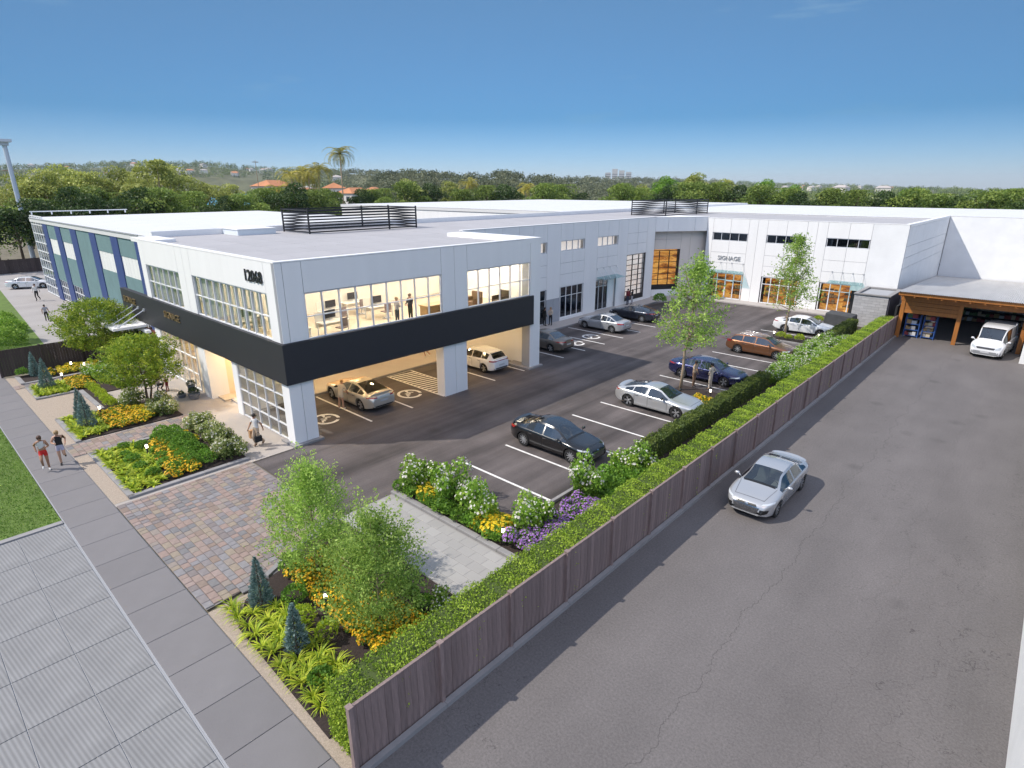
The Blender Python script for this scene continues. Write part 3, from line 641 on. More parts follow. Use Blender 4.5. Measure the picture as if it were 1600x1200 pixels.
# shop front under the building
FG = Frame((-34.2, 0, 0), (0, 1, 0), (1, 0, 0))
window(off, FG, 16.6, 30.0, .12, 3.2, 10, 2, FRAME, GLASS, name='shop_window')
fsimple(off, FG, 'glow_backing', ORANGE_GLOW, (16.6, 30.0, -2.6, -2.5, .1, 3.2)); simple(off, 'lobby_floor', OFFF, (-43.6, 12.4, .0, -34.3, 30, .1)); simple(off, 'lobby_wall', WARMW, (-40.6, 12.5, .1, -40.4, 30, 3.38))  # glowing orange backing stands in for warm shop light
lt2 = MB().box(-.8, -.2, -.03, .8, .2, 0).mesh('downlight', LAMPW)
for y in (14, 18, 21, 24, 27): link('downlight', lt2, off, (-35.6 + 34.5, y - 21, 3.39))
for x in (-38.5, -41): link('downlight', lt2, off, (x + 34.5, 13.6 - 21, 3.39))
sp = MB().lathe([(.0, -.02), (.13, -.02), (.15, 0)], n=10).mesh('downlight', LAMPS)
for x in (-27.2, -29.6, -32.4):
    for y in (14.4, 17.2, 20.0, 24.8, 27.8): link('downlight', sp, off, (x + 34.5, y - 21, 3.395))
for x, y in ((-33.4, 14.2), (-34.4, 13.4), (-32.6, 15.4)): link('downlight', sp, off, (x + 34.5, y - 21, 3.395))

# ======== left retail wing ========
wing = thing('retail_wing', 'white shaded retail wing with joint lines behind the corner office', 'building', (-40, 45, 0))
FW = Frame((-33.1, 0, 0), (0, 1, 0), (1, 0, 0)); T = 8.9
panel(wing, FW, 30.6, 33.0, 0, T); panel(wing, FW, 33.0, 35.0, 0, T)
def bay(F, t, u0, u1, strip=True, zs=(3.25, 4.4, 5.42, 6.5, 7.4), top=T, door=False, mid=True, m=WHITE, base=0.0, cols=4, store=True, gl=GLASSD, gs=None):
    um = (u0 + u1) / 2; e = .0
    halves = ((u0, um), (um, u1)) if mid else ((u0, u1),)
    for a, b in halves:
        panel(t, F, a, b, zs[4], top, m, d=e); panel(t, F, a, b, zs[2], zs[3], m, d=e); panel(t, F, a, b, zs[1], zs[2], m, d=e); panel(t, F, a, b, zs[0], zs[1], m, d=e)
    window(t, F, u0 + .05, u1 - .05, zs[3], zs[4], cols, 1, FRAME, gl, .05)
    if store: fsimple(t, F, 'window_back', ORANGE_GLOW if gs is None else gs, (u0 + .02, u1 - .02, -1.5, -1.4, base, zs[0]))
    if store and gs is None:
        for z_ in (.75, 1.35, 1.95):
            fsimple(t, F, 'display_shelf', mat('shelf_brown', (.10, .045, .018), .6), (u0 + .3, um - .25, -1.2, -.85, z_, z_ + .05), (um + .3, u1 - .3, -1.2, -.85, z_ - .2, z_ - .15))
            gb = MB(); u_ = u0 + .35
            while u_ < u1 - .5:
                w_ = rnd.uniform(.12, .3)
                if not um - .4 < u_ < um + .3: fbox(gb, F, u_, u_ + w_, -1.1, -.9, z_ + .055 if u_ < um else z_ - .145, z_ + rnd.uniform(.2, .42) - (0 if u_ < um else .2))
                u_ += w_ + rnd.uniform(.03, .15)
            gb.build('shelf_goods', mat('shop_goods', (.45, .26, .12), .6, rand=.3, var=.5, vscale=5), t)['kind'] = 'stuff'
    fsimple(t, F, 'window_back', mat('room_glow', (.62, .55, .50), .8, emit=(.75, .64, .58), estr=.42) if gl is GLASS else DARKIN, (u0 + .02, u1 - .02, -.6, -.5, zs[3], zs[4]))  # room light put into the backing as a faint glow
    fsimple(t, F, 'window_reveal', OFFW, (u0, u1, -1.6, -.22, zs[0], zs[0] + .05), (u0, u1, -1.6, -.22, zs[3] - .05, zs[3]))
INT = mat('shop_interior', (.20, .19, .20), .8, var=.5, vscale=1.4)
bay(FW, wing, 37.0, 40.68, gs=INT, gl=GLASS); window(wing, FW, 37.05, 40.6, .12, 3.25, 4, 2, FRAME, GLASSD, rz=[.12, 2.3, 3.25])
panel(wing, FW, 35.0, 37.0, 0, T); panel(wing, FW, 40.68, 42.6, 2.3, T)
PLG = mat('grey_plinth_panel', (.36, .37, .40), .8)
panel(wing, FW, 40.68, 41.65, .1, 2.3, PLG); panel(wing, FW, 41.65, 42.6, .1, 2.3, PLG)
bay(FW, wing, 42.6, 46.3, gs=INT, gl=GLASS); window(wing, FW, 42.75, 46.25, .35, 3.25, 4, 2, FRAMEW, GLASSD, rz=[.35, 2.35, 3.25]); fsimple(wing, FW, 'window_sill', WHITE, (42.6, 46.3, -.2, .06, .1, .35))
panel(wing, FW, 46.3, 48.4, 0, T)
bay(FW, wing, 48.4, 52.05, gs=INT, gl=GLASS)
window(wing, FW, 48.5, 50.9, .12, 3.15, 3, 2, FRAME, GLASSD, name='glazed_door', rz=[.12, 2.5, 3.15], d=-.3); panel(wing, FW, 50.9, 52.05, .1, 3.25, d=-.25)
panel(wing, FW, 52.05, 53.85, 0, T)
for a, b in ((53.85, 55.8), (55.8, 57.7)):
    panel(wing, FW, a, b, 7.45, T); panel(wing, FW, a, b, 6.35, 7.45); panel(wing, FW, a, b, 5.25, 6.35)
window(wing, FW, 53.9, 57.65, .85, 5.25, 3, 8, BLACK, GLASS, .07, name='grid_window'); fsimple(wing, FW, 'window_base', BLACK, (53.9, 57.65, -.2, -.02, .4, .84))
fsimple(wing, FW, 'window_back', mat('pale_reflection_glow', (.62, .54, .52), .8, emit=(.75, .64, .60), estr=.40, var=.3, vscale=.8), (53.9, 57.65, -.5, -.4, .4, 5.25)); fsimple(wing, FW, 'window_sill', WHITE, (53.85, 57.7, -.2, .03, .1, .4))  # pale reflection painted as a glowing backing
panel(wing, FW, 57.7, 59.4, 0, T, th=.5)
flush_joints(wing)
roof_panels(wing, -47.7, 30.45, -33.4, 64.7, 8.55, 4.2, 3.6)
simple(wing, 'parapet_cap', WHITE, (-33.45, 30.6, 8.90, -33.08, 59.42, 8.95)); simple(wing, 'core_wall', WHITE, (-47.6, 31, 0, -35.2, 64, 8.3)); simple(wing, 'party_wall', WHITE, (-35.2, 58.9, 0, -33.2, 59.3, 8.3))
def canopy(F, u0, u1, z, label, n=4, out=1.1):
    c = F((u0 + u1) / 2, .5, z); t = thing('glass_canopy', label, 'canopy', (c[0], c[1], z))
    k = 3
    for i in range(k):
        a, b = u0 + (u1 - u0) * i / k, u0 + (u1 - u0) * (i + 1) / k; mb = MB()
        ring = [(a + .02, out, z), (b - .02, out, z), (b - .02, .05, z + .16), (a + .02, .05, z + .16)]
        mb.hexa([F(u, d, zz) for u, d, zz in ring] + [F(u, d, zz + .03) for u, d, zz in ring]); mb.build('glass_panel', GLASST, t)
    for i in range(n):
        u = u0 + .12 + (u1 - u0 - .24) * i / (n - 1)
        MB().tube([F(u, .02, z + 1.0), F(u, out * .85, z + .06)], .018, 6).tube([F(u, .0, z + 1.0), F(u, .05, z + 1.0)], .07, 8).build('tie_rod', STEEL, t)
    return t
canopy(FW, 48.4, 52.0, 3.35, 'glass entrance canopy over the shaded shop door')

# ======== diagonal corner unit ========
A, B = Vector((-33.1, 59.4)), Vector((-29.5, 64.5)); dl = (B - A).length
cor = thing('corner_unit', 'splayed corner shop with black gridded window and painted orange glow', 'building', ((A.x + B.x) / 2, (A.y + B.y) / 2, 0))
FD = Frame((A.x, A.y, 0), (B.x - A.x, B.y - A.y, 0), (B.y - A.y, -(B.x - A.x), 0)); FDr = Frame(tuple(Vector((A.x, A.y, 0)) - FD.n * .7), FD.u, FD.n)
for a, b in ((.0, 1.5), (1.5, 4.7), (4.7, dl)): panel(cor, FD, a, b, 7.35, 8.85, d=.0, th=.6)
TAN = mat('recess_warm_white', (.66, .60, .55), .7, var=.03)
for a, b in ((-.4, 1.75), (1.75, 3.55)):
    panel(cor, FDr, a, b, 6.45, 7.35, TAN); panel(cor, FDr, a, b, 5.35, 6.45, TAN)
for a, b in ((3.55, 4.7), (4.7, dl + .7)): panel(cor, FDr, a, b, .1, 7.35, TAN)
window(cor, FDr, -.1, 3.5, 1.35, 5.25, 3, 6, BLACK, GLASS, .07, name='grid_window'); fsimple(cor, FDr, 'window_base', BLACK, (-.1, 3.5, -.2, -.02, .85, 1.34)); fsimple(cor, FDr, 'window_sill', WHITE, (-.4, 3.55, -.2, .04, .1, .85))
fsimple(cor, FDr, 'glow_backing', ORANGE_GLOW, (-.1, 3.5, -.7, -.6, .8, 5.3))  # orange glow painted on the backing, no lamp behind it
flush_joints(cor)
MB().prism([(-33.4, 59.42), (-33.1, 59.42), (-29.52, 64.52), (-29.52, 64.9), (-33.4, 64.9)], 8.855, 8.90).build('parapet_cap', WHITE, cor)

# ======== right retail wing with SIGNAGE ========
sg = thing('retail_wing', 'sunlit white retail wing with grey SIGNAGE letters and shopfronts with painted orange glow', 'building', (-20, 72, 0))
FB = Frame((0, 64.5, 0), (1, 0, 0), (0, -1, 0)); T2 = 8.75
panel(sg, FB, -29.5, -28.8, 0, T2)
bay(FB, sg, -28.8, -24.85, zs=(2.92, 4.02, 5.14, 6.42, 7.25), top=T2)
panel(sg, FB, -24.85, -23.9, 0, T2); panel(sg, FB, -23.9, -22.9, 0, T2)
bay(FB, sg, -22.9, -19.0, zs=(2.92, 4.02, 5.14, 6.42, 7.25), top=T2)
panel(sg, FB, -19.0, -18.05, 0, T2); panel(sg, FB, -18.05, -17.1, 0, T2)
bay(FB, sg, -17.1, -13.25, zs=(2.92, 4.02, 5.14, 6.42, 7.25), top=T2)
panel(sg, FB, -13.25, -10.35, 0, T2, STUCCO)
window(sg, FB, -28.7, -24.95, .12, 2.92, 4, 2, FRAMEW, GLASS, .08, rz=[.12, 2.15, 2.92], name='shop_window'); fsimple(sg, FB, 'door_frame', FRAMEW, (-26.8, -26.72, -.12, .0, .12, 2.1), (-25.92, -25.84, -.12, 0, .12, 2.1), (-26.8, -25.84, -.12, 0, 2.05, 2.13))
window(sg, FB, -22.8, -19.1, .12, 2.92, 4, 2, FRAMEW, GLASS, .08, rz=[.12, 2.15, 2.92], name='shop_window')
window(sg, FB, -17.0, -14.2, .12, 2.92, 3, 2, FRAMEW, GLASS, .08, rz=[.12, 2.15, 2.92], name='shop_window'); fsimple(sg, FB, 'service_door', BLACK, (-14.1, -13.35, -.3, -.1, .1, 2.4)); panel(sg, FB, -14.2, -13.25, 2.4, 2.92)
flush_joints(sg)
text_mesh('SIGNAGE', .62, .05, FB, -26.65, 4.36, .012, GREYSIGN, 'sign_lettering', sg, sx=1.0, bold=.004)
roof_panels(sg, -47.7, 64.75, -10.8, 81, 8.55, 4.6, 4.1)
simple(sg, 'parapet_cap', WHITE, (-29.5, 64.495, 8.755, -10.35, 64.85, 8.80), (-10.75, 64.86, 8.55, -10.34, 88.2, 8.80))
FX = Frame((-10.35, 0, 0), (0, 1, 0), (1, 0, 0))
for z0, z1 in ((0, 4.75), (4.75, 5.75), (5.75, 6.8), (6.8, 8.55)):
    fsimple(sg, FX, 'side_wall_panel', STUCCO, (64.505, 88.2, -.3, .0, z0 + .02, z1 - .02))
fsimple(sg, FX, 'joint_backing', JOINT, (64.55, 88.2, -.3, -.04, 0, 8.5))
canopy(FB, -28.9, -24.9, 3.05, 'glass entrance canopy under the SIGNAGE letters'); canopy(FB, -16.2, -13.2, 3.05, 'glass canopy above the far right shopfront')

# ======== white warehouse behind ========
wh = thing('warehouse', 'huge white flat roofed warehouse filling the space behind the retail wings', 'building', (-20, 100, 0))
simple(wh, 'wall', STUCCO, (-10.3, 88.25, 0, 30, 121, 8.68)); 
def seam_roof(t, x0, y0, x1, y1, z, step, m=WHITE_R):
    me = MB().box(.02, 0, 0, step - .02, y1 - y0, .06).mesh('roof_sheet', m); o = wloc(t); n = int((x1 - x0) / step)
    for i in range(n): link('roof_sheet', me, t, (x0 + i * step - o.x, y0 - o.y, z - o.z))
    simple(t, 'roof_deck', mat('white_deck', (.62, .62, .62), .7), (x0, y0, z - .4, x1, y1, z + .03))
seam_roof(wh, -47.6, 81.05, -10.4, 121, 8.66, 6.2); seam_roof(wh, -10.35, 88.3, 30, 121, 8.68, 6.7); seam_roof(wh, -100, 62, -47.75, 121, 8.95, 7.4)
simple(wh, 'wall', WHITE, (-99.9, 62.1, 0, -47.8, 62.4, 8.5), (-99.9, 62.4, 0, -99.6, 120.8, 8.5), (-99.9, 120.6, 0, 30, 120.9, 8.6))
simple(wh, 'roof_kerb', WHITE, (-47.74, 14.1, 8.5, -47.5, 121, 9.02))

# ======== blue striped building ========
bb = thing('striped_building', 'teal building with bold blue vertical stripes and white window strips', 'building', (-66, 27, 0))
FN = Frame((0, 14.0, 0), (1, 0, 0), (0, -1, 0))
st = [(-82.5, -80.6), (-76.85, -74.75), (-70.6, -68.5), (-63.8, -62.0), (-57.45, -55.6), (-51.3, -49.9)]
for a, b in st: fsimple(bb, FN, 'blue_stripe', BLUE, (a, b, -.25, .06, 0, 8.62))
for i in range(5):
    a, b = st[i][1], st[i + 1][0]
    if i == 2: fsimple(bb, FN, 'wall_panel', TEAL, (a, b, -.25, 0, 0, 8.62)); continue
    fsimple(bb, FN, 'wall_panel', TEAL, (a, b, -.25, 0, 6.77, 8.62)); fsimple(bb, FN, 'wall_panel', TEAL, (a, b, -.25, 0, 2.4, 5.15))
    n = 4 if i < 2 else 5
    for k in range(n):
        p, q = a + (b - a) * k / n, a + (b - a) * (k + 1) / n; fsimple(bb, FN, 'white_panel', PANELW, (p + .02, q - .02, -.2, -.04, 5.17, 6.75))
    fsimple(bb, FN, 'panel_backing', JOINT, (a, b, -.25, -.1, 5.15, 6.77))
    window(bb, FN, a, b, .1, 2.4, 4, 3, FRAMEW, GLASSD, .09); fsimple(bb, FN, 'window_back', mat('office_grey', (.42, .42, .44), .8, var=.4, vscale=.8), (a, b, -1.3, -1.2, 0, 2.4)); fsimple(bb, FN, 'window_back', WHITE, (a, b, -1.2, -.22, 2.4, 2.5))
simple(bb, 'side_wall', WHITE, (-49.9, 14.02, 0, -47.9, 30, 8.3))
# glazed end bay
window(bb, FN, -88.6, -82.52, .05, 8.95, 5, 9, FRAMEW, GLASS, .11, d=-.05, name='glazed_bay'); fsimple(bb, FN, 'window_back', mat('office_tan', (.62, .56, .46), .8, var=.45, vscale=.7), (-88.3, -82.6, -2.2, -2.1, 0, 8.6))
for z in (2.9, 5.8): fsimple(bb, FN, 'floor_edge', WHITE, (-88.4, -82.6, -2, -.12, z, z + .5))
FL = Frame((-88.6, 0, 0), (0, -1, 0), (-1, 0, 0)); window(bb, FL, -41, -14.1, .05, 8.6, 10, 9, FRAMEW, GLASSD, .1, name='glazed_side')
pr = MB()
for y in np.arange(14.2, 24, 1.9): pr.box(-88.5, y, 8.95, -88.38, y + .12, 9.3)
pr.box(-88.52, 14.1, 9.26, -88.36, 24, 9.36); pr.build('roof_rail', FRAMEW, bb)
seam_roof(bb, -88.5, 13.9, -47.75, 41, 8.64, 5.8); simple(bb, 'roof_edge', JOINT, (-88.4, 13.85, 8.60, -49.9, 13.95, 8.70)); simple(bb, 'wall', WHITE, (-88.3, 40.6, 0, -48, 41, 8.5))
ec = thing('entrance_canopy', 'small white entrance canopy hung on rods below the charcoal band', 'canopy', (-46.5, 11, 3.0))
simple(ec, 'canopy_slab', WHITE, (-47.4, 9.9, 3.0, -44.6, 11.9, 3.16)); simple(ec, 'canopy_beam', FRAMEW, (-49.0, 11.6, 2.7, -43.9, 11.9, 2.86)); 
for x in (-47.2, -46.0, -44.8): MB().tube([(x, 10.2, 3.16), (x, 11.95, 4.1)], .035, 6).tube([(x, 11.9, 4.1), (x, 11.985, 4.1)], .12, 10).build('tie_rod', STEEL, ec)
window(ec, FS, -49.4, -44.7, .0, 2.7, 4, 2, FRAMEW, GLASSD, .09, d=.1, name='glazed_porch')
tag(simple(None, 'low_wall', BRICKR, (-46.0, 11.98, 0, -43.95, 12.25, 2.7)), 'reddish brown wall stub below the charcoal band', 'wall')

# ======== roof items ========
vb = thing('roof_curb_box', 'low pale box on the grey roof beside the left louvre screen', 'roof box', (-46.4, 20.4, 8.6)); simple(vb, 'box', mat('pale_blue_white', (.68, .73, .76), .5), (-48.1, 19.0, 8.6, -44.8, 21.9, 9.0)); simple(vb, 'lid', WHITE, (-48.15, 18.95, 9.0, -44.75, 21.95, 9.06))
def screen(label, x0, y0, x1, y1, z0, h, group):
    t = thing('louvre_screen', label, 'roof screen', ((x0 + x1) / 2, (y0 + y1) / 2, z0))
    ym = y0 + (y1 - y0) * .72
    for x, y in ((x0, y0), (x1, y0), (x0, y1), (x1, y1), (x1, ym), (x0, ym)): simple(t, 'post', BLACK, (x - .05, y - .05, z0, x + .05, y + .05, z0 + h))
    n = 8
    for i in range(n):
        z = z0 + .12 + (h - .24) * i / (n - 1)
        simple(t, 'slat', BLACK, (x0, y0 - .03, z - .05, x1, y0 + .01, z + .05)); simple(t, 'slat', BLACK, (x0, y1 - .01, z - .05, x1, y1 + .03, z + .05))
        simple(t, 'slat', BLACK, (x1 - .01, y0, z - .05, x1 + .03, y1, z + .05)); simple(t, 'slat', BLACK, (x0 - .03, y0, z - .05, x0 + .01, y1, z + .05))
    return t
screen('black slatted plant screen on the near grey roof', -46.4, 23.4, -42.4, 33.7, 8.6, 1.85, None)
screen('black slatted plant screen on the far roof corner', -41.2, 67.5, -36.4, 79.0, 8.6, 1.9, None)

# ======== grey block shed, cover, garage, white wall ========
sh = thing('block_shed', 'grey blockwork shed at the foot of the white wall', 'shed', (-11.4, 61.7, 0))
def blockwall(t, F, u0, u1, z0, z1, bl=.6, bh=.24):
    r = 0; z = z0
    while z < z1 - .05:
        u = u0 - (bl / 2 if r % 2 else 0)
        while u < u1 - .05:
            a, b = max(u, u0), min(u + bl, u1)
            if b - a > .08: fsimple(t, F, 'block', BLOCKG, (a + .006, b - .006, -.1, rnd.uniform(-.004, .004), z + .006, min(z + bh, z1) - .006))
            u += bl
        z += bh; r += 1
FQ = Frame((0, 59.5, 0), (1, 0, 0), (0, -1, 0)); blockwall(sh, FQ, -12.7, -10.0, 0, 2.9)
simple(sh, 'shed_core', JOINT, (-12.68, 59.55, 0, -10.02, 64.3, 2.85)); simple(sh, 'side_wall', mat('shed_side_shade', (.13, .12, .15), .8), (-10.02, 59.6, 0, -9.9, 64.3, 2.9)); simple(sh, 'roof_edge', KERB, (-12.75, 59.4, 2.9, -9.85, 59.75, 3.0), (-12.75, 64.0, 2.9, -9.85, 64.35, 3.0), (-12.75, 59.76, 2.9, -12.45, 63.99, 3.0), (-10.2, 59.76, 2.9, -9.85, 63.99, 3.0))  # side face coloured dark purple grey to stand for its shade
cv = MB(); cv.hexa([(-14.3, 57.0, .02), (-11.9, 57.0, .02), (-11.8, 58.6, .02), (-14.2, 58.6, .02), (-14.2, 57.1, 1.35), (-12.0, 57.1, 1.25), (-11.95, 58.5, 1.3), (-14.1, 58.5, 1.4)])
co = cv.build('covered_box', COVER, None, loc=(-13, 57.8, 0)); tag(co, 'dark grey tarpaulin covered box beside the white sedan', 'covered box')
bv = co.modifiers.new('b', 'BEVEL'); bv.width = .08; bv.segments = 2
gar = thing('timber_garage', 'open timber garage with orange brown beams and a corrugated roof', 'garage', (-4.7, 63, 0))
WD = WOODC
for x in (-8.55, -4.65, -.62): simple(gar, 'post', WD, (x - .14, 57.3, 0, x + .14, 57.58, 3.1))
simple(gar, 'beam', WD, (-8.75, 57.28, 3.1, -.4, 57.6, 3.5)); simple(gar, 'fascia_board', WD, (-8.8, 56.0, 3.72, -.3, 56.08, 3.98))
for i, z in enumerate((2.12, 2.44, 2.76)): simple(gar, 'lintel_board', WD, (-8.4, 57.36, z + .008, -4.8, 57.46, z + .312))
for x in np.arange(-8.6, -.4, .9): MB().hexa([(x - .05, 56.05, 3.6), (x + .05, 56.05, 3.6), (x + .05, 72, 2.4), (x - .05, 72, 2.4), (x - .05, 56.05, 3.76), (x + .05, 56.05, 3.76), (x + .05, 72, 2.56), (x - .05, 72, 2.56)]).build('rafter', WD, gar)
V_, F_ = [], []; nx = 340
for i in range(nx + 1):
    f = i / nx; zz = .035 * math.sin(i * math.pi / 2 + .4)
    for y, xl, z in ((55.85, -8.85, 4.02), (88.1, -10.3, 1.72)):
        V_.append((xl + (1.4 - xl) * f + 4.7, y - 63, z + zz))
for i in range(nx): F_.append((2 * i, 2 * i + 2, 2 * i + 3, 2 * i + 1))
link('roof_sheet', arr_mesh('roof_sheet', np.array(V_), np.array(F_), CORR, smooth=True), gar)
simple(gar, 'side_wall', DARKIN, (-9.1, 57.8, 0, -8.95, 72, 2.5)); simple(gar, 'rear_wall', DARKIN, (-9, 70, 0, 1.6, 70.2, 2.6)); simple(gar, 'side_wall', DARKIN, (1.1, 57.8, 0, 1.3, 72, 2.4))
# goods on shelves
GOODS = [mat('goods_%s' % n, c, .6) for n, c in (('white', (.55, .55, .55)), ('red', (.30, .05, .05)), ('card', (.38, .25, .12)), ('green', (.07, .16, .06)), ('grey', (.25, .25, .26)), ('cream', (.5, .43, .3)))]
def rack(label, x0, y0, x1, y1, h, lv, m, n):
    t = thing('storage_rack', label, 'rack', ((x0 + x1) / 2, (y0 + y1) / 2, 0))
    for x in (x0, x1):
        for y in (y0, y1): simple(t, 'upright', m, (x - .03, y - .03, 0, x + .03, y + .03, h))
    for k in range(lv): simple(t, 'shelf', m, (x0, y0, .12 + k * h / lv, x1, y1, .16 + k * h / lv))
    for k in range(lv):
        u = x0 + .06
        while u < x1 - .2:
            w = rnd.uniform(.18, .38); hh = rnd.uniform(.2, h / lv - .16); z = .165 + k * h / lv; y = y0 + rnd.uniform(.02, .1)
            if u + w < x1:
                mb = MB().box(u, y, z, u + w - .02, min(y + .35, y1), z + hh).build('carton', rnd.choice(GOODS), None, loc=(u, y, z)); tag(mb, n, 'carton', 'cartons on the ' + label)
            u += w
rack('blue storage rack just inside the left garage bay', -8.2, 58.0, -7.2, 58.7, 1.95, 4, SHELFB, 'carton on the blue rack just inside the garage')
rack('second blue rack with lighter goods in the left bay', -6.95, 58.1, -6.1, 58.8, 1.9, 4, SHELFB, 'carton on the second blue rack in the garage')
rack('long dark rack along the rear wall of the garage', -8.0, 68.2, 1.0, 68.9, 2.2, 4, BLACK, 'carton on the dark rack along the rear garage wall')
ww = thing('white_wall', 'white wall edge right of the timber garage', 'wall', (.6, 54.5, 0)); simple(ww, 'wall', STUCCO, (-.38, 54.2, 0, 1.75, 56.9, 3.3))
w2 = thing('boundary_wall', 'white wall along the right edge of the driveway', 'wall', (1.7, 30, 0)); simple(w2, 'wall', STUCCO, (1.58, 5, 0, 1.9, 54.18, 2.6)); simple(w2, 'coping', WHITE, (1.53, 5, 2.6, 1.95, 54.18, 2.68))
# left lamp mast
lp = thing('lamp_mast', 'tall pale mast with a flat bracket at the left edge of the photo', 'mast', (-123.6, 18.7, 0))
MB().tube([(-123.6, 18.7, 0), (-123.6, 18.7, 18.1)], [.36, .3], 12).build('pole', mat('mast_paint', (.55, .60, .68), .5), lp, smooth=True, ang=40)
simple(lp, 'bracket', mat('mast_paint', ()), (-124.5, 17.8, 18.6, -122.7, 19.6, 19.0), (-124.1, 18.2, 18.1, -123.1, 19.2, 18.62))

# ---------------- vehicles ----------------
def paint(name, col, metal=.35, rough=.32): return mat('paint_' + name, col, rough, metal=metal, coat=1.0, spec=.5)
TYRE = mat('tyre_rubber', (.014, .014, .015), .8); RIM = mat('alloy_rim', (.52, .53, .55), .3, metal=.8); RIMD = mat('alloy_rim_dark', (.16, .16, .17), .3, metal=.8)
TRIM = mat('black_trim', (.010, .010, .011), .4); CHROME = mat('bright_trim', (.65, .66, .68), .15, metal=1.0); LENS = mat('lamp_lens', (.50, .54, .58), .1, spec=.8, coat=1.0)
TAIL = mat('tail_lamp', (.28, .012, .012), .2, coat=1.0); PLATE = mat('number_plate', (.45, .46, .48), .5); SEATM = mat('seat_fabric', (.045, .042, .04), .8); SEATL = mat('seat_light', (.42, .36, .27), .7)
def interp(pts, x):
    xs = [p[0] for p in pts]; ys = [p[1] for p in pts]
    if x <= xs[0]: return ys[0]
    if x >= xs[-1]: return ys[-1]
    for i in range(len(xs) - 1):
        if xs[i] <= x <= xs[i + 1]:
            h = xs[i + 1] - xs[i]; t = (x - xs[i]) / h
            def sl(j):
                if j == 0: return (ys[1] - ys[0]) / (xs[1] - xs[0])
                if j == len(xs) - 1: return (ys[-1] - ys[-2]) / (xs[-1] - xs[-2])
                a = (ys[j] - ys[j - 1]) / (xs[j] - xs[j - 1]); b = (ys[j + 1] - ys[j]) / (xs[j + 1] - xs[j])
                return 0 if a * b <= 0 else 2 * a * b / (a + b)
            m0, m1 = sl(i), sl(i + 1)
            return (2 * t ** 3 - 3 * t * t + 1) * ys[i] + (t ** 3 - 2 * t * t + t) * h * m0 + (-2 * t ** 3 + 3 * t * t) * ys[i + 1] + (t ** 3 - t * t) * h * m1
def car_type(P):
    """returns list of (part name, mesh, paint?, parent part)"""
    L2, W2 = P['L'] / 2, P['W'] / 2; xc, xw, xr, xb = P['cowl'], P['wtop'], P['rtop'], P['rbot']; top, belt = P['top'], P['belt']; xB = P['bp']; xq = P['quarter']; sideend = P['sideend']
    wr = P['wheel_r']; wf_, wb_ = P['axf'], P['axr']
    xs = set(np.round(np.linspace(-L2, L2, 46), 3)) | {xc, xw, xr, xb, xB - .035, xB + .035, xq - .03, xq + .03, sideend, xc - .12}
    xs |= {round(s * (L2 - e), 3) for s in (-1, 1) for e in (.015, .04, .08)}
    xs = sorted(xs); xs = [x for i, x in enumerate(xs) if i == 0 or x - xs[i - 1] > .012]
    def hw(x):
        a = abs(x); e = P['taper_f'] if x > 0 else P['taper_r']; s = L2 - e[0]
        return W2 * (1 - max(0, (a - s) / e[0]) ** 2.6 * e[1]) if a > s else W2
    rows = []
    for x in xs:
        w = hw(x); zt = interp(top, x); zs = min(interp(belt, x), zt - .012); zb = interp(P['sill'], x); rw = P['roofw'] * (1 - .10 * max(0, abs(x - (xw + xr) / 2) - .5))
        k = max(0., min(1., (zt - zs - .09) / .30)) if xb - .45 < x < xc + .06 else 0.
        fl = P.get('flare', .02) * (math.exp(-((x - wf_) / .42) ** 2) + math.exp(-((x - wb_) / .45) ** 2))
        lerp = lambda a, b, t: a + (b - a) * t
        mid = zb + (zs - zb) * .52
        pts = [(0, zb), (w * .80, zb), (w * .955, zb + .05), (w * .985, zb + .16), (w + fl - .012, mid - .06), (w + fl, mid + .07), (w + fl * .5, zs - .085), (w * .975, zs - .02), (w * .945, zs),
               (lerp(w * .86, rw + .045, k), lerp(zs + (zt - zs) * .52, zt - .095, k)), (lerp(w * .74, rw - .02, k), lerp(zs + (zt - zs) * .78, zt - .028, k)), (lerp(w * .40, rw * .55, k), lerp(zs + (zt - zs) * .97, zt - .004, k)), (0, zt)]
        rows.append([(x, y, z) for y, z in pts])
    npt = len(rows[0]); V = []; idx = {}
    for i, r in enumerate(rows):
        for j, (x, y, z) in enumerate(r):
            idx[i, j, 1] = len(V); V.append((x, y, z))
            if j in (0, npt - 1): idx[i, j, -1] = idx[i, j, 1]
            else: idx[i, j, -1] = len(V); V.append((x, -y, z))
    F, Mi = [], []
    van = P.get('van', False)
    for i in range(len(rows) - 1):
        xm = (xs[i] + xs[i + 1]) / 2
        for j in range(npt - 1):
            m = 0
            kx = interp(top, xm) - interp(belt, xm)
            if j == 8 and sideend < xm < xc - .0 and kx > .13:
                m = 2
                if abs(xm - xB) < .036 or abs(xm - xq) < .031: m = 3
            if j in (10, 11):
                if xw < xm < xc: m = 1
                elif xb < xm < xr: m = 4
                elif P.get('pano') and xr < xm < xw and P['pano'][0] < xm < P['pano'][1]: m = 3
            if j <= 1: m = 3
            if j == 2: m = 3 if P.get('sill_black') else 0
            for s in (1, -1):
                q = [idx[i, j, s], idx[i + 1, j, s], idx[i + 1, j + 1, s], idx[i, j + 1, s]]
                q = [a for n, a in enumerate(q) if a not in q[:n]]
                F.append(q if s == 1 else q[::-1]); Mi.append(m)
    for i, rev in ((0, False), (len(rows) - 1, True)):
        ring = [idx[i, j, 1] for j in range(npt)] + [idx[i, j, -1] for j in range(npt - 2, 0, -1)]
        F.append(ring if rev else ring[::-1]); Mi.append(0)
    me = bpy.data.meshes.new('carbody'); me.from_pydata(V, [], F)
    for k in range(6): me.materials.append(TRIM)
    me.polygons.foreach_set('material_index', Mi); me.update()
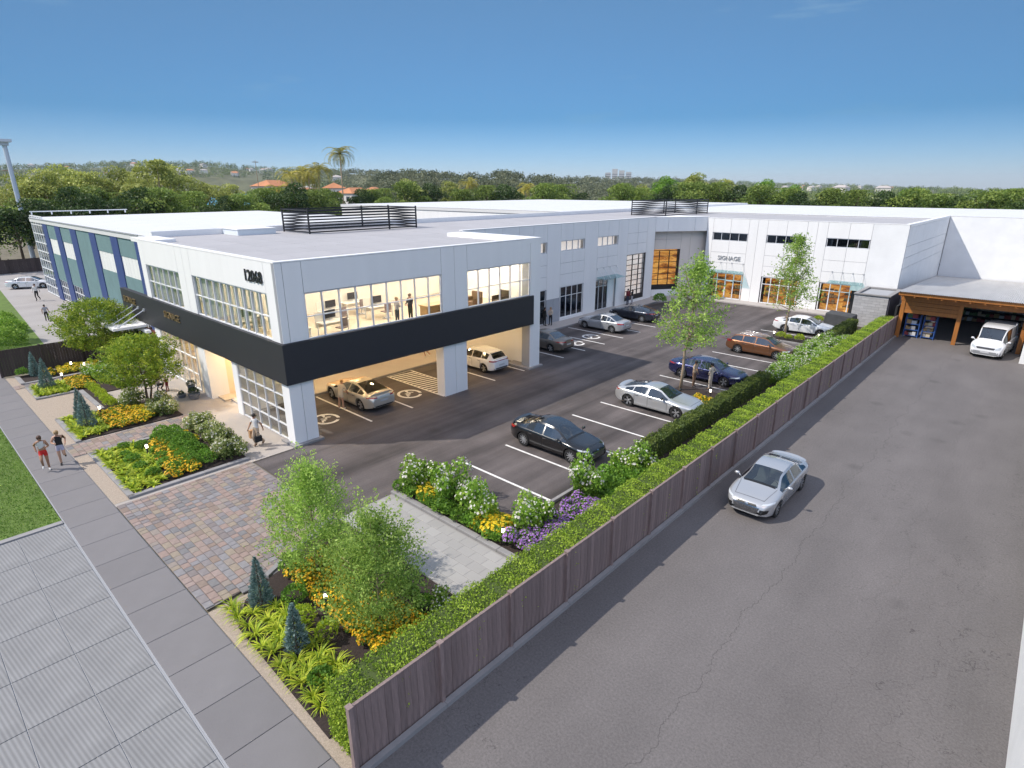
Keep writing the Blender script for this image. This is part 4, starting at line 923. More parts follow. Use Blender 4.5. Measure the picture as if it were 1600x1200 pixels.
    bm = bmesh.new(); bm.from_mesh(me); bmesh.ops.remove_doubles(bm, verts=bm.verts, dist=1e-5); bmesh.ops.recalc_face_normals(bm, faces=bm.faces)
    if bm.calc_volume(signed=True) < 0: bmesh.ops.reverse_faces(bm, faces=bm.faces)
    bm.to_mesh(me); bm.free()
    ob = bpy.data.objects.new('b', me); COL.objects.link(ob); cut = MB(); ar = wr + .05
    for xa in (wf_, wb_):
        for s in (1, -1):
            n = 26; b = len(cut.v); y0, y1 = s * (W2 - .27), s * (W2 + .2)
            for y in (y0, y1):
                for k in range(n): t = 2 * math.pi * k / n; cut.v.append((xa + ar * math.cos(t), y, wr + .01 + ar * math.sin(t)))
            for k in range(n): q = (k + 1) % n; cut.f.append([b + k, b + q, b + n + q, b + n + k]); cut.m.append(5)
            cut.f += [[b + k for k in range(n)], [b + n + k for k in reversed(range(n))]]; cut.m += [5, 5]
    cm = cut.mesh('c', [TRIM] * 6); bm = bmesh.new(); bm.from_mesh(cm); bmesh.ops.recalc_face_normals(bm, faces=bm.faces); bm.to_mesh(cm); bm.free()
    co_ = bpy.data.objects.new('c', cm); COL.objects.link(co_)
    md = ob.modifiers.new('x', 'BOOLEAN'); md.operation = 'DIFFERENCE'; md.object = co_; md.solver = 'EXACT'
    for slv, slf in (('EXACT', False), ('EXACT', True), ('FAST', False)):
        md.solver = slv
        if slv == 'EXACT': md.use_self = slf
        bpy.context.view_layer.update(); dg = bpy.context.evaluated_depsgraph_get(); em = bpy.data.meshes.new_from_object(ob.evaluated_get(dg))
        wid = max(abs(v.co.y) for v in em.vertices)
        if wid < W2 + .13 and len(em.polygons) > 600: break
    bpy.data.objects.remove(ob); bpy.data.objects.remove(co_)
    bm = bmesh.new(); bm.from_mesh(em); bvh = BVHTree.FromBMesh(bm)
    def sub(keep, name, mats, remap, off=0.):
        b2 = bm.copy(); bmesh.ops.delete(b2, geom=[f for f in b2.faces if f.material_index not in keep], context='FACES')
        if off:
            for v in b2.verts: v.co += v.normal * off
        for f in b2.faces: f.material_index = remap.get(f.material_index, 0); f.smooth = True
        mm = bpy.data.meshes.new(name); b2.to_mesh(mm); b2.free()
        mm.materials.clear()
        for q in mats: mm.materials.append(q)
        mm.set_sharp_from_angle(angle=R(38)); return mm
    parts = [('body', sub({0, 3, 5}, 'body', [TRIM, TRIM], {0: 0, 3: 1, 5: 1}), True, None), ('windscreen', sub({1}, 'windscreen', [GLASSW], {}), False, None), ('rear_window', sub({4}, 'rear_window', [GLASSC], {}), False, None)]
    # side windows: one per island
    b2 = bm.copy(); bmesh.ops.delete(b2, geom=[f for f in b2.faces if f.material_index != 2], context='FACES'); seen = set()
    b2.faces.ensure_lookup_table()
    for f0 in b2.faces:
        if f0.index in seen: continue
        st_ = [f0]; isl_ = []; seen.add(f0.index)
        while st_:
            f = st_.pop(); isl_.append(f)
            for e in f.edges:
                for g in e.link_faces:
                    if g.index not in seen: seen.add(g.index); st_.append(g)
        vm = {}; vv = []; ff = []
        for f in isl_:
            q = []
            for v in f.verts:
                if v.index not in vm: vm[v.index] = len(vv); vv.append(tuple(v.co))
                q.append(vm[v.index])
            ff.append(q)
        mm = bpy.data.meshes.new('side_window'); mm.from_pydata(vv, [], ff); mm.materials.append(GLASSC); mm.polygons.foreach_set('use_smooth', [True] * len(ff)); mm.update(); parts.append(('side_window', mm, False, None))
    b2.free()
    # surface-hugging patches
    def patch(name, c4, d, m, off=.006, nx=8, ny=4, only=True):
        d = Vector(d).normalized(); vv, ff = [], []; ok = True
        for j in range(ny + 1):
            for i in range(nx + 1):
                u, v = i / nx, j / ny; a = Vector(c4[0]).lerp(Vector(c4[1]), u); b = Vector(c4[3]).lerp(Vector(c4[2]), u); p = a.lerp(b, v)
                h, nrm, _, _ = bvh.ray_cast(p - d * 3, d)
                if h is None: h = p; nrm = -d
                if nrm.dot(d) > 0: nrm = -nrm
                vv.append(tuple(h + nrm * off - d * .0))
        n1 = len(vv)
        for j in range(ny):
            for i in range(nx): a = j * (nx + 1) + i; ff.append([a, a + 1, a + nx + 2, a + nx + 1])
        mm = bpy.data.meshes.new(name); mm.from_pydata(vv, [], ff); mm.materials.append(m); mm.polygons.foreach_set('use_smooth', [True] * len(ff)); mm.update()
        if only: parts.append((name, mm, m is None, None))
        return mm
    X = 3.0
    if not van:
        up = lambda a: [(p, q, 2) for p, q in a]
        patch('cowl_panel', up([(xc - .03, -.60), (xc - .03, .60), (xc + .075, .62), (xc + .075, -.62)]), (0, 0, -1), TRIM, .004, 14, 1)
        for s in (1, -1): patch('bonnet_seam', up([(xc + .08, s * .70), (L2 - .32, s * .56), (L2 - .32, s * .545), (xc + .08, s * .686)]), (0, 0, -1), TRIM, .003, 12, 1)
        patch('bonnet_seam', up([(L2 - .335, -.56), (L2 - .335, .56), (L2 - .318, .56), (L2 - .318, -.56)]), (0, 0, -1), TRIM, .003, 12, 1)
        if xb > -2.1: patch('boot_seam', up([(xb - .07, -.62), (xb - .07, .62), (xb - .085, .62), (xb - .085, -.62)]), (0, 0, -1), TRIM, .003, 12, 1)
    for s in (1, -1):
        y = lambda v: s * v
        for spec in P['heads']: patch('headlight', [(X, y(a), b) for a, b in spec], (-1, 0, 0), LENS, .008, 10, 4)
        for spec in P['tails']: patch('tail_light', [(-X, y(a), b) for a, b in spec], (1, 0, 0), TAIL, .008, 10, 4)
        if s == 1 or True:
            for x0 in P['seams']: patch('door_seam', [(x0, y(2), P['seam_z'][0]), (x0 + .018, y(2), P['seam_z'][0]), (x0 + .018, y(2), P['seam_z'][1]), (x0, y(2), P['seam_z'][1])], (0, -s, 0), TRIM, .003, 1, 10)
            for x0 in P['handles']: patch('door_handle', [(x0, y(2), P['hz']), (x0 + .2, y(2), P['hz'] + .006), (x0 + .2, y(2), P['hz'] + .036), (x0, y(2), P['hz'] + .03)], (0, -s, 0), P.get('handle_m', CHROME), .022, 4, 1)
        if P.get('chrome_line'): pass
    for nm, spec, m in P['front']:
        patch(nm, [(X, a, b) for a, b in spec], (-1, 0, 0), m, .010 if nm != 'number_plate' else .022, 14, 4)
    for nm, spec, m in P['rear']: patch(nm, [(-X, a, b) for a, b in spec], (1, 0, 0), m, .010 if nm != 'number_plate' else .020, 10, 3)
    if P.get('lip'):
        x0_, hh = P['lip']; vv, ff = [], []; ys = np.linspace(-.70, .70, 15)
        def sz(x, y):
            h, _, _, _ = bvh.ray_cast(Vector((x, y, 3)), Vector((0, 0, -1))); return h.z if h is not None else 1.0
        for y in ys:
            xe = x0_ - .16 + .10 * (y / .7) ** 2; k_ = 1 - .5 * (abs(y) / .7) ** 4; a, b = sz(x0_ + .04, y), sz(xe + .02, y); vv += [(x0_ + .04 + .06 * (y / .7) ** 2, y, a + .002), (xe, y, max(a, b) + hh * k_), (xe - .02, y, max(a, b) + hh * k_ - .02), (xe + .03, y, b - .01)]
        for i in range(14):
            for j in range(3): ff.append([i * 4 + j, i * 4 + j + 1, i * 4 + 4 + j + 1, i * 4 + 4 + j])
        mm = bpy.data.meshes.new('spoiler'); mm.from_pydata(vv, [], ff); mm.materials.append(TRIM); mm.polygons.foreach_set('use_smooth', [True] * len(ff)); mm.set_sharp_from_angle(angle=R(40)); mm.update(); parts.append(('spoiler', mm, True, None))
    bm.free()
    # mirrors
    mx_, mz = xc - .28, interp(belt, xc - .28) + .05
    for s in (1, -1):
        mb = MB(); yb = W2 * .93 * s
        mb.tube([(mx_, yb, mz - .03), (mx_ - .02, yb + s * .10, mz + .02)], .025, 6); mb.ball((mx_ - .03, yb + s * .17, mz + .05), .10, 10, 6, 0, (.75, 1.15, .72)); parts.append(('wing_mirror', mb.mesh('wing_mirror', [TRIM], True), not P.get('mirror_black'), None))
    # wheels
    tw = .20; wm = MB().lathe([(wr * .66, -tw / 2), (wr * .93, -tw / 2), (wr, -tw * .34), (wr, tw * .34), (wr * .93, tw / 2), (wr * .66, tw / 2)], n=26, axis='y').mesh('wheel', TYRE, True, ang=40)
    r_ = MB().lathe([(wr * .70, .098), (wr * .66, .096), (wr * .63, .05), (wr * .60, -.02), (0, -.02)], n=26, axis='y', m=1)
    ns = P.get('spokes', 5)
    for k in range(ns):
        for o_ in ((-.16, .16) if ns <= 6 else (0,)):
            t = 2 * math.pi * k / ns; t2 = t + o_ * (1 if ns <= 6 else 0)
            p0 = Vector((math.cos(t) * .03, .06, math.sin(t) * .03)); p1 = Vector((math.cos(t2) * wr * .66, .085, math.sin(t2) * wr * .66)); sd = Vector((-math.sin(t), 0, math.cos(t))) * .022; dp = Vector((0, .03, 0))
            r_.hexa([p0 - sd - dp, p1 - sd - dp, p1 + sd - dp, p0 + sd - dp, p0 - sd, p1 - sd, p1 + sd, p0 + sd])
    r_.lathe([(.05, .045), (.055, .075), (0, .08)], n=10, axis='y'); rimm = r_.mesh('rim', [P.get('rim', RIM), TRIM], True, ang=40)
    for xa in (wf_, wb_):
        for s in (1, -1): parts.append(('wheel', (wm, rimm, (xa, s * (W2 - .115), wr + .001), s), False, None))
    # interior
    it = MB(); z0 = .5
    for y in (.36, -.36):
        it.box(xB - .05, y - .24, z0 - .1, xB + .48, y + .24, z0 + .08); it.hexa([(xB - .16, y - .23, z0), (xB + .02, y - .23, z0), (xB + .02, y + .23, z0), (xB - .16, y + .23, z0), (xB - .34, y - .2, z0 + .58), (xB - .2, y - .2, z0 + .58), (xB - .2, y + .2, z0 + .58), (xB - .34, y + .2, z0 + .58)]); it.box(xB - .38, y - .12, z0 + .6, xB - .28, y + .12, z0 + .76)
    if not van: it.box(xB - 1.3, -.62, z0 - .1, xB - .72, .62, z0 + .08); it.box(xB - 1.45, -.62, z0, xB - 1.22, .62, z0 + .5)
    it.box(xc - .45, -W2 * .82, .68, xc - .02, W2 * .82, interp(belt, xc - .3) - .06, 1); it.box(-L2 + .5, -W2 * .84, .30, xc + .1, W2 * .84, .36, 1)
    for k in range(12):
        t = 2 * math.pi * k / 12; t1 = 2 * math.pi * (k + 1) / 12; it.tube([(xc - .52, .36 + .18 * math.cos(t), .86 + .17 * math.sin(t)), (xc - .52, .36 + .18 * math.cos(t1), .86 + .17 * math.sin(t1))], .014, 5, 1)
    parts.append(('interior', it.mesh('interior', [P.get('seat', SEATM), mat('dash_dark', (.02, .02, .022), .7)]), False, None))
    for fn in P.get('extra', ()): parts += fn()
    return parts
def car(parts, label, name, cat, loc, rotz, pm, group=None):
    t = thing(name, label, cat, loc, 0, group)
    for nm, me, p, _ in parts:
        if nm == 'wheel':
            w = link('wheel', me[0], t, me[2]); r = link('rim', me[1], w)
            if me[3] < 0: r.rotation_euler = (0, 0, math.pi)
        else:
            o = link(nm, me, t)
            if p: o.material_slots[0].link = 'OBJECT'; o.material_slots[0].material = pm
    t.rotation_euler = (0, 0, rotz); return t
def mbp(name, m, *boxes, smooth=False, paintit=False):
    mb = MB()
    for b in boxes: mb.hexa(b) if len(b) == 8 else mb.box(*b)
    return (name, mb.mesh(name, [m]), paintit, None)
H1 = [[(.60, .70), (.90, .66), (.90, .74), (.52, .76)]]
T1 = [[(.52, .80), (.90, .82), (.90, .94), (.55, .92)]]
base = dict(L=4.82, W=1.84, cowl=1.12, wtop=.28, rtop=-.92, rbot=-1.80, bp=-.20, quarter=-1.13, sideend=-1.62, axf=1.46, axr=-1.40, wheel_r=.335, roofw=.58,
    top=[(-2.41, .84), (-2.37, 1.03), (-2.25, 1.075), (-1.80, 1.09), (-.92, 1.385), (-.40, 1.44), (.28, 1.385), (1.12, 1.035), (1.3, .985), (2.0, .85), (2.28, .74), (2.38, .62), (2.41, .50)],
    belt=[(-2.41, .74), (-2.2, .93), (-1.6, .985), (0, .935), (1.12, .905), (1.9, .80), (2.25, .68), (2.41, .46)], sill=[(-2.41, .34), (-2.1, .24), (-1.6, .19), (1.6, .19), (2.2, .21), (2.41, .30)],
    taper_f=(.95, .36), taper_r=(.75, .26), heads=H1, tails=T1, seams=(.95, -.24, -1.08), seam_z=(.32, .90), handles=(-.16, -1.02), hz=.80,
    front=[('grille', [(-.36, .52), (.36, .52), (.42, .66), (-.42, .66)], TRIM), ('lower_intake', [(-.62, .31), (.62, .31), (.70, .44), (-.70, .44)], TRIM), ('number_plate', [(-.20, .46), (.20, .46), (.20, .53), (-.20, .53)], PLATE)],
    rear=[('rear_valance', [(-.72, .33), (.72, .33), (.74, .43), (-.74, .43)], TRIM), ('number_plate', [(-.26, .64), (.26, .64), (.26, .75), (-.26, .75)], PLATE)])
def spoiler(x, z, w, ch=.18, gap=.10):
    def f():
        mb = MB(); a = [(x - ch, -w, z + gap + .03), (x, -w, z + gap), (x, w, z + gap), (x - ch, w, z + gap + .03)]
        mb.hexa(a + [(p, q, r + .022) for p, q, r in a])
        for y in (-w + .06, w - .1): mb.box(x - ch * .7, y, z - .02, x - .03, y + .04, z + gap + .03)
        return [('spoiler', mb.mesh('spoiler', [TRIM]), True, None)]
    return f
def aerial(x, z):
    return lambda: [('roof_aerial', MB().hexa([(x - .16, -.03, z), (x, -.012, z), (x, .012, z), (x - .16, .03, z), (x - .15, -.006, z + .055), (x - .1, -.004, z + .03), (x - .1, .004, z + .03), (x - .15, .006, z + .055)]).mesh('roof_aerial', [TRIM]), True, None)]
def rails(x0, x1, y, z):
    return lambda: [('roof_rail', MB().tube([(x0, s * y, z - .03), (x0 + .12, s * y, z + .03), (x1 - .12, s * y, z + .03), (x1, s * y, z - .03)], .018, 6).mesh('roof_rail', [CHROME], True), False, None) for s in (1, -1)]
sedan = car_type(dict(base, extra=(aerial(-.9, 1.375),), spokes=8))
sedan_sp = car_type(dict(base, extra=(aerial(-.9, 1.375),), lip=(-2.14, .03), spokes=10, L=4.82, wheel_r=.35, flare=.03,
    front=[('grille', [(-.40, .36), (.40, .36), (.50, .60), (-.50, .60)], mat('mesh_grille', (.10, .10, .105), .35, metal=.5, grain=.5, gscale=28)), ('upper_grille', [(-.40, .625), (.40, .625), (.34, .70), (-.34, .70)], TRIM), ('chrome_strip', [(-.50, .60), (.50, .60), (.50, .622), (-.50, .622)], CHROME), ('emblem', [(-.06, .645), (.06, .645), (.06, .69), (-.06, .69)], CHROME), ('lower_intake', [(.50, .36), (.74, .40), (.78, .54), (.52, .56)], TRIM), ('lower_intake', [(-.50, .36), (-.74, .40), (-.78, .54), (-.52, .56)], TRIM)], heads=[[(.54, .70), (.88, .74), (.87, .80), (.56, .745)]], seat=SEATL))
fast = car_type(dict(base, L=4.98, W=1.92, cowl=1.02, wtop=.22, rtop=-.70, rbot=-1.95, bp=-.30, quarter=-1.22, sideend=-1.72, axf=1.52, axr=-1.48, wheel_r=.36, roofw=.57, flare=.045, pano=(-.35, .05), mirror_black=True, handle_m=TRIM, spokes=5,
    top=[(-2.49, .84), (-2.43, .99), (-2.2, 1.06), (-1.95, 1.10), (-1.3, 1.28), (-.70, 1.385), (-.3, 1.41), (.22, 1.36), (1.02, 1.02), (1.3, .965), (2.0, .86), (2.35, .74), (2.46, .60), (2.49, .48)],
    belt=[(-2.49, .74), (-2.2, .96), (-1.6, 1.0), (0, .93), (1.02, .90), (1.9, .80), (2.3, .68), (2.49, .44)], sill=[(-2.49, .34), (-2.1, .22), (-1.6, .17), (1.6, .17), (2.2, .18), (2.49, .26)],
    heads=[[(.54, .64), (.88, .68), (.87, .76), (.52, .71)]], tails=[[(.42, .86), (.92, .88), (.92, .94), (.42, .93)]],
    front=[('grille', [(-.46, .42), (.46, .42), (.40, .66), (-.40, .66)], TRIM), ('lower_intake', [(.56, .28), (.86, .30), (.84, .46), (.60, .42)], TRIM), ('lower_intake', [(-.56, .28), (-.86, .30), (-.84, .46), (-.60, .42)], TRIM)], lip=(-2.2, .04), extra=(aerial(-.8, 1.37),)))
coupe = car_type(dict(base, L=4.86, cowl=1.0, wtop=.2, rtop=-.72, rbot=-1.95, bp=-.25, quarter=-1.22, sideend=-1.62, flare=.035, wheel_r=.345,
    top=[(-2.43, .84), (-2.38, .98), (-2.2, 1.03), (-1.95, 1.06), (-1.3, 1.24), (-.72, 1.36), (-.3, 1.385), (.2, 1.335), (1.0, 1.0), (1.3, .95), (2.0, .82), (2.28, .72), (2.40, .60), (2.43, .48)],
    tails=[[(.20, .80), (.92, .84), (.92, .93), (.20, .90)]], extra=(aerial(-.8, 1.35),), spokes=10))
limo = car_type(dict(base, L=4.95, rtop=-.98, rbot=-1.78, top=[(-2.475, .86), (-2.43, 1.03), (-2.25, 1.07), (-1.78, 1.085), (-.98, 1.40), (-.40, 1.45), (.30, 1.395), (1.12, 1.035), (1.3, .99), (2.0, .87), (2.33, .76), (2.44, .62), (2.475, .50)],
    belt=[(-2.475, .76), (-2.2, .93), (-1.6, .985), (0, .935), (1.12, .905), (1.9, .82), (2.3, .70), (2.475, .46)], sill=[(-2.475, .34), (-2.1, .24), (-1.6, .19), (1.6, .19), (2.2, .21), (2.475, .30)], pano=(-.3, .12), tails=[[(.30, .86), (.90, .88), (.90, .95), (.32, .94)]], rear=base['rear'] + [('chrome_strip', [(-.74, .44), (.74, .44), (.74, .47), (-.74, .47)], CHROME)]))
hatch = car_type(dict(base, L=4.38, W=1.80, cowl=1.18, wtop=.42, rtop=-1.62, rbot=-2.02, bp=-.15, quarter=-1.05, sideend=-1.62, axf=1.36, axr=-1.30, pano=(-.9, .35), sill_black=True,
    top=[(-2.19, .78), (-2.16, .98), (-2.02, 1.06), (-1.62, 1.40), (-1.1, 1.465), (-.3, 1.49), (.42, 1.42), (1.18, 1.08), (1.4, 1.01), (1.9, .88), (2.10, .74), (2.17, .62), (2.19, .5)],
    belt=[(-2.19, .7), (-2.05, .97), (-1.6, 1.02), (0, .96), (1.18, .93), (1.8, .82), (2.05, .70), (2.19, .46)], sill=[(-2.19, .34), (-1.9, .22), (1.8, .2), (2.19, .28)], seams=(.98, -.2, -1.0), handles=(-.12, -.95), hz=.82,
    tails=[[(.50, .86), (.86, .86), (.86, .96), (.50, .93)]], rear=[('rear_valance', [(-.66, .33), (.66, .33), (.7, .45), (-.7, .45)], TRIM), ('number_plate', [(-.26, .56), (.26, .56), (.26, .67), (-.26, .67)], PLATE), ('light_bar', [(-.5, .89), (.5, .89), (.5, .93), (-.5, .93)], TAIL)], extra=(spoiler(-1.62, 1.37, .56, .2, .02),)))
wagon = car_type(dict(base, L=4.85, W=1.85, cowl=1.2, wtop=.42, rtop=-1.75, rbot=-2.25, bp=-.15, quarter=-1.12, sideend=-2.0, axf=1.48, axr=-1.40, flare=.03,
    top=[(-2.42, .80), (-2.40, .96), (-2.25, 1.02), (-1.75, 1.37), (-1.2, 1.44), (-.3, 1.475), (.42, 1.42), (1.2, 1.07), (1.4, 1.01), (2.0, .88), (2.28, .76), (2.39, .62), (2.42, .5)],
    belt=[(-2.42, .72), (-2.28, .95), (-1.6, 1.0), (0, .95), (1.2, .92), (1.9, .82), (2.25, .70), (2.42, .46)], tails=[[(.60, .84), (.90, .84), (.90, 1.0), (.62, .98)]], extra=(rails(-1.6, .2, .56, 1.445),), spokes=8))
van = car_type(dict(base, van=True, L=4.95, W=1.98, cowl=1.66, wtop=.95, rtop=-2.40, rbot=-2.44, bp=.0, quarter=-1.2, sideend=.0, axf=1.55, axr=-1.55, wheel_r=.36, roofw=.84, mirror_black=False, sill_black=True,
    top=[(-2.475, 1.95), (-2.44, 2.14), (-2.3, 2.17), (-1.5, 2.19), (0, 2.18), (.95, 2.06), (1.66, 1.36), (1.9, 1.28), (2.30, 1.15), (2.42, 1.0), (2.465, .72), (2.475, .5)],
    belt=[(-2.475, 1.12), (-1.6, 1.2), (0, 1.18), (1.62, 1.10), (2.1, 1.0), (2.3, .80), (2.475, .46)], sill=[(-2.475, .36), (-1.6, .24), (1.6, .22), (2.475, .28)], taper_f=(.6, .20), taper_r=(.3, .08), seams=(1.35, .05), handles=(.12,), hz=.95,
    heads=[[(.58, .72), (.88, .78), (.86, .98), (.62, .88)]], tails=[[(.80, .7), (.95, .7), (.95, 1.3), (.82, 1.3)]],
    front=[('grille', [(-.50, .72), (.50, .72), (.58, .86), (-.58, .86)], mat('grey_grille', (.09, .09, .10), .4, metal=.4)), ('bumper', [(-.90, .32), (.90, .32), (.92, .56), (-.92, .56)], mat('grey_bumper', (.20, .205, .22), .6)), ('number_plate', [(-.26, .44), (.26, .44), (.26, .54), (-.26, .54)], PLATE)], rear=[], seat=SEATM))
PW = paint('white', (.72, .73, .75), .0, .25); PS = paint('silver', (.50, .51, .52), .55, .30); PK = paint('black', (.008, .008, .009), .2, .18); PN = paint('navy', (.016, .020, .085), .5, .25)
PB = paint('bronze', (.20, .085, .035), .6, .30); PG = paint('taupe', (.20, .165, .135), .6, .32); PE = paint('champagne', (.52, .49, .43), .5, .32); PD = paint('slate', (.035, .042, .060), .6, .28); PC = paint('pearl', (.43, .44, .46), .45, .27)
car(sedan_sp, 'glossy black sedan with rear spoiler parked nearest the white flower bushes', 'parked_car', 'car', (-15.85, 20.5, .006), 0, PK, 'cars in the right row of bays')
car(fast, 'silver grey fastback with sunroof and dark wheels parked right row', 'parked_car', 'car', (-14.95, 28.72, .006), 0, PS, 'cars in the right row of bays')
car(limo, 'dark navy sedan behind the two men in beige', 'parked_car', 'car', (-15.25, 35.65, .006), 0, PN, 'cars in the right row of bays')
car(wagon, 'bronze brown estate car with roof rails', 'parked_car', 'car', (-15.0, 44.15, .006), 0, PB, 'cars in the right row of bays')
car(limo, 'white sedan beside the dark covered box', 'parked_car', 'car', (-14.75, 53.6, .006), 0, PW, 'cars in the right row of bays')
car(sedan_sp, 'white sedan driving towards the camera down the grey driveway', 'moving_car', 'car', (-6.66, 22.75, .006), -math.pi / 2, PC)
car(fast, 'champagne fastback parked under the office block beside the woman', 'parked_car', 'car', (-28.6, 17.85, .006), math.pi, PE, 'cars parked along the building side')
car(hatch, 'white hatchback parked behind the middle white pier', 'parked_car', 'car', (-28.35, 27.5, .006), math.pi, PW, 'cars parked along the building side')
car(limo, 'taupe saloon parked half behind the end pier', 'parked_car', 'car', (-28.4, 34.65, .006), math.pi, PG, 'cars parked along the building side')
car(sedan, 'light silver sedan parked in front of the shaded wing', 'parked_car', 'car', (-28.4, 43.05, .006), math.pi, PC, 'cars parked along the building side')
car(coupe, 'slate blue sporty coupe parked closest to the gridded shop window', 'parked_car', 'car', (-28.7, 48.55, .006), math.pi, PD, 'cars parked along the building side')
vn = car(van, 'white delivery van nosing out of the timber garage', 'van', 'van', (-2.12, 56.45, .006), -math.pi / 2 - .12, PW)
car(limo, 'white sedan parked alone on the pale drive at far left', 'parked_car', 'car', (-94.2, 13.4, .0), math.radians(62), PW)

# ---------------- people ----------------
SKIN1 = mat('skin_light', (.50, .29, .20), .55); SKIN2 = mat('skin_tan', (.34, .18, .11), .55)
def cloth(n, c, v=.08): return mat('cloth_' + n, c, .85, var=v, vscale=6)
HAIRD = mat('hair_dark', (.018, .012, .010), .6); HAIRB = mat('hair_blond', (.30, .19, .085), .6); HAIRN = mat('hair_brown', (.07, .032, .018), .6)
POSES = {
    # per side: elbow, wrist, knee, ankle (x forward, y outward, z up, metres on a 1.75 m body); lean = torso pitch
    'stand': dict(R=((-.02, .25, 1.14), (.06, .27, .89), (.02, .10, .49), (0, .10, .08)), L=((-.02, .25, 1.14), (.05, .27, .89), (.0, .10, .49), (-.03, .11, .08)), lean=0),
    'walk': dict(R=((.10, .24, 1.15), (.26, .22, .98), (.16, .09, .51), (.02, .09, .10)), L=((-.14, .24, 1.16), (-.20, .24, .90), (.06, .09, .50), (-.30, .09, .17)), lean=.03),
    'run': dict(R=((-.24, .25, 1.20), (-.06, .22, 1.02), (.30, .10, .62), (.10, .10, .28)), L=((.02, .26, 1.16), (.24, .16, 1.20), (.06, .09, .49), (-.02, .09, .08)), lean=.08),
    'run2': dict(R=((.02, .26, 1.16), (.24, .16, 1.20), (.06, .09, .49), (-.02, .09, .08)), L=((-.24, .25, 1.20), (-.06, .22, 1.02), (.10, .10, .50), (-.34, .10, .40)), lean=.08),
    'hold': dict(R=((.04, .25, 1.15), (.27, .10, 1.12), (.01, .10, .49), (0, .11, .08)), L=((.04, .25, 1.15), (.26, .12, 1.10), (.0, .10, .49), (-.02, .12, .08)), lean=0),
    'reach': dict(R=((.12, .36, 1.24), (.30, .44, 1.30), (.04, .11, .49), (.02, .13, .08)), L=((-.02, .25, 1.14), (.05, .27, .90), (.0, .10, .49), (-.06, .13, .08)), lean=.05),
    'lean': dict(R=((.26, .23, 1.06), (.46, .14, .98), (.03, .10, .49), (.02, .11, .08)), L=((.26, .23, 1.06), (.46, .12, 1.02), (.0, .10, .49), (-.08, .11, .08)), lean=.30),
    'hips': dict(R=((-.06, .36, 1.16), (.06, .20, 1.00), (.02, .12, .49), (.0, .15, .08)), L=((-.06, .36, 1.16), (.06, .20, 1.00), (.0, .12, .49), (-.02, .15, .08)), lean=-.02),
}
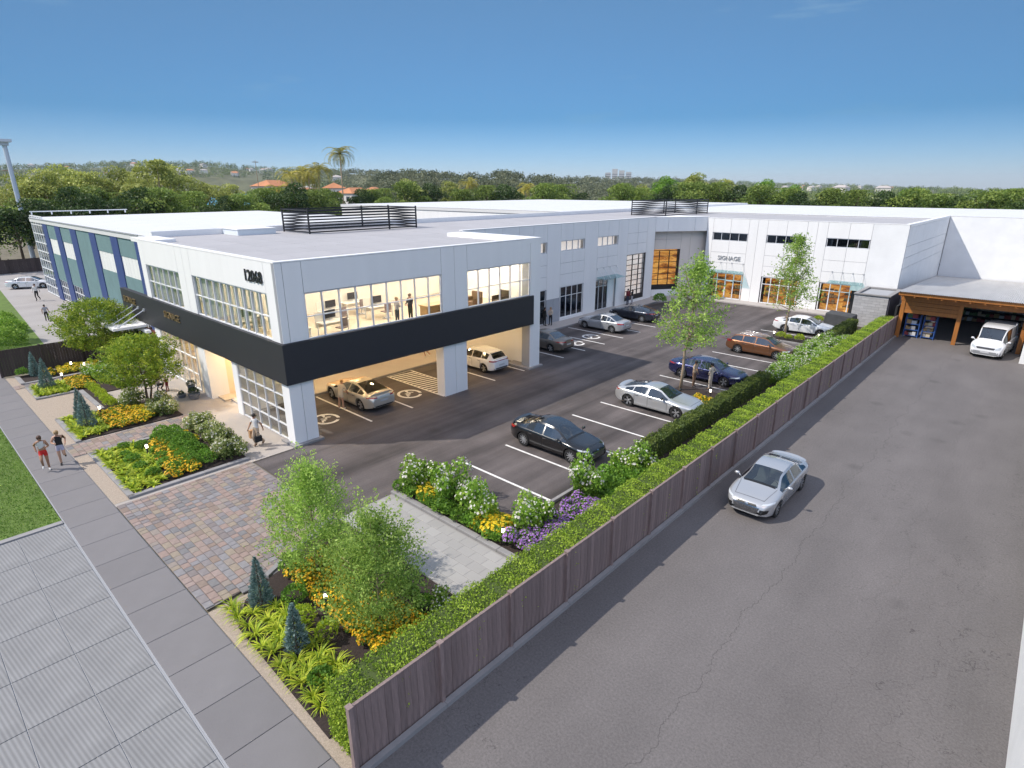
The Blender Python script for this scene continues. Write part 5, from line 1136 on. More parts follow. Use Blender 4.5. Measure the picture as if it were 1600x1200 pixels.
def person(label, loc, rotz, h, top, bot, shoe, hair, pose='stand', skin=SKIN1, sleeves=True, long_=True, female=False, hairlen=0., midriff=False, squat=False, dress=False, wide=0.):
    P = POSES[pose]; ln = P['lean']; dz = 0.
    J = {}; 
    def tor(x, y, z):  # pitch the torso about the hips
        if z <= .93: return (x, y, z)
        c, s = math.cos(ln), math.sin(ln); zz = z - .93; return (x * c + zz * s, y, .93 + zz * c - x * s)
    sw = .155 if female else .18
    J['pel'] = (0, 0, .93); J['spine'] = tor(0, 0, 1.10); J['chest'] = tor(.0, 0, 1.30); J['neck'] = tor(.0, 0, 1.47); J['head'] = tor(.02, 0, 1.575); J['crown'] = tor(.015, 0, 1.68)
    E_ = [('pel', 'spine'), ('spine', 'chest'), ('chest', 'neck'), ('neck', 'head'), ('head', 'crown')]
    r = {'pel': .135 if female else .13, 'spine': .105 if female else .122, 'chest': .125 if female else .15, 'neck': .055, 'head': .088, 'crown': .062}
    for s, k in ((-1, 'R'), (1, 'L')):
        el, wr_, kn, an = P[k]
        if squat:
            kn = (.34, .16, .40); an = (.06, .12, .08)
        J['sh' + k] = tor(0, s * sw, 1.40); J['el' + k] = tor(el[0], s * el[1], el[2]); J['wr' + k] = tor(wr_[0], s * wr_[1], wr_[2])
        J['hip' + k] = (0, s * .09, .87); J['kn' + k] = (kn[0], s * kn[1], kn[2]); J['an' + k] = (an[0], s * an[1], an[2]); 
        d = Vector(J['an' + k]) - Vector(J['kn' + k]); f = Vector((.17, 0, 0)) if abs(d.x) < .12 else Vector((.15, 0, -.08 * (1 if d.x > 0 else 1)))
        J['toe' + k] = tuple(Vector(J['an' + k]) + f + Vector((0, s * .02, -.045 if an[2] < .12 else -.03)))
        d = (Vector(J['wr' + k]) - Vector(J['el' + k])).normalized(); J['hd' + k] = tuple(Vector(J['wr' + k]) + d * .07)
        E_ += [('chest', 'sh' + k), ('sh' + k, 'el' + k), ('el' + k, 'wr' + k), ('wr' + k, 'hd' + k), ('pel', 'hip' + k), ('hip' + k, 'kn' + k), ('kn' + k, 'an' + k), ('an' + k, 'toe' + k)]
        r.update({'sh' + k: .068, 'el' + k: .045, 'wr' + k: .033, 'hd' + k: .036, 'hip' + k: .095, 'kn' + k: .06 + wide, 'an' + k: .045 + wide * 1.2, 'toe' + k: .034})
    if squat:
        for k in J:
            if not k.startswith(('kn', 'an', 'toe')): J[k] = (J[k][0] - .12 if k[:3] in ('pel', 'hip') else J[k][0] - .10, J[k][1], J[k][2] - .58)
    names = list(J); me = bpy.data.meshes.new('p'); me.from_pydata([J[n] for n in names], [(names.index(a), names.index(b)) for a, b in E_], [])
    ob = bpy.data.objects.new('p', me); COL.objects.link(ob); md = ob.modifiers.new('s', 'SKIN'); md.use_smooth_shade = True
    for i, n in enumerate(names):
        sv = me.skin_vertices[0].data[i]; q = r[n]; sv.radius = (q * (1.0), q * (.78 if n in ('chest', 'spine') else 1.)); sv.use_root = (n == 'pel')
        if n in ('chest', 'spine', 'pel'): sv.radius = (q * 1.1, q * .86)
    sb = ob.modifiers.new('u', 'SUBSURF'); sb.levels = 1; sb.render_levels = 1
    em = bpy.data.meshes.new_from_object(ob.evaluated_get(bpy.context.evaluated_depsgraph_get())); bpy.data.objects.remove(ob); bpy.data.meshes.remove(me)
    verts = [v.co.copy() for v in em.vertices]; faces = [list(p.vertices) for p in em.polygons]; bpy.data.meshes.remove(em)
    mi = []; segs = [(a, b, Vector(J[a]), Vector(J[b])) for a, b in E_]
    def cls(c):
        best = None
        for a, b, p, q in segs:
            d = q - p; t = max(0, min(1, (c - p).dot(d) / max(d.length_squared, 1e-9))); e = (c - (p + d * t)).length - r[a] * (1 - t) - r[b] * t
            if best is None or e < best[0]: best = (e, a, b, t)
        _, a, b, t = best
        if b in ('head', 'crown') : return 0
        if a == 'chest' and b == 'neck': return 1 if t < .75 else 0
        if b.startswith('hd'): return 0
        if b.startswith('wr'): return 1 if sleeves == 'long' else 0
        if b.startswith('el'): return 1 if (sleeves == 'long' or (sleeves and t < .62)) else 0
        if b.startswith('sh'): return 1 if sleeves else (0 if t > .75 else 1)
        if a == 'pel' and b == 'spine': return 2 if t < (.45 if midriff else .3) else (0 if midriff else 1)
        if a == 'spine': return (0 if t < .35 else 1) if midriff else 1
        if b.startswith('hip'): return 2
        if b.startswith('kn'): return 2 if (long_ or t < .45) else 0
        if b.startswith('an'): return 2 if long_ and t < .93 else (0 if t < .9 else 3)
        return 3
    for f in faces:
        c = sum((verts[i] for i in f), Vector()) / len(f); mi.append(cls(c))
    mb = MB(); mb.v = [tuple(v) for v in verts]; mb.f = faces; mb.m = mi
    # fingers, ears, nose
    for k, s in (('R', -1), ('L', 1)):
        hd = Vector(J['hd' + k]); d = (hd - Vector(J['wr' + k])).normalized(); side = d.cross(Vector((0, s, 0))).normalized(); nrm = d.cross(side)
        for q, (o_, ll) in enumerate(((-.024, .055), (-.008, .066), (.008, .062), (.024, .048))):
            p0 = hd + side * o_ + d * .015; mb.tube([p0, p0 + d * ll * .6 + nrm * .006, p0 + d * ll + nrm * .022], [.009, .008, .006], 5, 0)
        p0 = hd + side * .03 - d * .02; mb.tube([p0, p0 + side * .028 + d * .025, p0 + side * .034 + d * .05], [.010, .009, .007], 5, 0)
    hc = Vector(J['head']); hx = Vector((math.cos(ln), 0, -math.sin(ln))); hz_ = Vector((math.sin(ln), 0, math.cos(ln)))
    mb.tube([hc + hx * .07 + hz_ * .04, hc + hx * .102 + hz_ * .0, hc + hx * .08 - hz_ * .012], [.008, .014, .008], 5, 0)
    for s in (1, -1): mb.ball(hc + Vector((0, s * .085, 0)) + hz_ * .01, .022, 6, 4, 0, (.8, .4, 1.3)); mb.ball(hc + hx * .078 + Vector((0, s * .03, 0)) + hz_ * .035, .009, 6, 4, 4)
    mb.box(*(hc + hx * .08 - hz_ * .045 - Vector((.004, .022, .004))), *(hc + hx * .084 - hz_ * .045 + Vector((.004, .022, .004))), 5)
    sc = h / 1.75; zmin = min(v[2] for v in mb.v); mb.v = [(x * sc, y * sc, (z - zmin) * sc) for x, y, z in mb.v]
    t = thing('person', label, 'person', loc); t.rotation_euler = (0, 0, rotz)
    b = link('body', mb.mesh('body', [skin, top, bot, shoe, mat('eye_dark', (.01, .01, .01), .3), mat('lips', (.3, .1, .09), .5)], True), t)
    hm = MB(); hb = hc + hz_ * .055 - hx * .016
    hm.ball(hb, .103, 14, 8, 0, (1.02, .92, .92)); hm.v = [v for v in hm.v]
    if hairlen: hm.tube([hc - hx * .05 + hz_ * .09, hc - hx * .095 - hz_ * .02, hc - hx * .085 - hz_ * hairlen], [.085, .085, .05], 8)
    hm.v = [(x * sc, y * sc, (z - zmin) * sc) for x, y, z in hm.v]; link('hair', hm.mesh('hair', [hair], True), t)
    return t
K = {n: cloth(n, c) for n, c in dict(white=(.62, .60, .58), red=(.55, .02, .018), maroon=(.16, .012, .018), black=(.012, .012, .014), grey=(.34, .33, .35), sand=(.44, .33, .23), cream=(.55, .47, .38), navy=(.03, .035, .06), brown=(.16, .095, .06), orange=(.50, .15, .04), lilac=(.42, .40, .52), sky=(.45, .50, .55)).items()}
def dirn(dx, dy): return math.atan2(dy, dx)
person('jogging woman in red shorts and pale sports bra', (-31.2, 3.30, .022), dirn(1, -.15), 1.72, K['white'], K['red'], K['white'], HAIRN, 'run', SKIN2, False, False, True, .12, midriff=True)
person('jogging woman in black tank top and pale shorts', (-31.35, 3.95, .022), dirn(1, -.2), 1.72, K['black'], K['lilac'], K['black'], HAIRB, 'run2', SKIN1, False, False, True, .10)
wb = person('woman in sand trousers and white top carrying a black bag', (-26.75, 10.85, .014), dirn(.3, -1), 1.71, K['white'], K['sand'], K['brown'], HAIRD, 'walk', SKIN2, True, True, True, .04, wide=.03)
hb_ = thing('handbag', 'black handbag in the hand of the woman in sand trousers', 'bag', (-26.38, 10.72, .42)); simple(hb_, 'bag_body', K['black'], (-26.40, 10.55, .42, -26.28, 10.89, .70)); MB().tube([(-26.34, 10.60, .70), (-26.34, 10.66, .88), (-26.34, 10.78, .88), (-26.34, 10.84, .70)], .012, 6).build('strap', K['black'], hb_)
hb2 = thing('shopping_bag', 'tan paper bag beside the woman in sand trousers', 'bag', (-27.05, 10.75, .40)); simple(hb2, 'bag_body', mat('kraft_paper', (.46, .27, .14), .8), (-27.16, 10.62, .40, -26.98, 10.88, .80))
person('crouching person in white shirt and black trousers near the planters', (-39.35, 10.45, .014), dirn(1, .2), 1.72, K['white'], K['black'], K['black'], HAIRB, 'lean', SKIN1, 'long', True, squat=True)
person('small child in dark red clothes facing the crouching person', (-38.75, 10.75, .014), dirn(-1, -.3), .98, K['maroon'], K['maroon'], K['brown'], HAIRB, 'reach', SKIN1, 'long', True)
person('person in cream outfit standing at the door of the champagne car', (-28.15, 16.35, .01), dirn(-.4, 1), 1.78, K['cream'], K['cream'], K['white'], HAIRB, 'lean', SKIN1, True, False)
person('man in tan jacket gesturing beside the slim tree', (-15.2, 33.55, .01), dirn(1, -.1), 1.80, K['sand'], K['brown'], K['black'], HAIRD, 'reach', SKIN2, 'long', True)
person('man in pale beige suit with hands at hips beside the navy car', (-14.25, 33.85, .01), dirn(-1, .1), 1.74, K['cream'], K['cream'], K['brown'], HAIRD, 'hips', SKIN1, 'long', True)
person('dark haired person in black by the grey plinth panels', (-32.75, 40.05, .122), dirn(.3, 1), 1.74, K['black'], K['black'], K['black'], HAIRD, 'stand', SKIN1, 'long', True, True, .15)
person('person in long white top and dark trousers by the grey plinth panels', (-32.55, 40.65, .122), dirn(.2, -1), 1.70, K['cream'], K['black'], K['black'], HAIRB, 'hold', SKIN1, 'long', True, True, .12)
person('man in dark red shirt outside the black gridded window', (-32.5, 53.55, .122), dirn(-1, .2), 1.80, K['maroon'], K['navy'], K['black'], HAIRD, 'stand', SKIN1, 'long', True)
person('woman in black next to the man in dark red', (-32.4, 54.25, .122), dirn(-1, -.1), 1.66, K['black'], K['grey'], K['black'], HAIRD, 'hold', SKIN1, True, True, True, .14)
person('person in black left of the SIGNAGE shop door', (-28.35, 63.75, .122), dirn(.8, -.4), 1.76, K['black'], K['black'], K['black'], HAIRD, 'hold', SKIN1, True, True)
person('second person in black right beside the SIGNAGE shop door', (-27.55, 63.55, .122), dirn(-.8, -.2), 1.70, K['black'], K['black'], K['black'], HAIRD, 'hold', SKIN1, True, True, True, .1)
person('man in white shirt and black trousers walking on the pale side drive', (-82.5, 11.95, 0), dirn(1, -.6), 1.90, K['white'], K['black'], K['black'], HAIRN, 'walk', SKIN1, 'long', True)
person('man in grey shirt seen from behind on the pale side drive', (-69.0, 10.3, 0), dirn(-1, .25), 1.62, K['grey'], K['black'], K['black'], HAIRD, 'stand', SKIN2, True, True)
person('person in orange trousers on the walkway behind the white hatchback', (-32.5, 33.75, .122), dirn(.3, 1), 1.72, K['sky'], K['orange'], K['white'], HAIRD, 'walk', SKIN2, True, True)
person('bare legged person with white shoes on the walkway under the block', (-32.45, 26.15, .122), dirn(.2, -1), 1.72, K['white'], K['grey'], K['white'], HAIRN, 'walk', SKIN1, True, False, True)
person('standing office worker in grey at the upstairs window', (-27.6, 20.2, 4.302), dirn(0, 1), 1.74, K['grey'], K['navy'], K['black'], HAIRB, 'hold', SKIN1, 'long', True)
person('standing office worker in black at the upstairs window', (-27.7, 21.25, 4.302), dirn(0, -1), 1.80, K['black'], K['black'], K['black'], HAIRN, 'hold', SKIN1, 'long', True)
# ---------------- upstairs office ----------------
DESK = mat('desk_white', (.72, .68, .62), .4); SCRN = mat('screen_dark', (.015, .015, .018), .25); CHA = mat('chair_mauve', (.20, .15, .15), .7); OAK = mat('oak_counter', (.42, .25, .11), .5, var=.15, vscale=3)
def desk(label, x, y, rot, sl, cl):
    t = thing('desk', label, 'desk', (x, y, 4.3)); 
    mb = MB().box(-.4, -.85, .70, .4, .85, .745); link('desktop', mb.mesh('desktop', DESK), t)
    for a in (-.36, .3):
        for b in (-.8, .74): link('leg', MB().box(a, b, 0, a + .06, b + .06, .70).mesh('leg', FRAMEW), t)
    link('privacy_panel', MB().box(-.42, -.85, .40, -.40, .85, 1.25).mesh('privacy_panel', DESK), t)
    t.rotation_euler = (0, 0, rot); c, s = math.cos(rot), math.sin(rot)
    m = thing('monitor', sl, 'monitor', (x - .2 * c, y - .2 * s, 5.047)); link('screen', MB().box(-.03, -.36, .13, .0, .36, .56).mesh('screen', SCRN), m); link('stand', MB().box(-.09, -.12, 0, .06, .12, .015).box(-.05, -.03, .015, -.03, .03, .3).mesh('stand', FRAME), m); m.rotation_euler = (0, 0, rot)
    k = thing('office_chair', cl, 'chair', (x + .72 * c, y + .72 * s, 4.3)); link('seat', MB().box(-.24, -.24, .44, .24, .24, .5).mesh('seat', CHA), k); link('backrest', MB().box(.2, -.23, .55, .25, .23, 1.02).mesh('backrest', CHA), k)
    link('base', MB().tube([(0, 0, .06), (0, 0, .44)], .03, 8).box(-.28, -.03, .03, .28, .03, .08).box(-.03, -.28, .031, .03, .28, .079).mesh('base', FRAME), k); k.rotation_euler = (0, 0, rot)
wd = ('first', 'second', 'third', 'fourth', 'fifth', 'sixth', 'seventh')
for i, (x, y, rt) in enumerate(((-28.3, 14.1, 0), (-28.6, 16.6, .12), (-30.6, 15.2, 0), (-31.2, 18.2, .1), (-32.3, 13.6, 0), (-32.6, 20.6, 0), (-30.4, 20.9, 0))):
    desk('white office desk, %s from the corner, behind the long upstairs window' % wd[i], x, y, rt, 'dark monitor on the %s desk behind the long upstairs window' % wd[i], 'mauve chair at the %s desk behind the long upstairs window' % wd[i])
ct = thing('reception_counter', 'oak counter at the right end of the long upstairs window', 'counter', (-27.2, 22.6, 4.3)); simple(ct, 'counter_body', OAK, (-27.6, 21.9, 4.3, -26.9, 24.0, 5.25)); simple(ct, 'worktop', mat('counter_top', (.5, .33, .16), .4), (-27.7, 21.85, 5.25, -26.8, 24.05, 5.3))
for i, (x, y) in enumerate(((-27.6, 25.0), (-28.3, 27.0), (-27.3, 28.6))):
    t = thing('lounge_chair', ('tan', 'brown', 'dark brown')[i] + ' lounge chair behind the shorter upstairs window', 'chair', (x, y, 4.3)); m_ = mat('leather_%d' % i, ((.40, .20, .07), (.16, .09, .05), (.07, .045, .03))[i], .6)
    simple(t, 'seat', m_, (x - .4, y - .4, 4.5, x + .4, y + .4, 4.75)); simple(t, 'backrest', m_, (x - .45, y + .3, 4.6, x + .45, y + .45, 5.35)); simple(t, 'arm', m_, (x - .45, y - .4, 4.5, x - .36, y + .3, 5.0)); simple(t, 'arm', m_, (x + .36, y - .4, 4.5, x + .45, y + .3, 5.0)); simple(t, 'leg', BLACK, (x - .3, y - .3, 4.3, x + .3, y + .3, 4.5))

# ---------------- planting ----------------
def unit(v): return v / np.maximum(np.linalg.norm(v, axis=1, keepdims=True), 1e-9)
def leaves(P, D, S, asp=.5):
    n = len(P); D = unit(D); rv = rng.normal(size=(n, 3)); sd = unit(np.cross(D, rv)) * (np.asarray(S)[:, None] * asp * .5); h = D * (np.asarray(S)[:, None] * .5)
    return np.stack([P - h, P + sd, P + h, P - sd], 1).reshape(-1, 3)
def discs(P, Nn, S):       # flat blossom squares facing along Nn
    n = len(P); Nn = unit(Nn + rng.normal(0, .25, (n, 3))); a = unit(np.cross(Nn, rng.normal(size=(n, 3)))); b = np.cross(Nn, a); s = np.asarray(S)[:, None] * .5
    return np.stack([P - a * s, P + b * s, P + a * s, P - b * s], 1).reshape(-1, 3)
def quadf(n): return np.arange(4 * n).reshape(-1, 4)
def leafmesh(name, V, m, tint): return arr_mesh(name, V, quadf(len(V) // 4), m, tint=tint)
G1 = leaf_mat('leaf_mid', [(0.061, 0.148, 0.022), (0.152, 0.311, 0.036), (0.322, 0.490, 0.064)])
G2 = leaf_mat('leaf_fresh', [(0.100, 0.214, 0.027), (0.245, 0.415, 0.054), (0.489, 0.630, 0.116)], .4)
G3 = leaf_mat('leaf_lime', [(0.163, 0.263, 0.022), (0.371, 0.486, 0.030), (0.656, 0.689, 0.073)], .4)
G4 = leaf_mat('leaf_dark', [(0.017, 0.042, 0.012), (0.041, 0.083, 0.019), (0.086, 0.136, 0.029)], .25)
G5 = leaf_mat('leaf_olive', [(0.166, 0.215, 0.051), (0.370, 0.410, 0.098), (0.605, 0.624, 0.195)], .35)
G6 = leaf_mat('needle_blue', [(0.062, 0.123, 0.117), (0.174, 0.278, 0.258), (0.426, 0.536, 0.500)], .1)
G7 = leaf_mat('leaf_variegated', [(0.088, 0.155, 0.029), (0.299, 0.357, 0.103), (0.850, 0.812, 0.468)], .3)
G8 = leaf_mat('hedge_leaf', [(0.110, 0.196, 0.024), (0.257, 0.380, 0.036), (0.466, 0.574, 0.079)], .35)
GY = leaf_mat('leaf_young', [(0.147, 0.254, 0.047), (0.322, 0.484, 0.089), (0.572, 0.738, 0.178)], .45); GR = leaf_mat('leaf_round', [(0.096, 0.183, 0.022), (0.253, 0.365, 0.034), (0.554, 0.589, 0.070)], .4)
G9 = leaf_mat('hedge_dark_leaf', [(0.041, 0.074, 0.017), (0.101, 0.147, 0.030), (0.199, 0.245, 0.049)], .25)
GP = leaf_mat('palm_leaf', [(0.149, 0.169, 0.024), (0.328, 0.312, 0.044), (0.596, 0.468, 0.100)], .3)
FW_ = leaf_mat('petal_white', [(.52, .50, .44), (.66, .64, .58), (.76, .75, .70)], .3); FY = leaf_mat('petal_yellow', [(0.638, 0.396, 0.011), (0.792, 0.550, 0.017), (0.850, 0.660, 0.044)], .3)
FO = leaf_mat('petal_orange', [(0.575, 0.264, 0.009), (0.759, 0.423, 0.014), (0.850, 0.608, 0.034)], .3); FP = leaf_mat('petal_purple', [(.22, .09, .36), (.36, .17, .52), (.50, .30, .64)], .3); FV = leaf_mat('petal_violet', [(.05, .03, .22), (.09, .06, .34), (.16, .12, .45)], .3)
BARK = mat('bark_brown', (.12, .085, .06), .9, var=.3, vscale=6, bump=.6, bscale=20); BARKP = mat('bark_pale', (.33, .25, .17), .85, var=.25, vscale=6, bump=.4)
def tintn(n, mid=.5, sd=.22): return np.clip(rng.normal(mid, sd, n), 0, 1)
LUMP = [None]
def ballpts(n, rx, ry, rz, lo=.62, hemi=-.35, lumps=5, amp=.16):
    d = unit(rng.normal(size=(n * 3, 3))); d = d[d[:, 2] > hemi][:n]; k = LUMP[0] if LUMP[0] is not None else unit(rng.normal(size=(lumps, 3)) + np.array([0, 0, .25])); f = 1 + amp * np.max(d @ k.T, axis=1) - amp * .5 + rng.normal(0, .05, len(d))
    t = rng.uniform(lo, 1, len(d)) ** .6; return d * (f * t)[:, None] * np.array([rx, ry, rz]), d, t
def shrub_meshes(name, n, rx, ry, rz, leaf, m, fl=0, fm=None, fs=.05, asp=.55, hemi=-.2, amp=.16, lumps=5):
    LUMP[0] = unit(rng.normal(size=(lumps, 3)) + np.array([0, 0, .25])); P, d, t = ballpts(n, rx, ry, rz, hemi=hemi, amp=amp, lumps=lumps); D = d * .5 + rng.normal(0, .6, P.shape) + np.array([0, 0, .35]); P[:, 2] += rz * .85; P[:, 2] = np.maximum(P[:, 2], .03)
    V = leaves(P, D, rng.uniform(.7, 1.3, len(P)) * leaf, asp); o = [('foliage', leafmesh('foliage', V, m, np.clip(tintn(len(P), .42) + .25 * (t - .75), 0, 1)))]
    if fl:
        P, d, t = ballpts(fl, rx * 1.04, ry * 1.04, rz * 1.04, .93, .0, amp=amp, lumps=lumps); P[:, 2] += rz * .85; o.append(('blossom', leafmesh('blossom', discs(P, d + np.array([0, 0, .4]), rng.uniform(.7, 1.25, len(P)) * fs), fm, rng.random(len(P)))))
    LUMP[0] = None; return o
def loose_bush(n, R_, H, leaf, m, fl, fm, fs, lobes=7):
    Ps, Ds, Ts, Fp, Fn = [], [], [], [], []
    for i in range(lobes):
        a = i * 2.4 + rng.uniform(-.5, .5); q = R_ * (.25 + .55 * rng.random()) * (i > 0); c = np.array([q * math.cos(a), q * math.sin(a), H * rng.uniform(.35, .85)]); r = R_ * rng.uniform(.26, .46)
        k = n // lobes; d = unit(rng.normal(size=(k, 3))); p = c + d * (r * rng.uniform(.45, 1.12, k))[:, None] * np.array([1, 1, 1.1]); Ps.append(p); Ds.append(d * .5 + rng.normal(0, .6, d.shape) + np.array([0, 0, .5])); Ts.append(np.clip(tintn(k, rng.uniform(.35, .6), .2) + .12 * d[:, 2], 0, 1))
        k = fl // lobes; d = unit(rng.normal(size=(k, 3))); d[:, 2] = np.abs(d[:, 2]); Fp.append(c + d * (r * rng.uniform(.95, 1.2, k))[:, None]); Fn.append(d + np.array([0, 0, .4]))
    k = n // 3; st_ = rng.uniform(0, 6.28, k); rr = R_ * .55 * np.sqrt(rng.random(k)); Ps.append(np.column_stack([rr * np.cos(st_), rr * np.sin(st_), rng.uniform(.04, .6, k) * H])); Ds.append(rng.normal(0, 1, (k, 3)) + np.array([0, 0, .6])); Ts.append(tintn(k, .25, .15))
    P, D, T = np.vstack(Ps), np.vstack(Ds), np.concatenate(Ts); P[:, 2] = np.maximum(P[:, 2], .03); Fp, Fn = np.vstack(Fp), np.vstack(Fn)
    return [('foliage', leafmesh('foliage', leaves(P, D, rng.uniform(.7, 1.3, len(P)) * leaf, .55), m, T)), ('blossom', leafmesh('blossom', discs(Fp, Fn, rng.uniform(.6, 1.3, len(Fp)) * fs), fm, rng.random(len(Fp))))]
def strap_meshes(n, L_, w, m, arch=1.0, seed=0):     # arching blades (daylily, hosta)
    a = rng.uniform(0, 6.28, n); el = rng.uniform(.55, 1.35, n); ll = rng.uniform(.6, 1.1, n) * L_; V = []; k = 3
    for i in range(n):
        h = np.array([math.cos(a[i]), math.sin(a[i]), 0]); sd = np.array([-h[1], h[0], 0]); p = h * .03; e = el[i]; pts = []
        for j in range(k + 1):
            pts.append((p.copy(), w * (1 - (j / k) ** 2) * .5 + .003)); p = p + (h * math.cos(e) + np.array([0, 0, math.sin(e)])) * ll[i] / k; e -= .55 * arch
        for (p0, w0), (p1, w1) in zip(pts[:-1], pts[1:]): V += [p0 - sd * w0, p0 + sd * w0, p1 + sd * w1, p1 - sd * w1]
    V = np.array(V); V[:, 2] = np.maximum(V[:, 2], .02); return [('leaves', leafmesh('leaves', V, m, np.repeat(rng.random(n), k)))]
def plant(parts, name, label, cat, loc, group=None, s=1., rz=None, sz=None):
    t = thing(name, label, cat, loc, rnd.uniform(0, 6.28) if rz is None else rz, group); t.scale = (s * rnd.uniform(.9, 1.12), s * rnd.uniform(.9, 1.12), (sz or s) * rnd.uniform(.92, 1.08)) if cat != 'tree' else (s, s, sz or s)
    for nm, me in parts: link(nm, me, t)
    return t
# --- deciduous trees from twigs
def twigtree(H, z0, env, ntw, lpt, leaf, m, trunk_r, bark, tw_len=.5, up=.5, nlimb=9, stems=1, lean=0., asp=.5, drop=0., spires=0):
    W = MB(); P, D, T = [], [], []
    tops = []
    for s in range(stems):
        a = s * 2.2 + .5; off = (.0 if stems == 1 else .1); pts = [(off * math.cos(a), off * math.sin(a), -.05)]; k = 6
        for i in range(1, k + 1):
            f = i / k; sp = (0 if stems == 1 else .32 * f * H * .33); pts.append((off * math.cos(a) + sp * math.cos(a) + rnd.uniform(-.03, .03) * H * .3 + lean * f, off * math.sin(a) + sp * math.sin(a) + rnd.uniform(-.03, .03) * H * .3, f * H * (.93 if stems == 1 else .7)))
        W.tube(pts, [trunk_r * (1 - .85 * i / k) for i in range(k + 1)], 8); tops.append(pts)
    for i in range(nlimb):
        pts = tops[i % stems]; f = rnd.uniform(z0 / H * .9, .82); j = min(len(pts) - 2, int(f * (len(pts) - 1))); b = Vector(pts[j]).lerp(Vector(pts[j + 1]), f * (len(pts) - 1) - j); a = i * 2.4 + rnd.uniform(-.4, .4)
        zt = min(H * .96, b.z + rnd.uniform(.15, .5) * (H - z0) * .6); rr = env((zt - z0) / (H - z0)) * .85; e = Vector((math.cos(a) * rr, math.sin(a) * rr, zt)); md_ = b.lerp(e, .5) + Vector((0, 0, -.06 * (H - z0)))
        W.tube([b, md_, e], [trunk_r * .42, trunk_r * .26, .008], 6)
    nt = ntw; t = rng.beta(1.25, 1.3, nt); zc = z0 + t * (H - z0); ph = rng.uniform(0, 6.28, nt); rad = np.array([env(x) for x in t]) * np.sqrt(rng.uniform(.08, 1., nt)) * (1 + .14 * np.sin(3 * ph + 5 * t) + .10 * np.sin(7 * ph - 9 * t))
    C = np.column_stack([rad * np.cos(ph) + lean * zc / H, rad * np.sin(ph), zc]); od = np.column_stack([np.cos(ph), np.sin(ph), np.full(nt, up)]) + rng.normal(0, .35, (nt, 3)); od = unit(od)
    C = np.repeat(C, lpt, 0); o2 = np.repeat(od, lpt, 0); s = rng.uniform(-.5, .5, len(C)); P = C + o2 * (s * tw_len)[:, None] + rng.normal(0, tw_len * .13, C.shape); D = o2 * .5 + rng.normal(0, .7, C.shape) + np.array([0, 0, -drop])
    ct = np.repeat(tintn(nt, .5, .2), lpt)
    for i in range(spires):
        t_ = rng.uniform(.35, .97); a = rng.uniform(0, 6.28); r_ = env(t_) * rng.uniform(.25, .95); ln_ = rng.uniform(.5, 1.0); b = np.array([r_ * math.cos(a), r_ * math.sin(a), z0 + t_ * (H - z0)]); d_ = np.array([math.cos(a) * .45, math.sin(a) * .45, 1.]) + rng.normal(0, .15, 3); m_ = 60
        q = b + np.outer(rng.uniform(-.3, 1, m_) * ln_, d_) + rng.normal(0, .06, (m_, 3)); P = np.vstack([P, q]); D = np.vstack([D, d_ * .5 + rng.normal(0, .6, (m_, 3))]); ct = np.concatenate([ct, np.full(m_, .75)])
    V = leaves(P, D, rng.uniform(.6, 1.3, len(P)) * leaf, asp)
    return [('trunk', W.mesh('trunk', [bark], True)), ('crown', leafmesh('crown', V, m, np.clip(ct + rng.normal(0, .12, len(P)), 0, 1)))]
def env_birch(t): return 1.48 * max(0, math.sin(math.pi * min(1, .12 + t * .88))) ** .75 * (1.12 - .5 * t)
def env_round(R_):
    return lambda t: R_ * math.sqrt(max(.03, 1 - (1.75 * t - .75) ** 2)) if t > .2 else R_ * (.55 + t * 1.6)
def env_street(t): return 2.25 * (1 - t) ** .75 * (0.5 + min(.5, t * 3)) + .12
def blobtree(H, W_, n, leaf, m, trunk=True, z0=.18, nb=16, flat=.75, bark=None):       # broad background tree: clumps of leaves
    B = []
    for i in range(nb):
        a = rnd.uniform(0, 6.28); f = rnd.random(); z = H * (z0 + (1 - z0) * (.18 + .68 * f)); r = W_ * .5 * math.sqrt(rnd.random()) * (1.05 - .75 * f ** 1.6); B.append((r * math.cos(a), r * math.sin(a), z, W_ * rnd.uniform(.13, .24)))
    B = np.array(B); k = rng.integers(0, nb, n); d = unit(rng.normal(size=(n, 3))); d[:, 2] = np.abs(d[:, 2]) * np.where(rng.random(n) < .78, 1, -1); rr = B[k, 3] * rng.uniform(.72, 1.08, n)
    P = B[k, :3] + d * rr[:, None] * np.array([1, 1, flat]); P[:, 2] = np.clip(P[:, 2], .3, H); D = d * .3 + rng.normal(0, .7, P.shape)
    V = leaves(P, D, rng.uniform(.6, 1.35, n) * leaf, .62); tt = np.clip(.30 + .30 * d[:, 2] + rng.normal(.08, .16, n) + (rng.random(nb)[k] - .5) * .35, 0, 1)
    W = MB(); W.tube([(0, 0, -.2), (.1, 0, H * .4), (0, .1, H * .7)], [.28, .2, .08], 8)
    for b in B[:7]: W.tube([(.05, 0, H * rnd.uniform(.25, .45)), (b[0] * .5, b[1] * .5, b[2] * .8), tuple(b[:3])], [.12, .08, .03], 5)
    return [('trunk', W.mesh('trunk', [bark or BARK], True)), ('crown', leafmesh('crown', V, m, tt))]
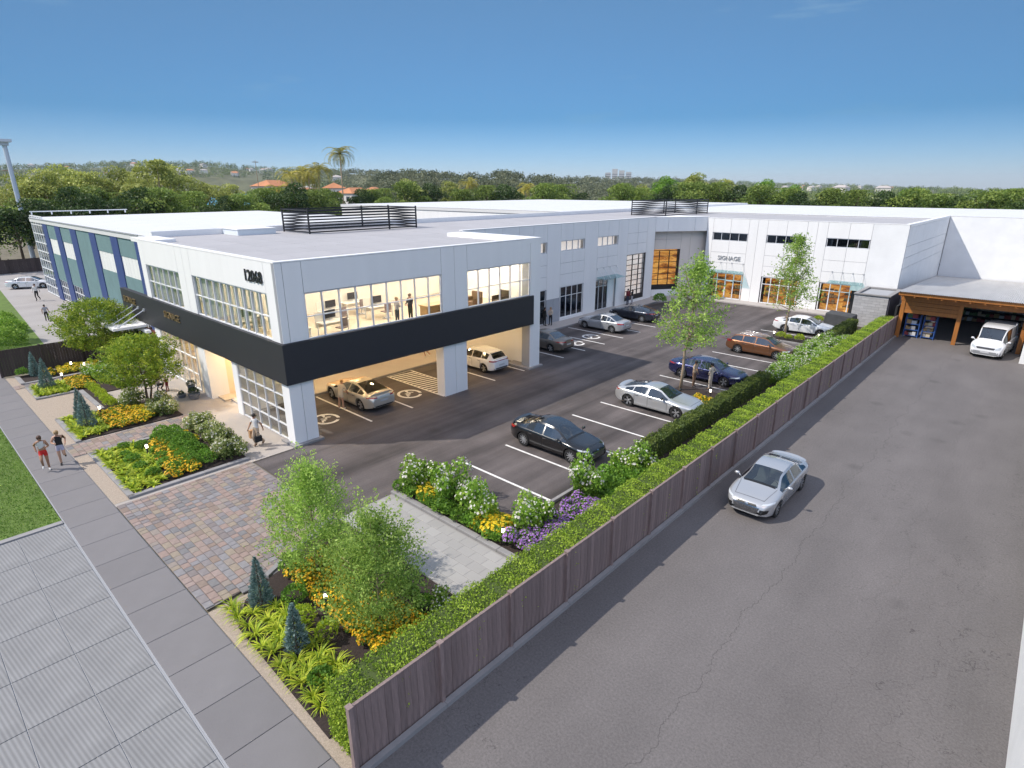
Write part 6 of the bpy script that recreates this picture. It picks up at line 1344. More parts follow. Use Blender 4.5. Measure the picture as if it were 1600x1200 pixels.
def conifer(H, r, n=2600):
    t = rng.random(n) ** .75; z = (1 - t) * 0 + (1 - rng.random(n) ** .55) * H; rr = r * (1 - z / H) ** .85 * np.where(z < .12 * H, .8 + z / H * 1.6, 1); a = rng.uniform(0, 6.28, n); f = rng.uniform(.55, 1.06, n) * (1 + .10 * np.sin(a * 5 + z * 22))
    P = np.column_stack([rr * f * np.cos(a), rr * f * np.sin(a), z + .03]); D = np.column_stack([np.cos(a), np.sin(a), np.full(n, .75)]) + rng.normal(0, .3, (n, 3))
    V = leaves(P, D, rng.uniform(.7, 1.2, n) * .105, .34)
    return [('trunk', MB().tube([(0, 0, -.03), (0, 0, H * .9)], [.04, .01], 6).mesh('trunk', [BARK])), ('foliage', leafmesh('foliage', V, G6, np.clip(.15 + .55 * f - .1 + rng.normal(0, .15, n), 0, 1)))]
# young feathery trees in the front bed
plant(twigtree(3.85, .55, env_birch, 720, 19, .085, GY, .045, BARKP, .6, .9, 12, drop=-.2, spires=46), 'young_tree', 'young feathery green tree nearer the paver driveway in the front bed', 'tree', (-15.55, 7.6, .05), rz=.3)
plant(twigtree(3.65, .50, env_birch, 740, 19, .085, GY, .045, BARKP, .6, .9, 12, drop=-.2, spires=46), 'young_tree', 'young feathery green tree nearer the board fence in the front bed', 'tree', (-12.05, 7.55, .05), rz=2.3)
# round garden trees
plant(twigtree(4.05, 1.35, env_round(2.05), 900, 18, .125, GR, .075, BARK, .5, .25, 14, 2), 'garden_tree', 'round garden tree growing beside the forecourt and the white bushes', 'tree', (-37.0, 9.2, .05), rz=.4)
plant(twigtree(4.75, 1.5, env_round(2.5), 1100, 18, .135, GR, .085, BARK, .55, .25, 16, 3), 'garden_tree', 'bigger round garden tree beside the dark left fence', 'tree', (-47.6, 9.6, .05), rz=1.4)
# slim trees in the car park
plant(twigtree(8.2, 3.0, env_street, 250, 22, .17, GY, .10, BARKP, 1.0, .12, 22, lean=.35), 'parking_tree', 'slim open crowned tree beside the two men in beige', 'tree', (-15.5, 32.4, .0), rz=.6)
plant(twigtree(8.3, 2.6, env_street, 250, 22, .17, GY, .10, BARKP, 1.0, .12, 22, lean=.25), 'parking_tree', 'slim open crowned tree in front of the white sedan', 'tree', (-15.35, 50.6, .0), rz=2.0)
# blue cone conifers
for x, y, h, l_ in ((-15.42, 5.65, 1.75, 'blue grey conifer at the paver corner of the front bed'), (-13.02, 5.5, 1.55, 'blue grey conifer nearest the camera in the front bed'), (-35.6, 5.85, 1.9, 'blue grey conifer in front of the twin in the bed by the joggers'), (-37.1, 5.95, 1.75, 'blue grey conifer behind its twin in the bed by the joggers'), (-44.8, 5.85, 1.9, 'single blue conifer in the lime bed beyond the gravel'), (-48.6, 5.9, 1.65, 'blue conifer against the dark left fence')):
    plant(conifer(h, .40 * h / 1.75), 'conifer', l_, 'conifer', (x, y, .05))
# low bedding, shared meshes
hosta = [strap_meshes(34, .36, .085, G3, .9) for _ in range(3)]; dayl = [strap_meshes(46, .48, .03, G3, 1.0) for _ in range(2)]; herb = [shrub_meshes('h', 330, .27, .27, .22, .10, G1) for _ in range(2)]
limeb = [shrub_meshes('l', 520, .30, .30, .26, .075, G3) for _ in range(2)]; gball = [shrub_meshes('g', 620, .34, .34, .30, .075, G1) for _ in range(2)]
mari = [shrub_meshes('m', 210, .20, .20, .17, .075, G1, 46, FO, .085) for _ in range(2)]; yell = [shrub_meshes('y', 210, .21, .21, .18, .075, G2, 60, FY, .085) for _ in range(2)]
wvar = [loose_bush(1500, .58, .72, .085, G7, 120, FW_, .055) for _ in range(3)]; wflo = [loose_bush(1250, .58, .80, .095, G2, 190, FW_, .06) for _ in range(4)]; phlox = [shrub_meshes('p', 300, .24, .24, .30, .09, G1, 110, FP, .075) for _ in range(2)]; viol = [shrub_meshes('v', 300, .3, .3, .26, .09, G4, 130, FV, .07) for _ in range(2)]
def fill(kinds, name, label, cat, group, x0, x1, y0, y1, step, s0=.85, s1=1.2, z=.05, keep=None):
    y = y0; r = 0
    while y <= y1 + 1e-6:
        x = x0 + (step * .5 if r % 2 else 0)
        while x <= x1 + 1e-6:
            px, py = x + rnd.uniform(-.18, .18) * step, y + rnd.uniform(-.18, .18) * step
            if keep is None or keep(px, py): plant(rnd.choice(kinds), name, label, cat, (px, py, z), group, rnd.uniform(s0, s1))
            x += step
        y += step * .86; r += 1
far = lambda pts, d: (lambda x, y: all((x - a) ** 2 + (y - b) ** 2 > d * d for a, b in pts))
# bed D (beside paver driveway)
fill(hosta, 'hosta', 'lime green leafy clump on the sidewalk side of the bed beside the driveway pavers', 'plant', 'lime clumps in the bed beside the driveway pavers', -31.25, -26.0, 5.35, 7.0, .40, .95, 1.3, keep=lambda x, y: y < 6.5 or x < -27.6)
fill(mari, 'marigold', 'yellow orange flower clump in the middle of the bed beside the driveway pavers', 'flowers', 'marigolds in the bed beside the driveway pavers', -30.6, -26.1, 6.5, 8.0, .30, .95, 1.3, keep=lambda x, y: abs(y - (7.55 - (x + 28.3) * .12)) < .55)
fill(gball, 'shrub', 'rounded green shrub between marigolds and white bushes beside the driveway pavers', 'shrub', 'green shrubs in the bed beside the driveway pavers', -31.1, -26.2, 7.9, 8.8, .56, 1., 1.35)
for i, (x, y, l_) in enumerate(((-30.9, 9.7, 'leftmost'), (-29.4, 9.6, 'second from the left'), (-27.9, 9.5, 'third from the left'), (-26.5, 9.3, 'rightmost'))): plant(wvar[i % 3], 'white_bush', 'cream variegated bush, %s of four behind the paver driveway' % l_, 'bush', (x, y, .05), None, rnd.uniform(1.35, 1.5))
fill(herb, 'ground_shrub', 'small green filler plant scattered in the bed beside the driveway pavers', 'plant', 'green fillers beside the driveway pavers', -30.9, -26.3, 6.2, 7.9, .95, .8, 1.2); fill(yell, 'daisy', 'stray yellow clump in front of the cream bushes beside the driveway pavers', 'flowers', 'stray yellow clumps beside the driveway pavers', -30.6, -26.6, 8.75, 8.75, 1.3, .9, 1.2)
# bed C
fill(hosta, 'hosta', 'lime green leafy clump around the twin blue conifers', 'plant', 'lime clumps around the twin blue conifers', -37.75, -34.05, 5.35, 6.7, .40, .95, 1.3, keep=far([(-35.6, 5.85), (-37.1, 5.95)], .38))
fill(mari, 'marigold', 'orange flower clump behind the twin blue conifers', 'flowers', 'marigolds behind the twin blue conifers', -37.0, -34.05, 6.8, 8.2, .30, .95, 1.25)
fill(yell, 'daisy', 'bright yellow flower clump beneath the white bushes by the forecourt tree', 'flowers', 'yellow clumps by the forecourt tree', -36.4, -34.3, 8.3, 8.8, .34, 1., 1.3)
for i, (x, y, l_) in enumerate(((-34.6, 9.3, 'nearest the paver path'), (-35.7, 9.5, 'right of the forecourt tree trunk'), (-37.3, 8.4, 'left of the forecourt tree trunk'))): plant(wvar[i % 3], 'white_bush', 'cream variegated bush %s' % l_, 'bush', (x, y, .05), None, 1.45)
fill(limeb, 'lime_shrub', 'lime shrub in the narrow hedge arm beside the gravel court', 'shrub', 'lime shrubs in the narrow hedge arm', -42.6, -38.0, 7.65, 7.65, .46, .85, 1.0)
# bed B
fill(hosta, 'hosta', 'lime leafy clump around the single blue conifer', 'plant', 'lime clumps around the single blue conifer', -45.55, -43.05, 5.3, 6.8, .38, .95, 1.3, keep=far([(-44.8, 5.85)], .36))
fill(mari, 'marigold', 'orange flower clump behind the single blue conifer', 'flowers', 'marigolds behind the single blue conifer', -45.5, -43.0, 7.0, 8.0, .32, .95, 1.3)
for i, (x, y, l_) in enumerate(((-45.0, 8.6, 'left'), (-43.7, 8.8, 'middle'), (-42.3, 9.1, 'right'))): plant(wflo[i % 4], 'white_bush', 'white and yellow flowering bush, %s of three below the bigger round tree' % l_, 'bush', (x, y, .05), None, 1.5)
# bed A
plant(gball[0], 'shrub', 'round green shrub at the sidewalk end of the dark left fence', 'shrub', (-48.9, 5.3, .05), None, 1.1)
fill(mari, 'marigold', 'orange flower clump at the foot of the blue fence conifer', 'flowers', 'orange clumps at the fence conifer', -48.9, -47.5, 6.4, 6.9, .36)
fill(yell, 'daisy', 'bright yellow flower clump along the dark left fence', 'flowers', 'yellow clumps along the dark left fence', -49.0, -47.4, 7.2, 11.2, .38)
# bed E (front)
fill(dayl, 'daylily', 'arching grassy clump at the gravel edge of the front bed', 'plant', 'grassy clumps in the front bed', -15.9, -10.3, 4.9, 5.9, .52, keep=far([(-15.42, 5.65), (-13.02, 5.5)], .38))
fill(hosta, 'hosta', 'small lime clump between the conifers of the front bed', 'plant', 'lime clumps in the front bed', -15.3, -11.0, 5.6, 6.1, .8, keep=far([(-15.42, 5.65), (-13.02, 5.5)], .45))
for x, y, k, l_ in ((-14.75, 6.35, gball, 'rounded dark green ball shrub right of the paver side conifer'), (-13.75, 6.1, limeb, 'golden green ball shrub between the two front conifers'), (-12.75, 6.25, limeb, 'golden green ball shrub right of the nearest conifer'), (-16.3, 7.1, gball, 'green shrub at the paver edge of the front bed'), (-11.4, 5.3, herb, 'loose green shrub near the fence end'), (-10.6, 6.2, herb, 'loose green shrub under the fence side tree')): plant(k[0], 'shrub', l_, 'shrub', (x, y, .05), None, 1.15)
fill(mari, 'marigold', 'yellow orange flower clump in the wide drift of the front bed', 'flowers', 'marigold drift in the front bed', -16.2, -10.7, 6.6, 8.4, .33, keep=lambda x, y: y > 6.75 - (x + 16) * .0 and far([(-14.75, 6.35), (-12.75, 6.25), (-13.75, 6.1)], .42)(x, y) and abs(y - 7.45) < .95 and not (x > -14.3 and x < -13.2 and y > 7.7))
plant(wflo[0], 'white_bush', 'dark leaved bush with white flowers at the pad corner of the front bed', 'bush', (-10.75, 8.95, .05), None, 1.15)
plant(herb[1], 'shrub', 'low green shrub at the upper corner of the front bed', 'shrub', (-17.0, 8.9, .05), None, 1.1)
fill(herb, 'ground_shrub', 'low green filler plant below the young trees', 'plant', 'filler plants below the young trees', -15.8, -11.2, 8.9, 9.3, .7)
# bed F
wq = ('leftmost', 'second from the left', 'third from the left')
for i, x in enumerate((-17.5, -15.8, -14.1)): plant(wflo[i % 4], 'white_bush', 'tall white flowered bush behind the grey pad, %s of three' % wq[i], 'bush', (x, 13.45, .05), None, 1.55, sz=1.95)
for i, (x, y, l_) in enumerate(((-12.0, 14.3, 'white flowered bush at the bay line next to the purple phlox'), (-11.9, 17.3, 'white flowered bush beyond the purple phlox'), (-11.8, 20.6, 'white flowered bush beside the black sedan nose'))): plant(wflo[i % 4], 'white_bush', l_, 'bush', (x, y, .05), None, 1.6, sz=1.9)
fill(yell, 'daisy', 'yellow flower clump among the white bushes behind the grey pad', 'flowers', 'yellow clumps behind the grey pad', -17.0, -16.2, 13.1, 13.6, .36, 1.4, 1.8); fill(yell, 'daisy', 'yellow flower clump beside the bollard lamp behind the grey pad', 'flowers', 'yellow clumps beside the pad lamp', -13.5, -12.5, 12.95, 13.6, .36, 1.4, 1.8)
fill(herb, 'ground_shrub', 'low green plant along the kerb of the grey pad', 'plant', 'low plants along the pad kerb', -17.95, -12.2, 12.85, 13.2, .42, 1.0, 1.35); fill(limeb, 'lime_shrub', 'golden green filler shrub between the white bushes behind the grey pad', 'shrub', 'golden fillers behind the grey pad', -17.2, -13.2, 13.75, 13.75, .85, 1.0, 1.4); fill(herb, 'ground_shrub', 'green filler plant between phlox and dark hedge', 'plant', 'green fillers along the car park kerb', -12.3, -10.4, 17.6, 21.4, .55, 1.1, 1.6)
fill(phlox, 'phlox', 'purple flowering clump beside the boxwood hedge', 'flowers', 'purple phlox beside the hedge', -11.9, -10.6, 13.0, 16.9, .44, .9, 1.25, keep=lambda x, y: far([(-12.0, 14.3)], .5)(x, y))
for i, y in enumerate((37.3, 38.6, 39.9, 41.2, 42.5, 43.9, 45.3, 46.7, 48.0, 49.2)):
    for j, x in enumerate((-11.85, -11.0)): plant(wflo[(i + j * 2) % 4], 'white_bush', 'white flowering bush in the dense drift between the bronze estate and the hedge', 'bush', (x + rnd.uniform(-.15, .15), y + j * .6, .05), 'white bushes in the dense drift by the hedge', 1.25, sz=1.35)
for y in (38, 39.2, 40.4, 41.6, 42.9, 44.5, 46): plant(viol[int(y) % 2], 'salvia', 'violet flowering clump on the hedge side of the white drift', 'flowers', (-10.3, y, .05), 'violet clumps along the hedge', 1.2)
fill(mari, 'marigold', 'orange flower clump in front of the silver fastback nose', 'flowers', 'orange clumps in the first tree island', -13.9, -12.9, 30.9, 31.7, .36)
fill(limeb, 'lime_shrub', 'low yellow green shrub at the foot of the second car park tree', 'shrub', 'low shrubs in the second tree island', -15.6, -13.6, 50.0, 50.0, .75, 1., 1.2)
plant(gball[1], 'shrub', 'green shrub in front of the corner shop window', 'shrub', (-30.3, 56.4, .1), None, 2.1); plant(limeb[0], 'shrub', 'small yellow green shrub beside the covered box', 'shrub', (-15.1, 58.6, .05), None, 1.3)
plant(yell[0], 'daisy', 'potted yellow plant beside the SIGNAGE shop door', 'plant', (-26.9, 63.5, .12), None, 1.8)
# hedges
def hedge(name, label, x0, x1, y0, y1, h, leaf, m, n, core=(.05, .075, .014)):
    L_ = y1 - y0; w = x1 - x0; at = w * L_; as_ = h * L_; k = rng.random(n); P = np.empty((n, 3)); D = np.empty((n, 3))
    top = k < .55; ls = (k >= .55) & (k < .80); rs = ~top & ~ls; y = y0 + rng.random(n) * L_
    P[:, 1] = y; P[top, 0] = x0 + rng.random(top.sum()) * w; P[top, 2] = h; D[top] = (0, 0, 1); P[ls, 0] = x0; D[ls] = (-1, 0, .4); P[rs, 0] = x1; D[rs] = (1, 0, .4); sd = ls | rs; P[sd, 2] = rng.random(sd.sum()) * h
    ne = int(n * w / L_ * 1.2); P[:ne, 0] = x0 + rng.random(ne) * w; P[:ne, 1] = y0; P[:ne, 2] = rng.random(ne) * h; D[:ne] = (0, -1, .4)
    bump = .05 * np.sin(P[:, 1] * 3.1 + P[:, 0] * 2) + .04 * np.sin(P[:, 1] * 7.7) + rng.normal(0, .03, n); P += D * bump[:, None]; 
    V = leaves(P, D * .7 + rng.normal(0, .6, P.shape), rng.uniform(.7, 1.3, n) * leaf, .6); t = thing(name, label, 'hedge', ((x0 + x1) / 2, (y0 + y1) / 2, 0)); o = wloc(t)
    link('foliage', leafmesh('foliage', V - np.array(o), m, np.clip(.45 + bump * 3 + rng.normal(0, .18, n), 0, 1)), t)
    simple(t, 'branches', mat('hedge_core', core, .9), (x0 + .06, y0 + .06, 0, x1 - .06, y1 - .06, h - .07)); return t
hedge('boxwood_hedge', 'long clipped bright green hedge behind the weathered board fence', -9.95, -8.86, 4.7, 57.2, 1.62, .062, G8, 90000)
hedge('dark_hedge', 'darker upright hedge between car park kerb and bright hedge', -12.3, -11.6, 21.8, 36.6, .98, .085, G9, 15000); hedge('dark_hedge', 'short dark hedge at the far end near the covered box', -12.3, -11.5, 50.2, 57.2, 1.05, .085, G9, 7000)
wsm = [shrub_meshes('k', 120, .2, .2, .16, .07, G2, 40, FW_, .08) for _ in range(2)]
for i, y in enumerate(np.arange(22.2, 36.5, .75)): plant(wsm[i % 2], 'kerb_plant', 'small white flower clump along the kerb in front of the dark hedge', 'flowers', (-12.42, y, .05), 'white clumps along the dark hedge kerb', .9)
# bushes beyond the dark left fence, dark conifer hedge far left
bigb = [shrub_meshes('b', 2600, 1.5, 1.3, 1.1, .16, G2) for _ in range(2)]
plant(bigb[0], 'bush', 'large yellow green bush behind the dark left fence at the photo edge', 'bush', (-57.5, 5.6, 0), None, 1.0); plant(bigb[1], 'bush', 'second yellow green bush left of the pale drive', 'bush', (-61.5, 6.2, 0), None, 1.0); plant(bigb[0], 'bush', 'yellow green bush farthest along the bright lawn', 'bush', (-66.0, 6.4, 0), None, .9)
# bollard lamps
pst = MB().lathe([(.045, 0), (.045, .46)], n=10).mesh('post', mat('bollard_dark', (.05, .045, .045), .5), True, ang=40); hdm = MB().lathe([(.055, .46), (.055, .62), (.0, .62)], n=10).mesh('lamp_head', LAMPB, True, ang=40); cpm = MB().lathe([(.0, .622), (.062, .622), (.06, .65), (0, .655)], n=10).mesh('cap', mat('bollard_dark', ()), True, ang=40)
for x, y, l_ in ((-48.2, 7.85, 'bollard lamp among yellow flowers along the dark left fence'), (-47.3, 8.4, 'second bollard lamp among yellow flowers by the left fence'), (-45.6, 6.8, 'bollard lamp behind the single blue conifer'), (-36.8, 6.75, 'bollard lamp behind the twin blue conifers'), (-29.3, 6.8, 'bollard lamp in the bed beside the driveway pavers'), (-13.76, 6.85, 'bollard lamp between the young trees in the front bed'), (-12.25, 12.9, 'bollard lamp next to the purple phlox'), (-12.1, 22.5, 'bollard lamp near the black sedan'), (-13.4, 32.0, 'bollard lamp beside the two men in beige'), (-15.95, 49.6, 'bollard lamp behind the bronze estate car'), (-12.9, 51.0, 'bollard lamp beside the white sedan front wheel')):
    t = thing('bollard_lamp', l_, 'lamp', (x, y, .05), 0, 'bollard lamps in the planting'); link('post', pst, t); link('lamp_head', hdm, t); link('cap', cpm, t)
# planters
for x, y, pr, s, l_ in ((-36.95, 11.55, [(.16, 0), (.22, .62), (.19, .62), (.17, .5), (0, .5)], 1.0, 'tall tapered grey planter with a clipped ball by the column'), (-36.15, 11.35, [(.22, 0), (.36, .34), (.33, .34), (.30, .26), (0, .26)], 1.15, 'wide grey bowl planter with a clipped ball by the column'), (-37.0, 10.95, [(.18, 0), (.26, .2), (.23, .2), (.2, .14), (0, .14)], .7, 'small low grey bowl planter with a little shrub')):
    t = thing('planter', l_, 'planter', (x, y, .014)); link('pot', MB().lathe(pr, n=20).mesh('pot', PLANTER, True, ang=40), t); top_ = max(p[1] for p in pr)
    o = link('ball_shrub', shrub_meshes('q', 700, .25, .25, .23, .05, G4)[0][1], t, (0, 0, top_ - .1)); o.scale = (s,) * 3

# ---------------- background: trees, palms, hills, houses ----------------
TREES = [(-124.9, 17.6, 8.4, 'F'), (-128.4, 21.0, 9.4, 'F'), (-126.6, 24.6, 11.2, 'F'), (-130.4, 29.1, 11.2, 'F'), (-131.4, 33.3, 10.2, 'F'), (-124.9, 35.6, 11.2, 'F'), (-124.6, 39.7, 11.1, 'F'), (-134.9, 49.0, 10.3, 'F'), (-127.7, 51.3, 9.6, 'F'), (-127.0, 56.2, 10.0, 'F'), (-135.2, 65.7, 10.9, 'F'), (-128.4, 66.7, 12.0, 'F'), (-131.4, 74.6, 10.6, 'F'), (-148.1, 89.8, 9.9, 'F'), (-145.8, 97.3, 10.7, 'F'), (-137.2, 98.6, 8.8, 'F'), (-138.6, 107.2, 12.4, 'F'), (-137.0, 114.0, 12.1, 'F'), (-127.7, 117.9, 10.7, 'F'), (-124.7, 125.1, 11.5, 'F'), (-120.1, 128.3, 11.9, 'F'), (-106.9, 129.4, 12.1, 'F'), (-108.3, 139.8, 11.7, 'F'), (-102.7, 141.3, 9.8, 'F'), (-91.8, 144.2, 12.1, 'F'), (-85.6, 143.8, 10.8, 'F'), (-85.0, 156.7, 11.5, 'F'), (-76.6, 155.3, 12.4, 'F'), (-71.5, 159.9, 12.1, 'F'), (-67.1, 162.1, 11.7, 'F'), (-59.6, 160.1, 11.7, 'F'), (-54.1, 162.4, 10.8, 'F'), (-47.4, 155.5, 10.2, 'F'), (-42.9, 159.8, 10.9, 'F'), (-36.1, 154.2, 10.5, 'F'), (-30.8, 158.8, 10.5, 'F'), (-25.5, 156.6, 11.0, 'F'), (-19.4, 144.8, 9.9, 'F'), (-16.2, 143.9, 9.7, 'F'), (-11.8, 142.6, 10.7, 'F'), (-8.1, 149.9, 10.8, 'F'), (-4.6, 141.1, 10.7, 'F'), (-155.3, 23.9, 14.1, 'B'), (-150.9, 27.3, 14.9, 'B'), (-154.3, 32.2, 15.8, 'B'), (-153.3, 36.5, 14.6, 'B'), (-153.4, 42.5, 15.7, 'B'), (-156.4, 53.3, 16.3, 'B'), (-156.0, 59.6, 13.1, 'B'), (-159.2, 67.1, 12.4, 'B'), (-96.3, 177.4, 14.7, 'B'), (-89.4, 184.6, 15.7, 'B'), (-80.9, 185.5, 13.9, 'B'), (-70.0, 187.9, 13.7, 'B'), (-103.2, 173.3, 12.4, 'B'), (-47.5, 176.9, 11.4, 'B'), (-30.4, 182.2, 11.0, 'B'), (-161.9, 126.6, 14.0, 'B'), (-153.3, 135.8, 13.5, 'B'), (-59.9, 182.7, 12.1, 'B')]
GB = leaf_mat('leaf_belt', [(0.072, 0.123, 0.028), (0.175, 0.254, 0.048), (0.351, 0.420, 0.096)])
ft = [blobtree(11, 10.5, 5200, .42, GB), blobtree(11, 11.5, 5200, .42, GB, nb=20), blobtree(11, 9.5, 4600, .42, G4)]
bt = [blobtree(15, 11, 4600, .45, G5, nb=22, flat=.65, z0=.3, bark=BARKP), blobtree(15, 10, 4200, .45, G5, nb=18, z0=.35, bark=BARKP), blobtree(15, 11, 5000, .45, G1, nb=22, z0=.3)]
for i, (x, y, h, k) in enumerate(TREES):
    leftish = x < -118
    if k == 'F': pr = ft[i % 3 if not leftish else (0, 1, 2)[i % 3]]; hh = h / 10.2; lb = 'dense green broadleaf tree in the front belt behind the %s' % ('blue striped building' if y < 80 else 'white warehouse roof')
    else: pr = bt[i % 3 if y > 100 else i % 2]; hh = h / 14.2; lb = 'taller %s tree rising behind the front belt %s' % ('olive yellow' if pr is not bt[2] else 'green', 'left of the palms' if y < 80 else 'right of the palms')
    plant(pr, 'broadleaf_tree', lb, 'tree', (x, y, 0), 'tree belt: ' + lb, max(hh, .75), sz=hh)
plant(blobtree(18.5, 12, 5200, .5, G5, nb=24, flat=.6, z0=.4, bark=BARKP), 'broadleaf_tree', 'tallest spreading tree rising above the left tree belt', 'tree', (-144.8, 46.2, 0))
for i, (x, y) in enumerate(((-168.4, 79.0), (-169.4, 86.1), (-162.8, 90.0), (-168.2, 98.7), (-157.0, 107.1), (-159.1, 114.4))): plant(ft[i % 2], 'broadleaf_tree', 'bushy green tree in front of the orange roofed houses', 'tree', (x, y, 0), 'bushy trees in front of the orange roofs', 1.05)
for x, y, s, l_ in ((-116, 13.5, 1.0, 'dark tree behind the far left fence, closest to the lamp mast'), (-117, 19.5, .95, 'dark tree behind the far left fence, middle of three'), (-117, 25.5, 1.0, 'dark tree behind the far left fence, nearest the glazed bay')): plant(ft[2], 'broadleaf_tree', l_, 'tree', (x, y, 0), None, s)
def palm(H, nf=26, fl=3.6, lean=.3):
    W = MB().tube([(0, 0, 0), (lean * .3, 0, H * .4), (lean, 0, H - 1.6)], [.22, .16, .14], 8); V = []
    for i in range(nf):
        a = i * 2.4 + rnd.uniform(-.2, .2); e = rnd.uniform(-.35, 1.35); p = np.array([lean, 0, H - 1.6]); h = np.array([math.cos(a), math.sin(a), 0]); sd = np.array([-h[1], h[0], 0]); L_ = fl * rnd.uniform(.8, 1.1); k = 15
        for j in range(k):
            q = p + (h * math.cos(e) + np.array([0, 0, math.sin(e)])) * L_ / k; w = .8 * math.sin(math.pi * (.12 + .86 * j / k)) + .05
            for s in (1, -1):
                for o_ in (0, .5):
                    b = p + (q - p) * o_; V += [b, b + (q - p) * .30, b + sd * s * w + np.array([0, 0, -.30 * w]) + (q - p) * .55, b + sd * s * w * .9 + np.array([0, 0, -.32 * w]) + (q - p) * .42]
            p = q; e -= .16
    V = np.array(V); return [('trunk', W.mesh('trunk', [BARKP], True)), ('fronds', leafmesh('fronds', V, GP, rng.random(len(V) // 4)))]
for x, y, h, l_ in ((-150.9, 94.5, 22.0, 'tallest coconut palm above the tree belt'), (-155.3, 82.9, 17.9, 'palm left of the tallest palm'), (-158.9, 88.7, 17.1, 'palm just left of the tallest palm trunk'), (-148.9, 86.1, 16.8, 'leaning palm in the middle of the palm group'), (-160.8, 80.9, 13.7, 'lowest palm at the left of the palm group'), (-163, 89.6, 18.6, 'rear palm of the palm group'), (-137.6, 131, 13.5, 'short palm in the belt behind the warehouse'), (-125.2, 142.9, 13.0, 'short palm farther right behind the warehouse')): plant(palm(h, lean=rnd.uniform(.2, 1.0), fl=5.6), 'palm_tree', l_, 'palm', (x, y, 0))
# hills: ridge elevation by compass direction, real ground rising with distance
RIDGE = [(83.33, 0.0223), (81.96, 0.0228), (77.07, 0.0251), (75.42, 0.028), (73.49, 0.0303), (71.53, 0.0283), (69.22, 0.0307), (66.86, 0.0269), (63.89, 0.0239), (59.69, 0.0227), (56.41, 0.023), (53.01, 0.0281), (50.72, 0.0273), (48.4, 0.0246), (46.06, 0.0217), (43.41, 0.0276), (40.75, 0.0198), (36.62, 0.0139), (30.84, 0.0109), (25.27, 0.0078), (20.01, 0.0048), (15.11, 0.002), (10.6, -0.0006), (6.48, -0.0029), (2.75, -0.0051), (-0.61, -0.0055)]
def ridge(az):
    pts = sorted(RIDGE)
    if az <= pts[0][0]: return pts[0][1]
    if az >= pts[-1][0]: return pts[-1][1]
    for (a, e), (b, f) in zip(pts[:-1], pts[1:]):
        if a <= az <= b: return e + (f - e) * (az - a) / (b - a)
def rdist(az): return 2600 if az > 60 else 620 + (az - 54) * 330 if az > 54 else 620 if az > 40 else 620 + (40 - az) * 150 if az > 20 else 3600
def sst(t): t = max(0, min(1, t)); return t * t * (3 - 2 * t)
def ground_h(az, r):
    rd_ = rdist(az); el = ridge(az); top_ = 12 + el * rd_ - (7 if rd_ > 1500 else 8); f = sst((r - 230) / (rd_ - 230)); n = noise.noise(Vector((r * math.sin(R(az)) * .004, r * math.cos(R(az)) * .004, 0)))
    h = -1.2 + (top_ + 1.2) * f ** 1.6 + n * min(10, r * .006) * (1 - f * .6)
    if r > rd_: h = top_ - (r - rd_) * .012
    if 64 < az < 72.5 and 420 < r < 1500: h = min(h, -3.0)
    return h
na, nr = 260, 64; AZ = np.linspace(-30, 112, na); RR = np.geomspace(225, 9500, nr); V = np.empty((na * nr, 3))
for i, a in enumerate(AZ):
    for j, r in enumerate(RR): V[i * nr + j] = (-math.sin(R(a)) * r, math.cos(R(a)) * r, ground_h(a, r))
F = [(i * nr + j, i * nr + j + 1, (i + 1) * nr + j + 1, (i + 1) * nr + j) for i in range(na - 1) for j in range(nr - 1)]
HILL = mat('hill_scrub', (.10, .105, .05), .95, var=.5, vscale=.03, bump=.6, bscale=.4)
hl = link('hills', arr_mesh('hills', V, np.array(F), HILL, smooth=True)); tag(hl, 'wooded low hills rolling out to the horizon', kind='structure')
# woods on the hills (one mass)
def woods(name, label, n, a0, a1, r0f, r1f, size, m, k=85, hmin=-2.5):
    az = rng.uniform(a0, a1, n); u = rng.random(n); C = np.empty((n, 3)); S = np.empty(n)
    for i in range(n):
        rd_ = rdist(az[i]); lo, hi = r0f(rd_), r1f(rd_); r = lo * (hi / lo) ** u[i]; h = ground_h(az[i], r); s = size(r) * rng.uniform(.7, 1.35)
        if 64 < az[i] < 72.5 and h < -2.5: s = 0.01; h = -30
        C[i] = (-math.sin(R(az[i])) * r, math.cos(R(az[i])) * r, h); S[i] = s
    Ck = np.repeat(C, k, 0); Sk = np.repeat(S, k); d = unit(rng.normal(size=(len(Ck), 3))); d[:, 2] = np.abs(d[:, 2]); P = Ck + d * (Sk * rng.uniform(.55, 1.05, len(Sk)))[:, None] * np.array([1, 1, 1.05]) + np.array([0, 0, 1.]) * (Sk * .25)[:, None]
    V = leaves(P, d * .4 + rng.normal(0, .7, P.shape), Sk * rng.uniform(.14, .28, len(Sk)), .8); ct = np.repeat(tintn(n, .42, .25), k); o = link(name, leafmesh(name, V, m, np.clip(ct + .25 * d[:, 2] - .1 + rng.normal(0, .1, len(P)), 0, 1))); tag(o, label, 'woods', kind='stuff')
GW = leaf_mat('wood_olive_', [(0.060, 0.077, 0.039), (0.128, 0.147, 0.075), (0.225, 0.232, 0.128)], .15); GWo = leaf_mat('wood_olive', [(0.055, 0.068, 0.021), (0.129, 0.133, 0.046), (0.248, 0.212, 0.084)], .15); GW2 = leaf_mat('wood_green', [(0.065, 0.098, 0.038), (0.134, 0.188, 0.065), (0.253, 0.288, 0.098)], .15)
woods('woods', 'olive scrub woods on the nearer middle hill', 2600, 24, 60, lambda r: 235, lambda r: r * 1.0, lambda r: 2.6 + r * .0042, GW)
woods('woods', 'darker woods on the left hills and shoreline', 1900, 58, 86, lambda r: 300, lambda r: r * 1.0, lambda r: 3.2 + r * .0036, GW2)
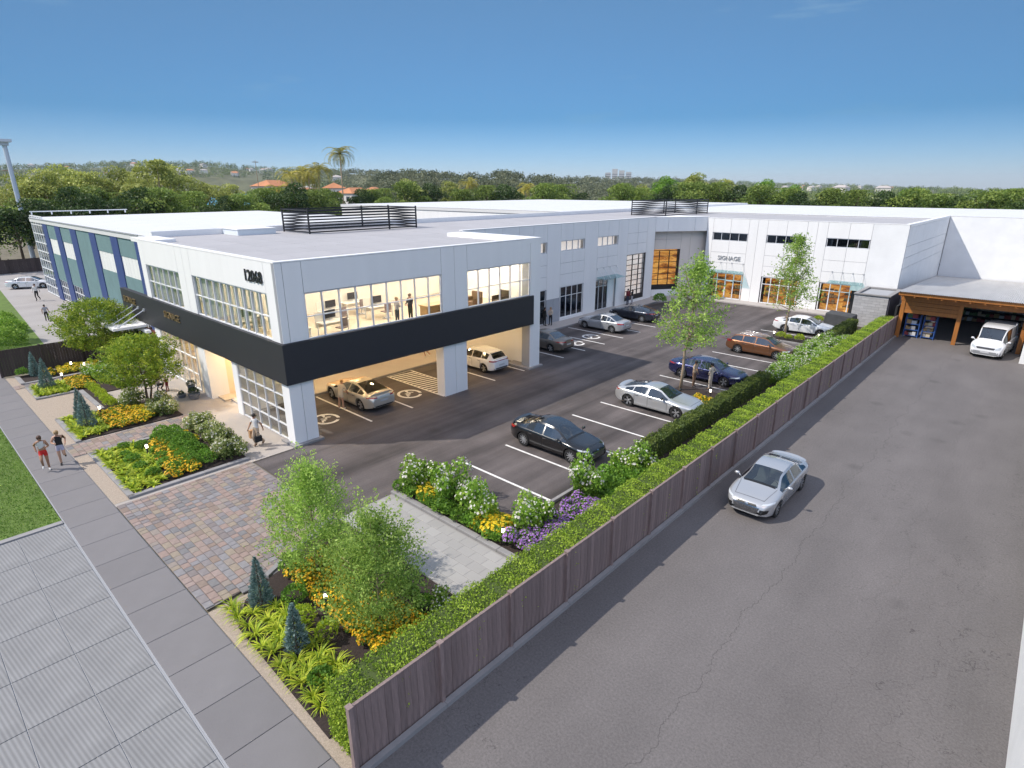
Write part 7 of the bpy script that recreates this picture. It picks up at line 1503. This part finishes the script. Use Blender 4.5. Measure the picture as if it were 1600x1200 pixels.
woods('woods', 'distant flat woods toward the right horizon', 2300, -6, 30, lambda r: 260, lambda r: r * 1.25, lambda r: 3.0 + r * .0026, GW2)
# open straw field and water
struct('field', MB().sheet([(-60, 215), (40, 215), (60, 330), (-80, 330)], 1.2), mat('straw', (.42, .30, .12), .9, var=.2, vscale=.05), 'dry straw coloured field beyond the right tree belt')
az_ = [64.5 + i * .8 for i in range(10)]; wp = [(-math.sin(R(a)) * 430, math.cos(R(a)) * 430) for a in az_] + [(-math.sin(R(a)) * 1480, math.cos(R(a)) * 1480) for a in reversed(az_)]
struct('water', MB().sheet(wp, -1.4), mat('bay_water', (.045, .22, .27), .25, var=.1, vscale=.02), 'strip of teal bay water beyond the left trees')
# houses
def house_parts(w, d, h, rc, wc):
    B = MB().box(-w / 2, -d / 2, 0, w / 2, d / 2, h); Rf = MB(); e = .5; rz_ = h + w * .22
    Rf.v = [(-w / 2 - e, -d / 2 - e, h), (w / 2 + e, -d / 2 - e, h), (w / 2 + e, d / 2 + e, h), (-w / 2 - e, d / 2 + e, h), (0, -d / 2 + w * .3, rz_), (0, d / 2 - w * .3, rz_)]; Rf.f = [[0, 1, 4], [1, 2, 5, 4], [2, 3, 5], [3, 0, 4, 5], [3, 2, 1, 0]]; Rf.m = [0] * 5
    Wn = []
    for s in (-1, 1):
        for i in range(3): y = -d / 3 + i * d / 3; Wn.append(('window', MB().box(s * w / 2 - .06, y - .8, h * .35, s * w / 2 + .06, y + .8, h * .75).mesh('window', mat('house_window', (.05, .06, .08), .2))))
    for i in range(2): x = -w / 5 + i * w * .4; Wn.append(('window', MB().box(x - .8, -d / 2 - .06, h * .35, x + .8, -d / 2 + .06, h * .75).mesh('window', mat('house_window', ()))))
    return [('wall', B.mesh('wall', wc)), ('roof', Rf.mesh('roof', rc))] + Wn
TILE = mat('roof_tile', (.48, .20, .09), .8, var=.15, vscale=.4); HW = mat('house_white', (.66, .63, .58), .8); HR2 = mat('roof_pale', (.42, .38, .36), .8)
for x, y, z, l_, rt in ((-240, 119, 7.5, 'orange tile roofed house left of the palms', .4), (-236, 144, 7.0, 'orange tile roofed white house behind the tallest palm', 1.0), (-214, 140, 5.0, 'white house with tiled roof right of the tallest palm', .2), (-260, 181, 5.0, 'white house peeking out right of the palms', .7), (-268, 132, 7.5, 'second orange roofed house behind the left palms', 1.2)):
    plant(house_parts(10, 13, 4.6, TILE, HW), 'house', l_, 'house', (x, y, z), rz=rt)
hs = house_parts(14, 18, 9, HR2, HW)[:2]; hs2 = house_parts(12, 16, 8, TILE, HW)[:2]
for i in range(70):
    a = rnd.uniform(58, 83) if i < 50 else rnd.uniform(10, 26); r = rnd.uniform(520, 2300) if a > 50 else rnd.uniform(900, 2600); h = ground_h(a, r)
    if 64 < a < 72.5 and r < 1550: r = rnd.uniform(1600, 2400); h = ground_h(a, r)
    lb = 'small far off pale house on the %s' % ('left hillside among trees' if a > 50 else 'flat right horizon among trees')
    plant(hs if i % 3 else hs2, 'far_house', lb, 'house', (-math.sin(R(a)) * r, math.cos(R(a)) * r, h + 1.5), lb.replace('small far off pale house', 'far off houses'), rnd.uniform(.6, 1.1))
tw = thing('apartment_tower', 'far pale cluster of apartment towers on the middle horizon', 'building', (-1405, 2187, ground_h(32.7, 2600)))
for i, (dx, hh) in enumerate(((-46, 44), (-18, 58), (10, 52), (38, 46))):
    link('tower_block', MB().box(dx - 11, -10, 0, dx + 11, 10, hh + 10).mesh('tower_block', mat('tower_wall', (.55, .53, .52), .8)), tw)
    for k in range(5): link('window_strip', MB().box(dx - 11.2, -10.2, 14 + k * 8, dx + 11.2, -9.9, 16.5 + k * 8).mesh('window_strip', mat('tower_glass', (.12, .14, .18), .3)), tw)
tw.rotation_euler = (0, 0, R(32.7))
for x, y, h, l_ in ((-187.9, 28.0, 16.4, 'slim utility pole above the left trees'), (-217.3, 101.9, 21.1, 'thin floodlight mast on the skyline left of the palms')):
    t = thing('utility_pole', l_, 'pole', (x, y, 0)); link('pole', MB().tube([(0, 0, 0), (0, 0, h)], [.16, .09], 8).mesh('pole', BARKP), t); link('crossarm', MB().box(-.1, -1.1, h - .8, .1, 1.1, h - .55).mesh('crossarm', BARKP), t)

hm = bpy.data.materials.new('haze_air'); hm.use_nodes = True; hn = hm.node_tree; hn.nodes.clear(); pvn = hn.nodes.new('ShaderNodeVolumePrincipled'); pvn.inputs['Density'].default_value = .00007; pvn.inputs['Color'].default_value = (.86, .92, 1, 1); pvn.inputs['Anisotropy'].default_value = .1
ho = hn.nodes.new('ShaderNodeOutputMaterial'); hn.links.new(pvn.outputs[0], ho.inputs['Volume'])
tag(MB().box(-9600, -200, -160, 9600, 9700, 150).build('haze', hm, None), 'pale air haze over the whole scene', kind='stuff')
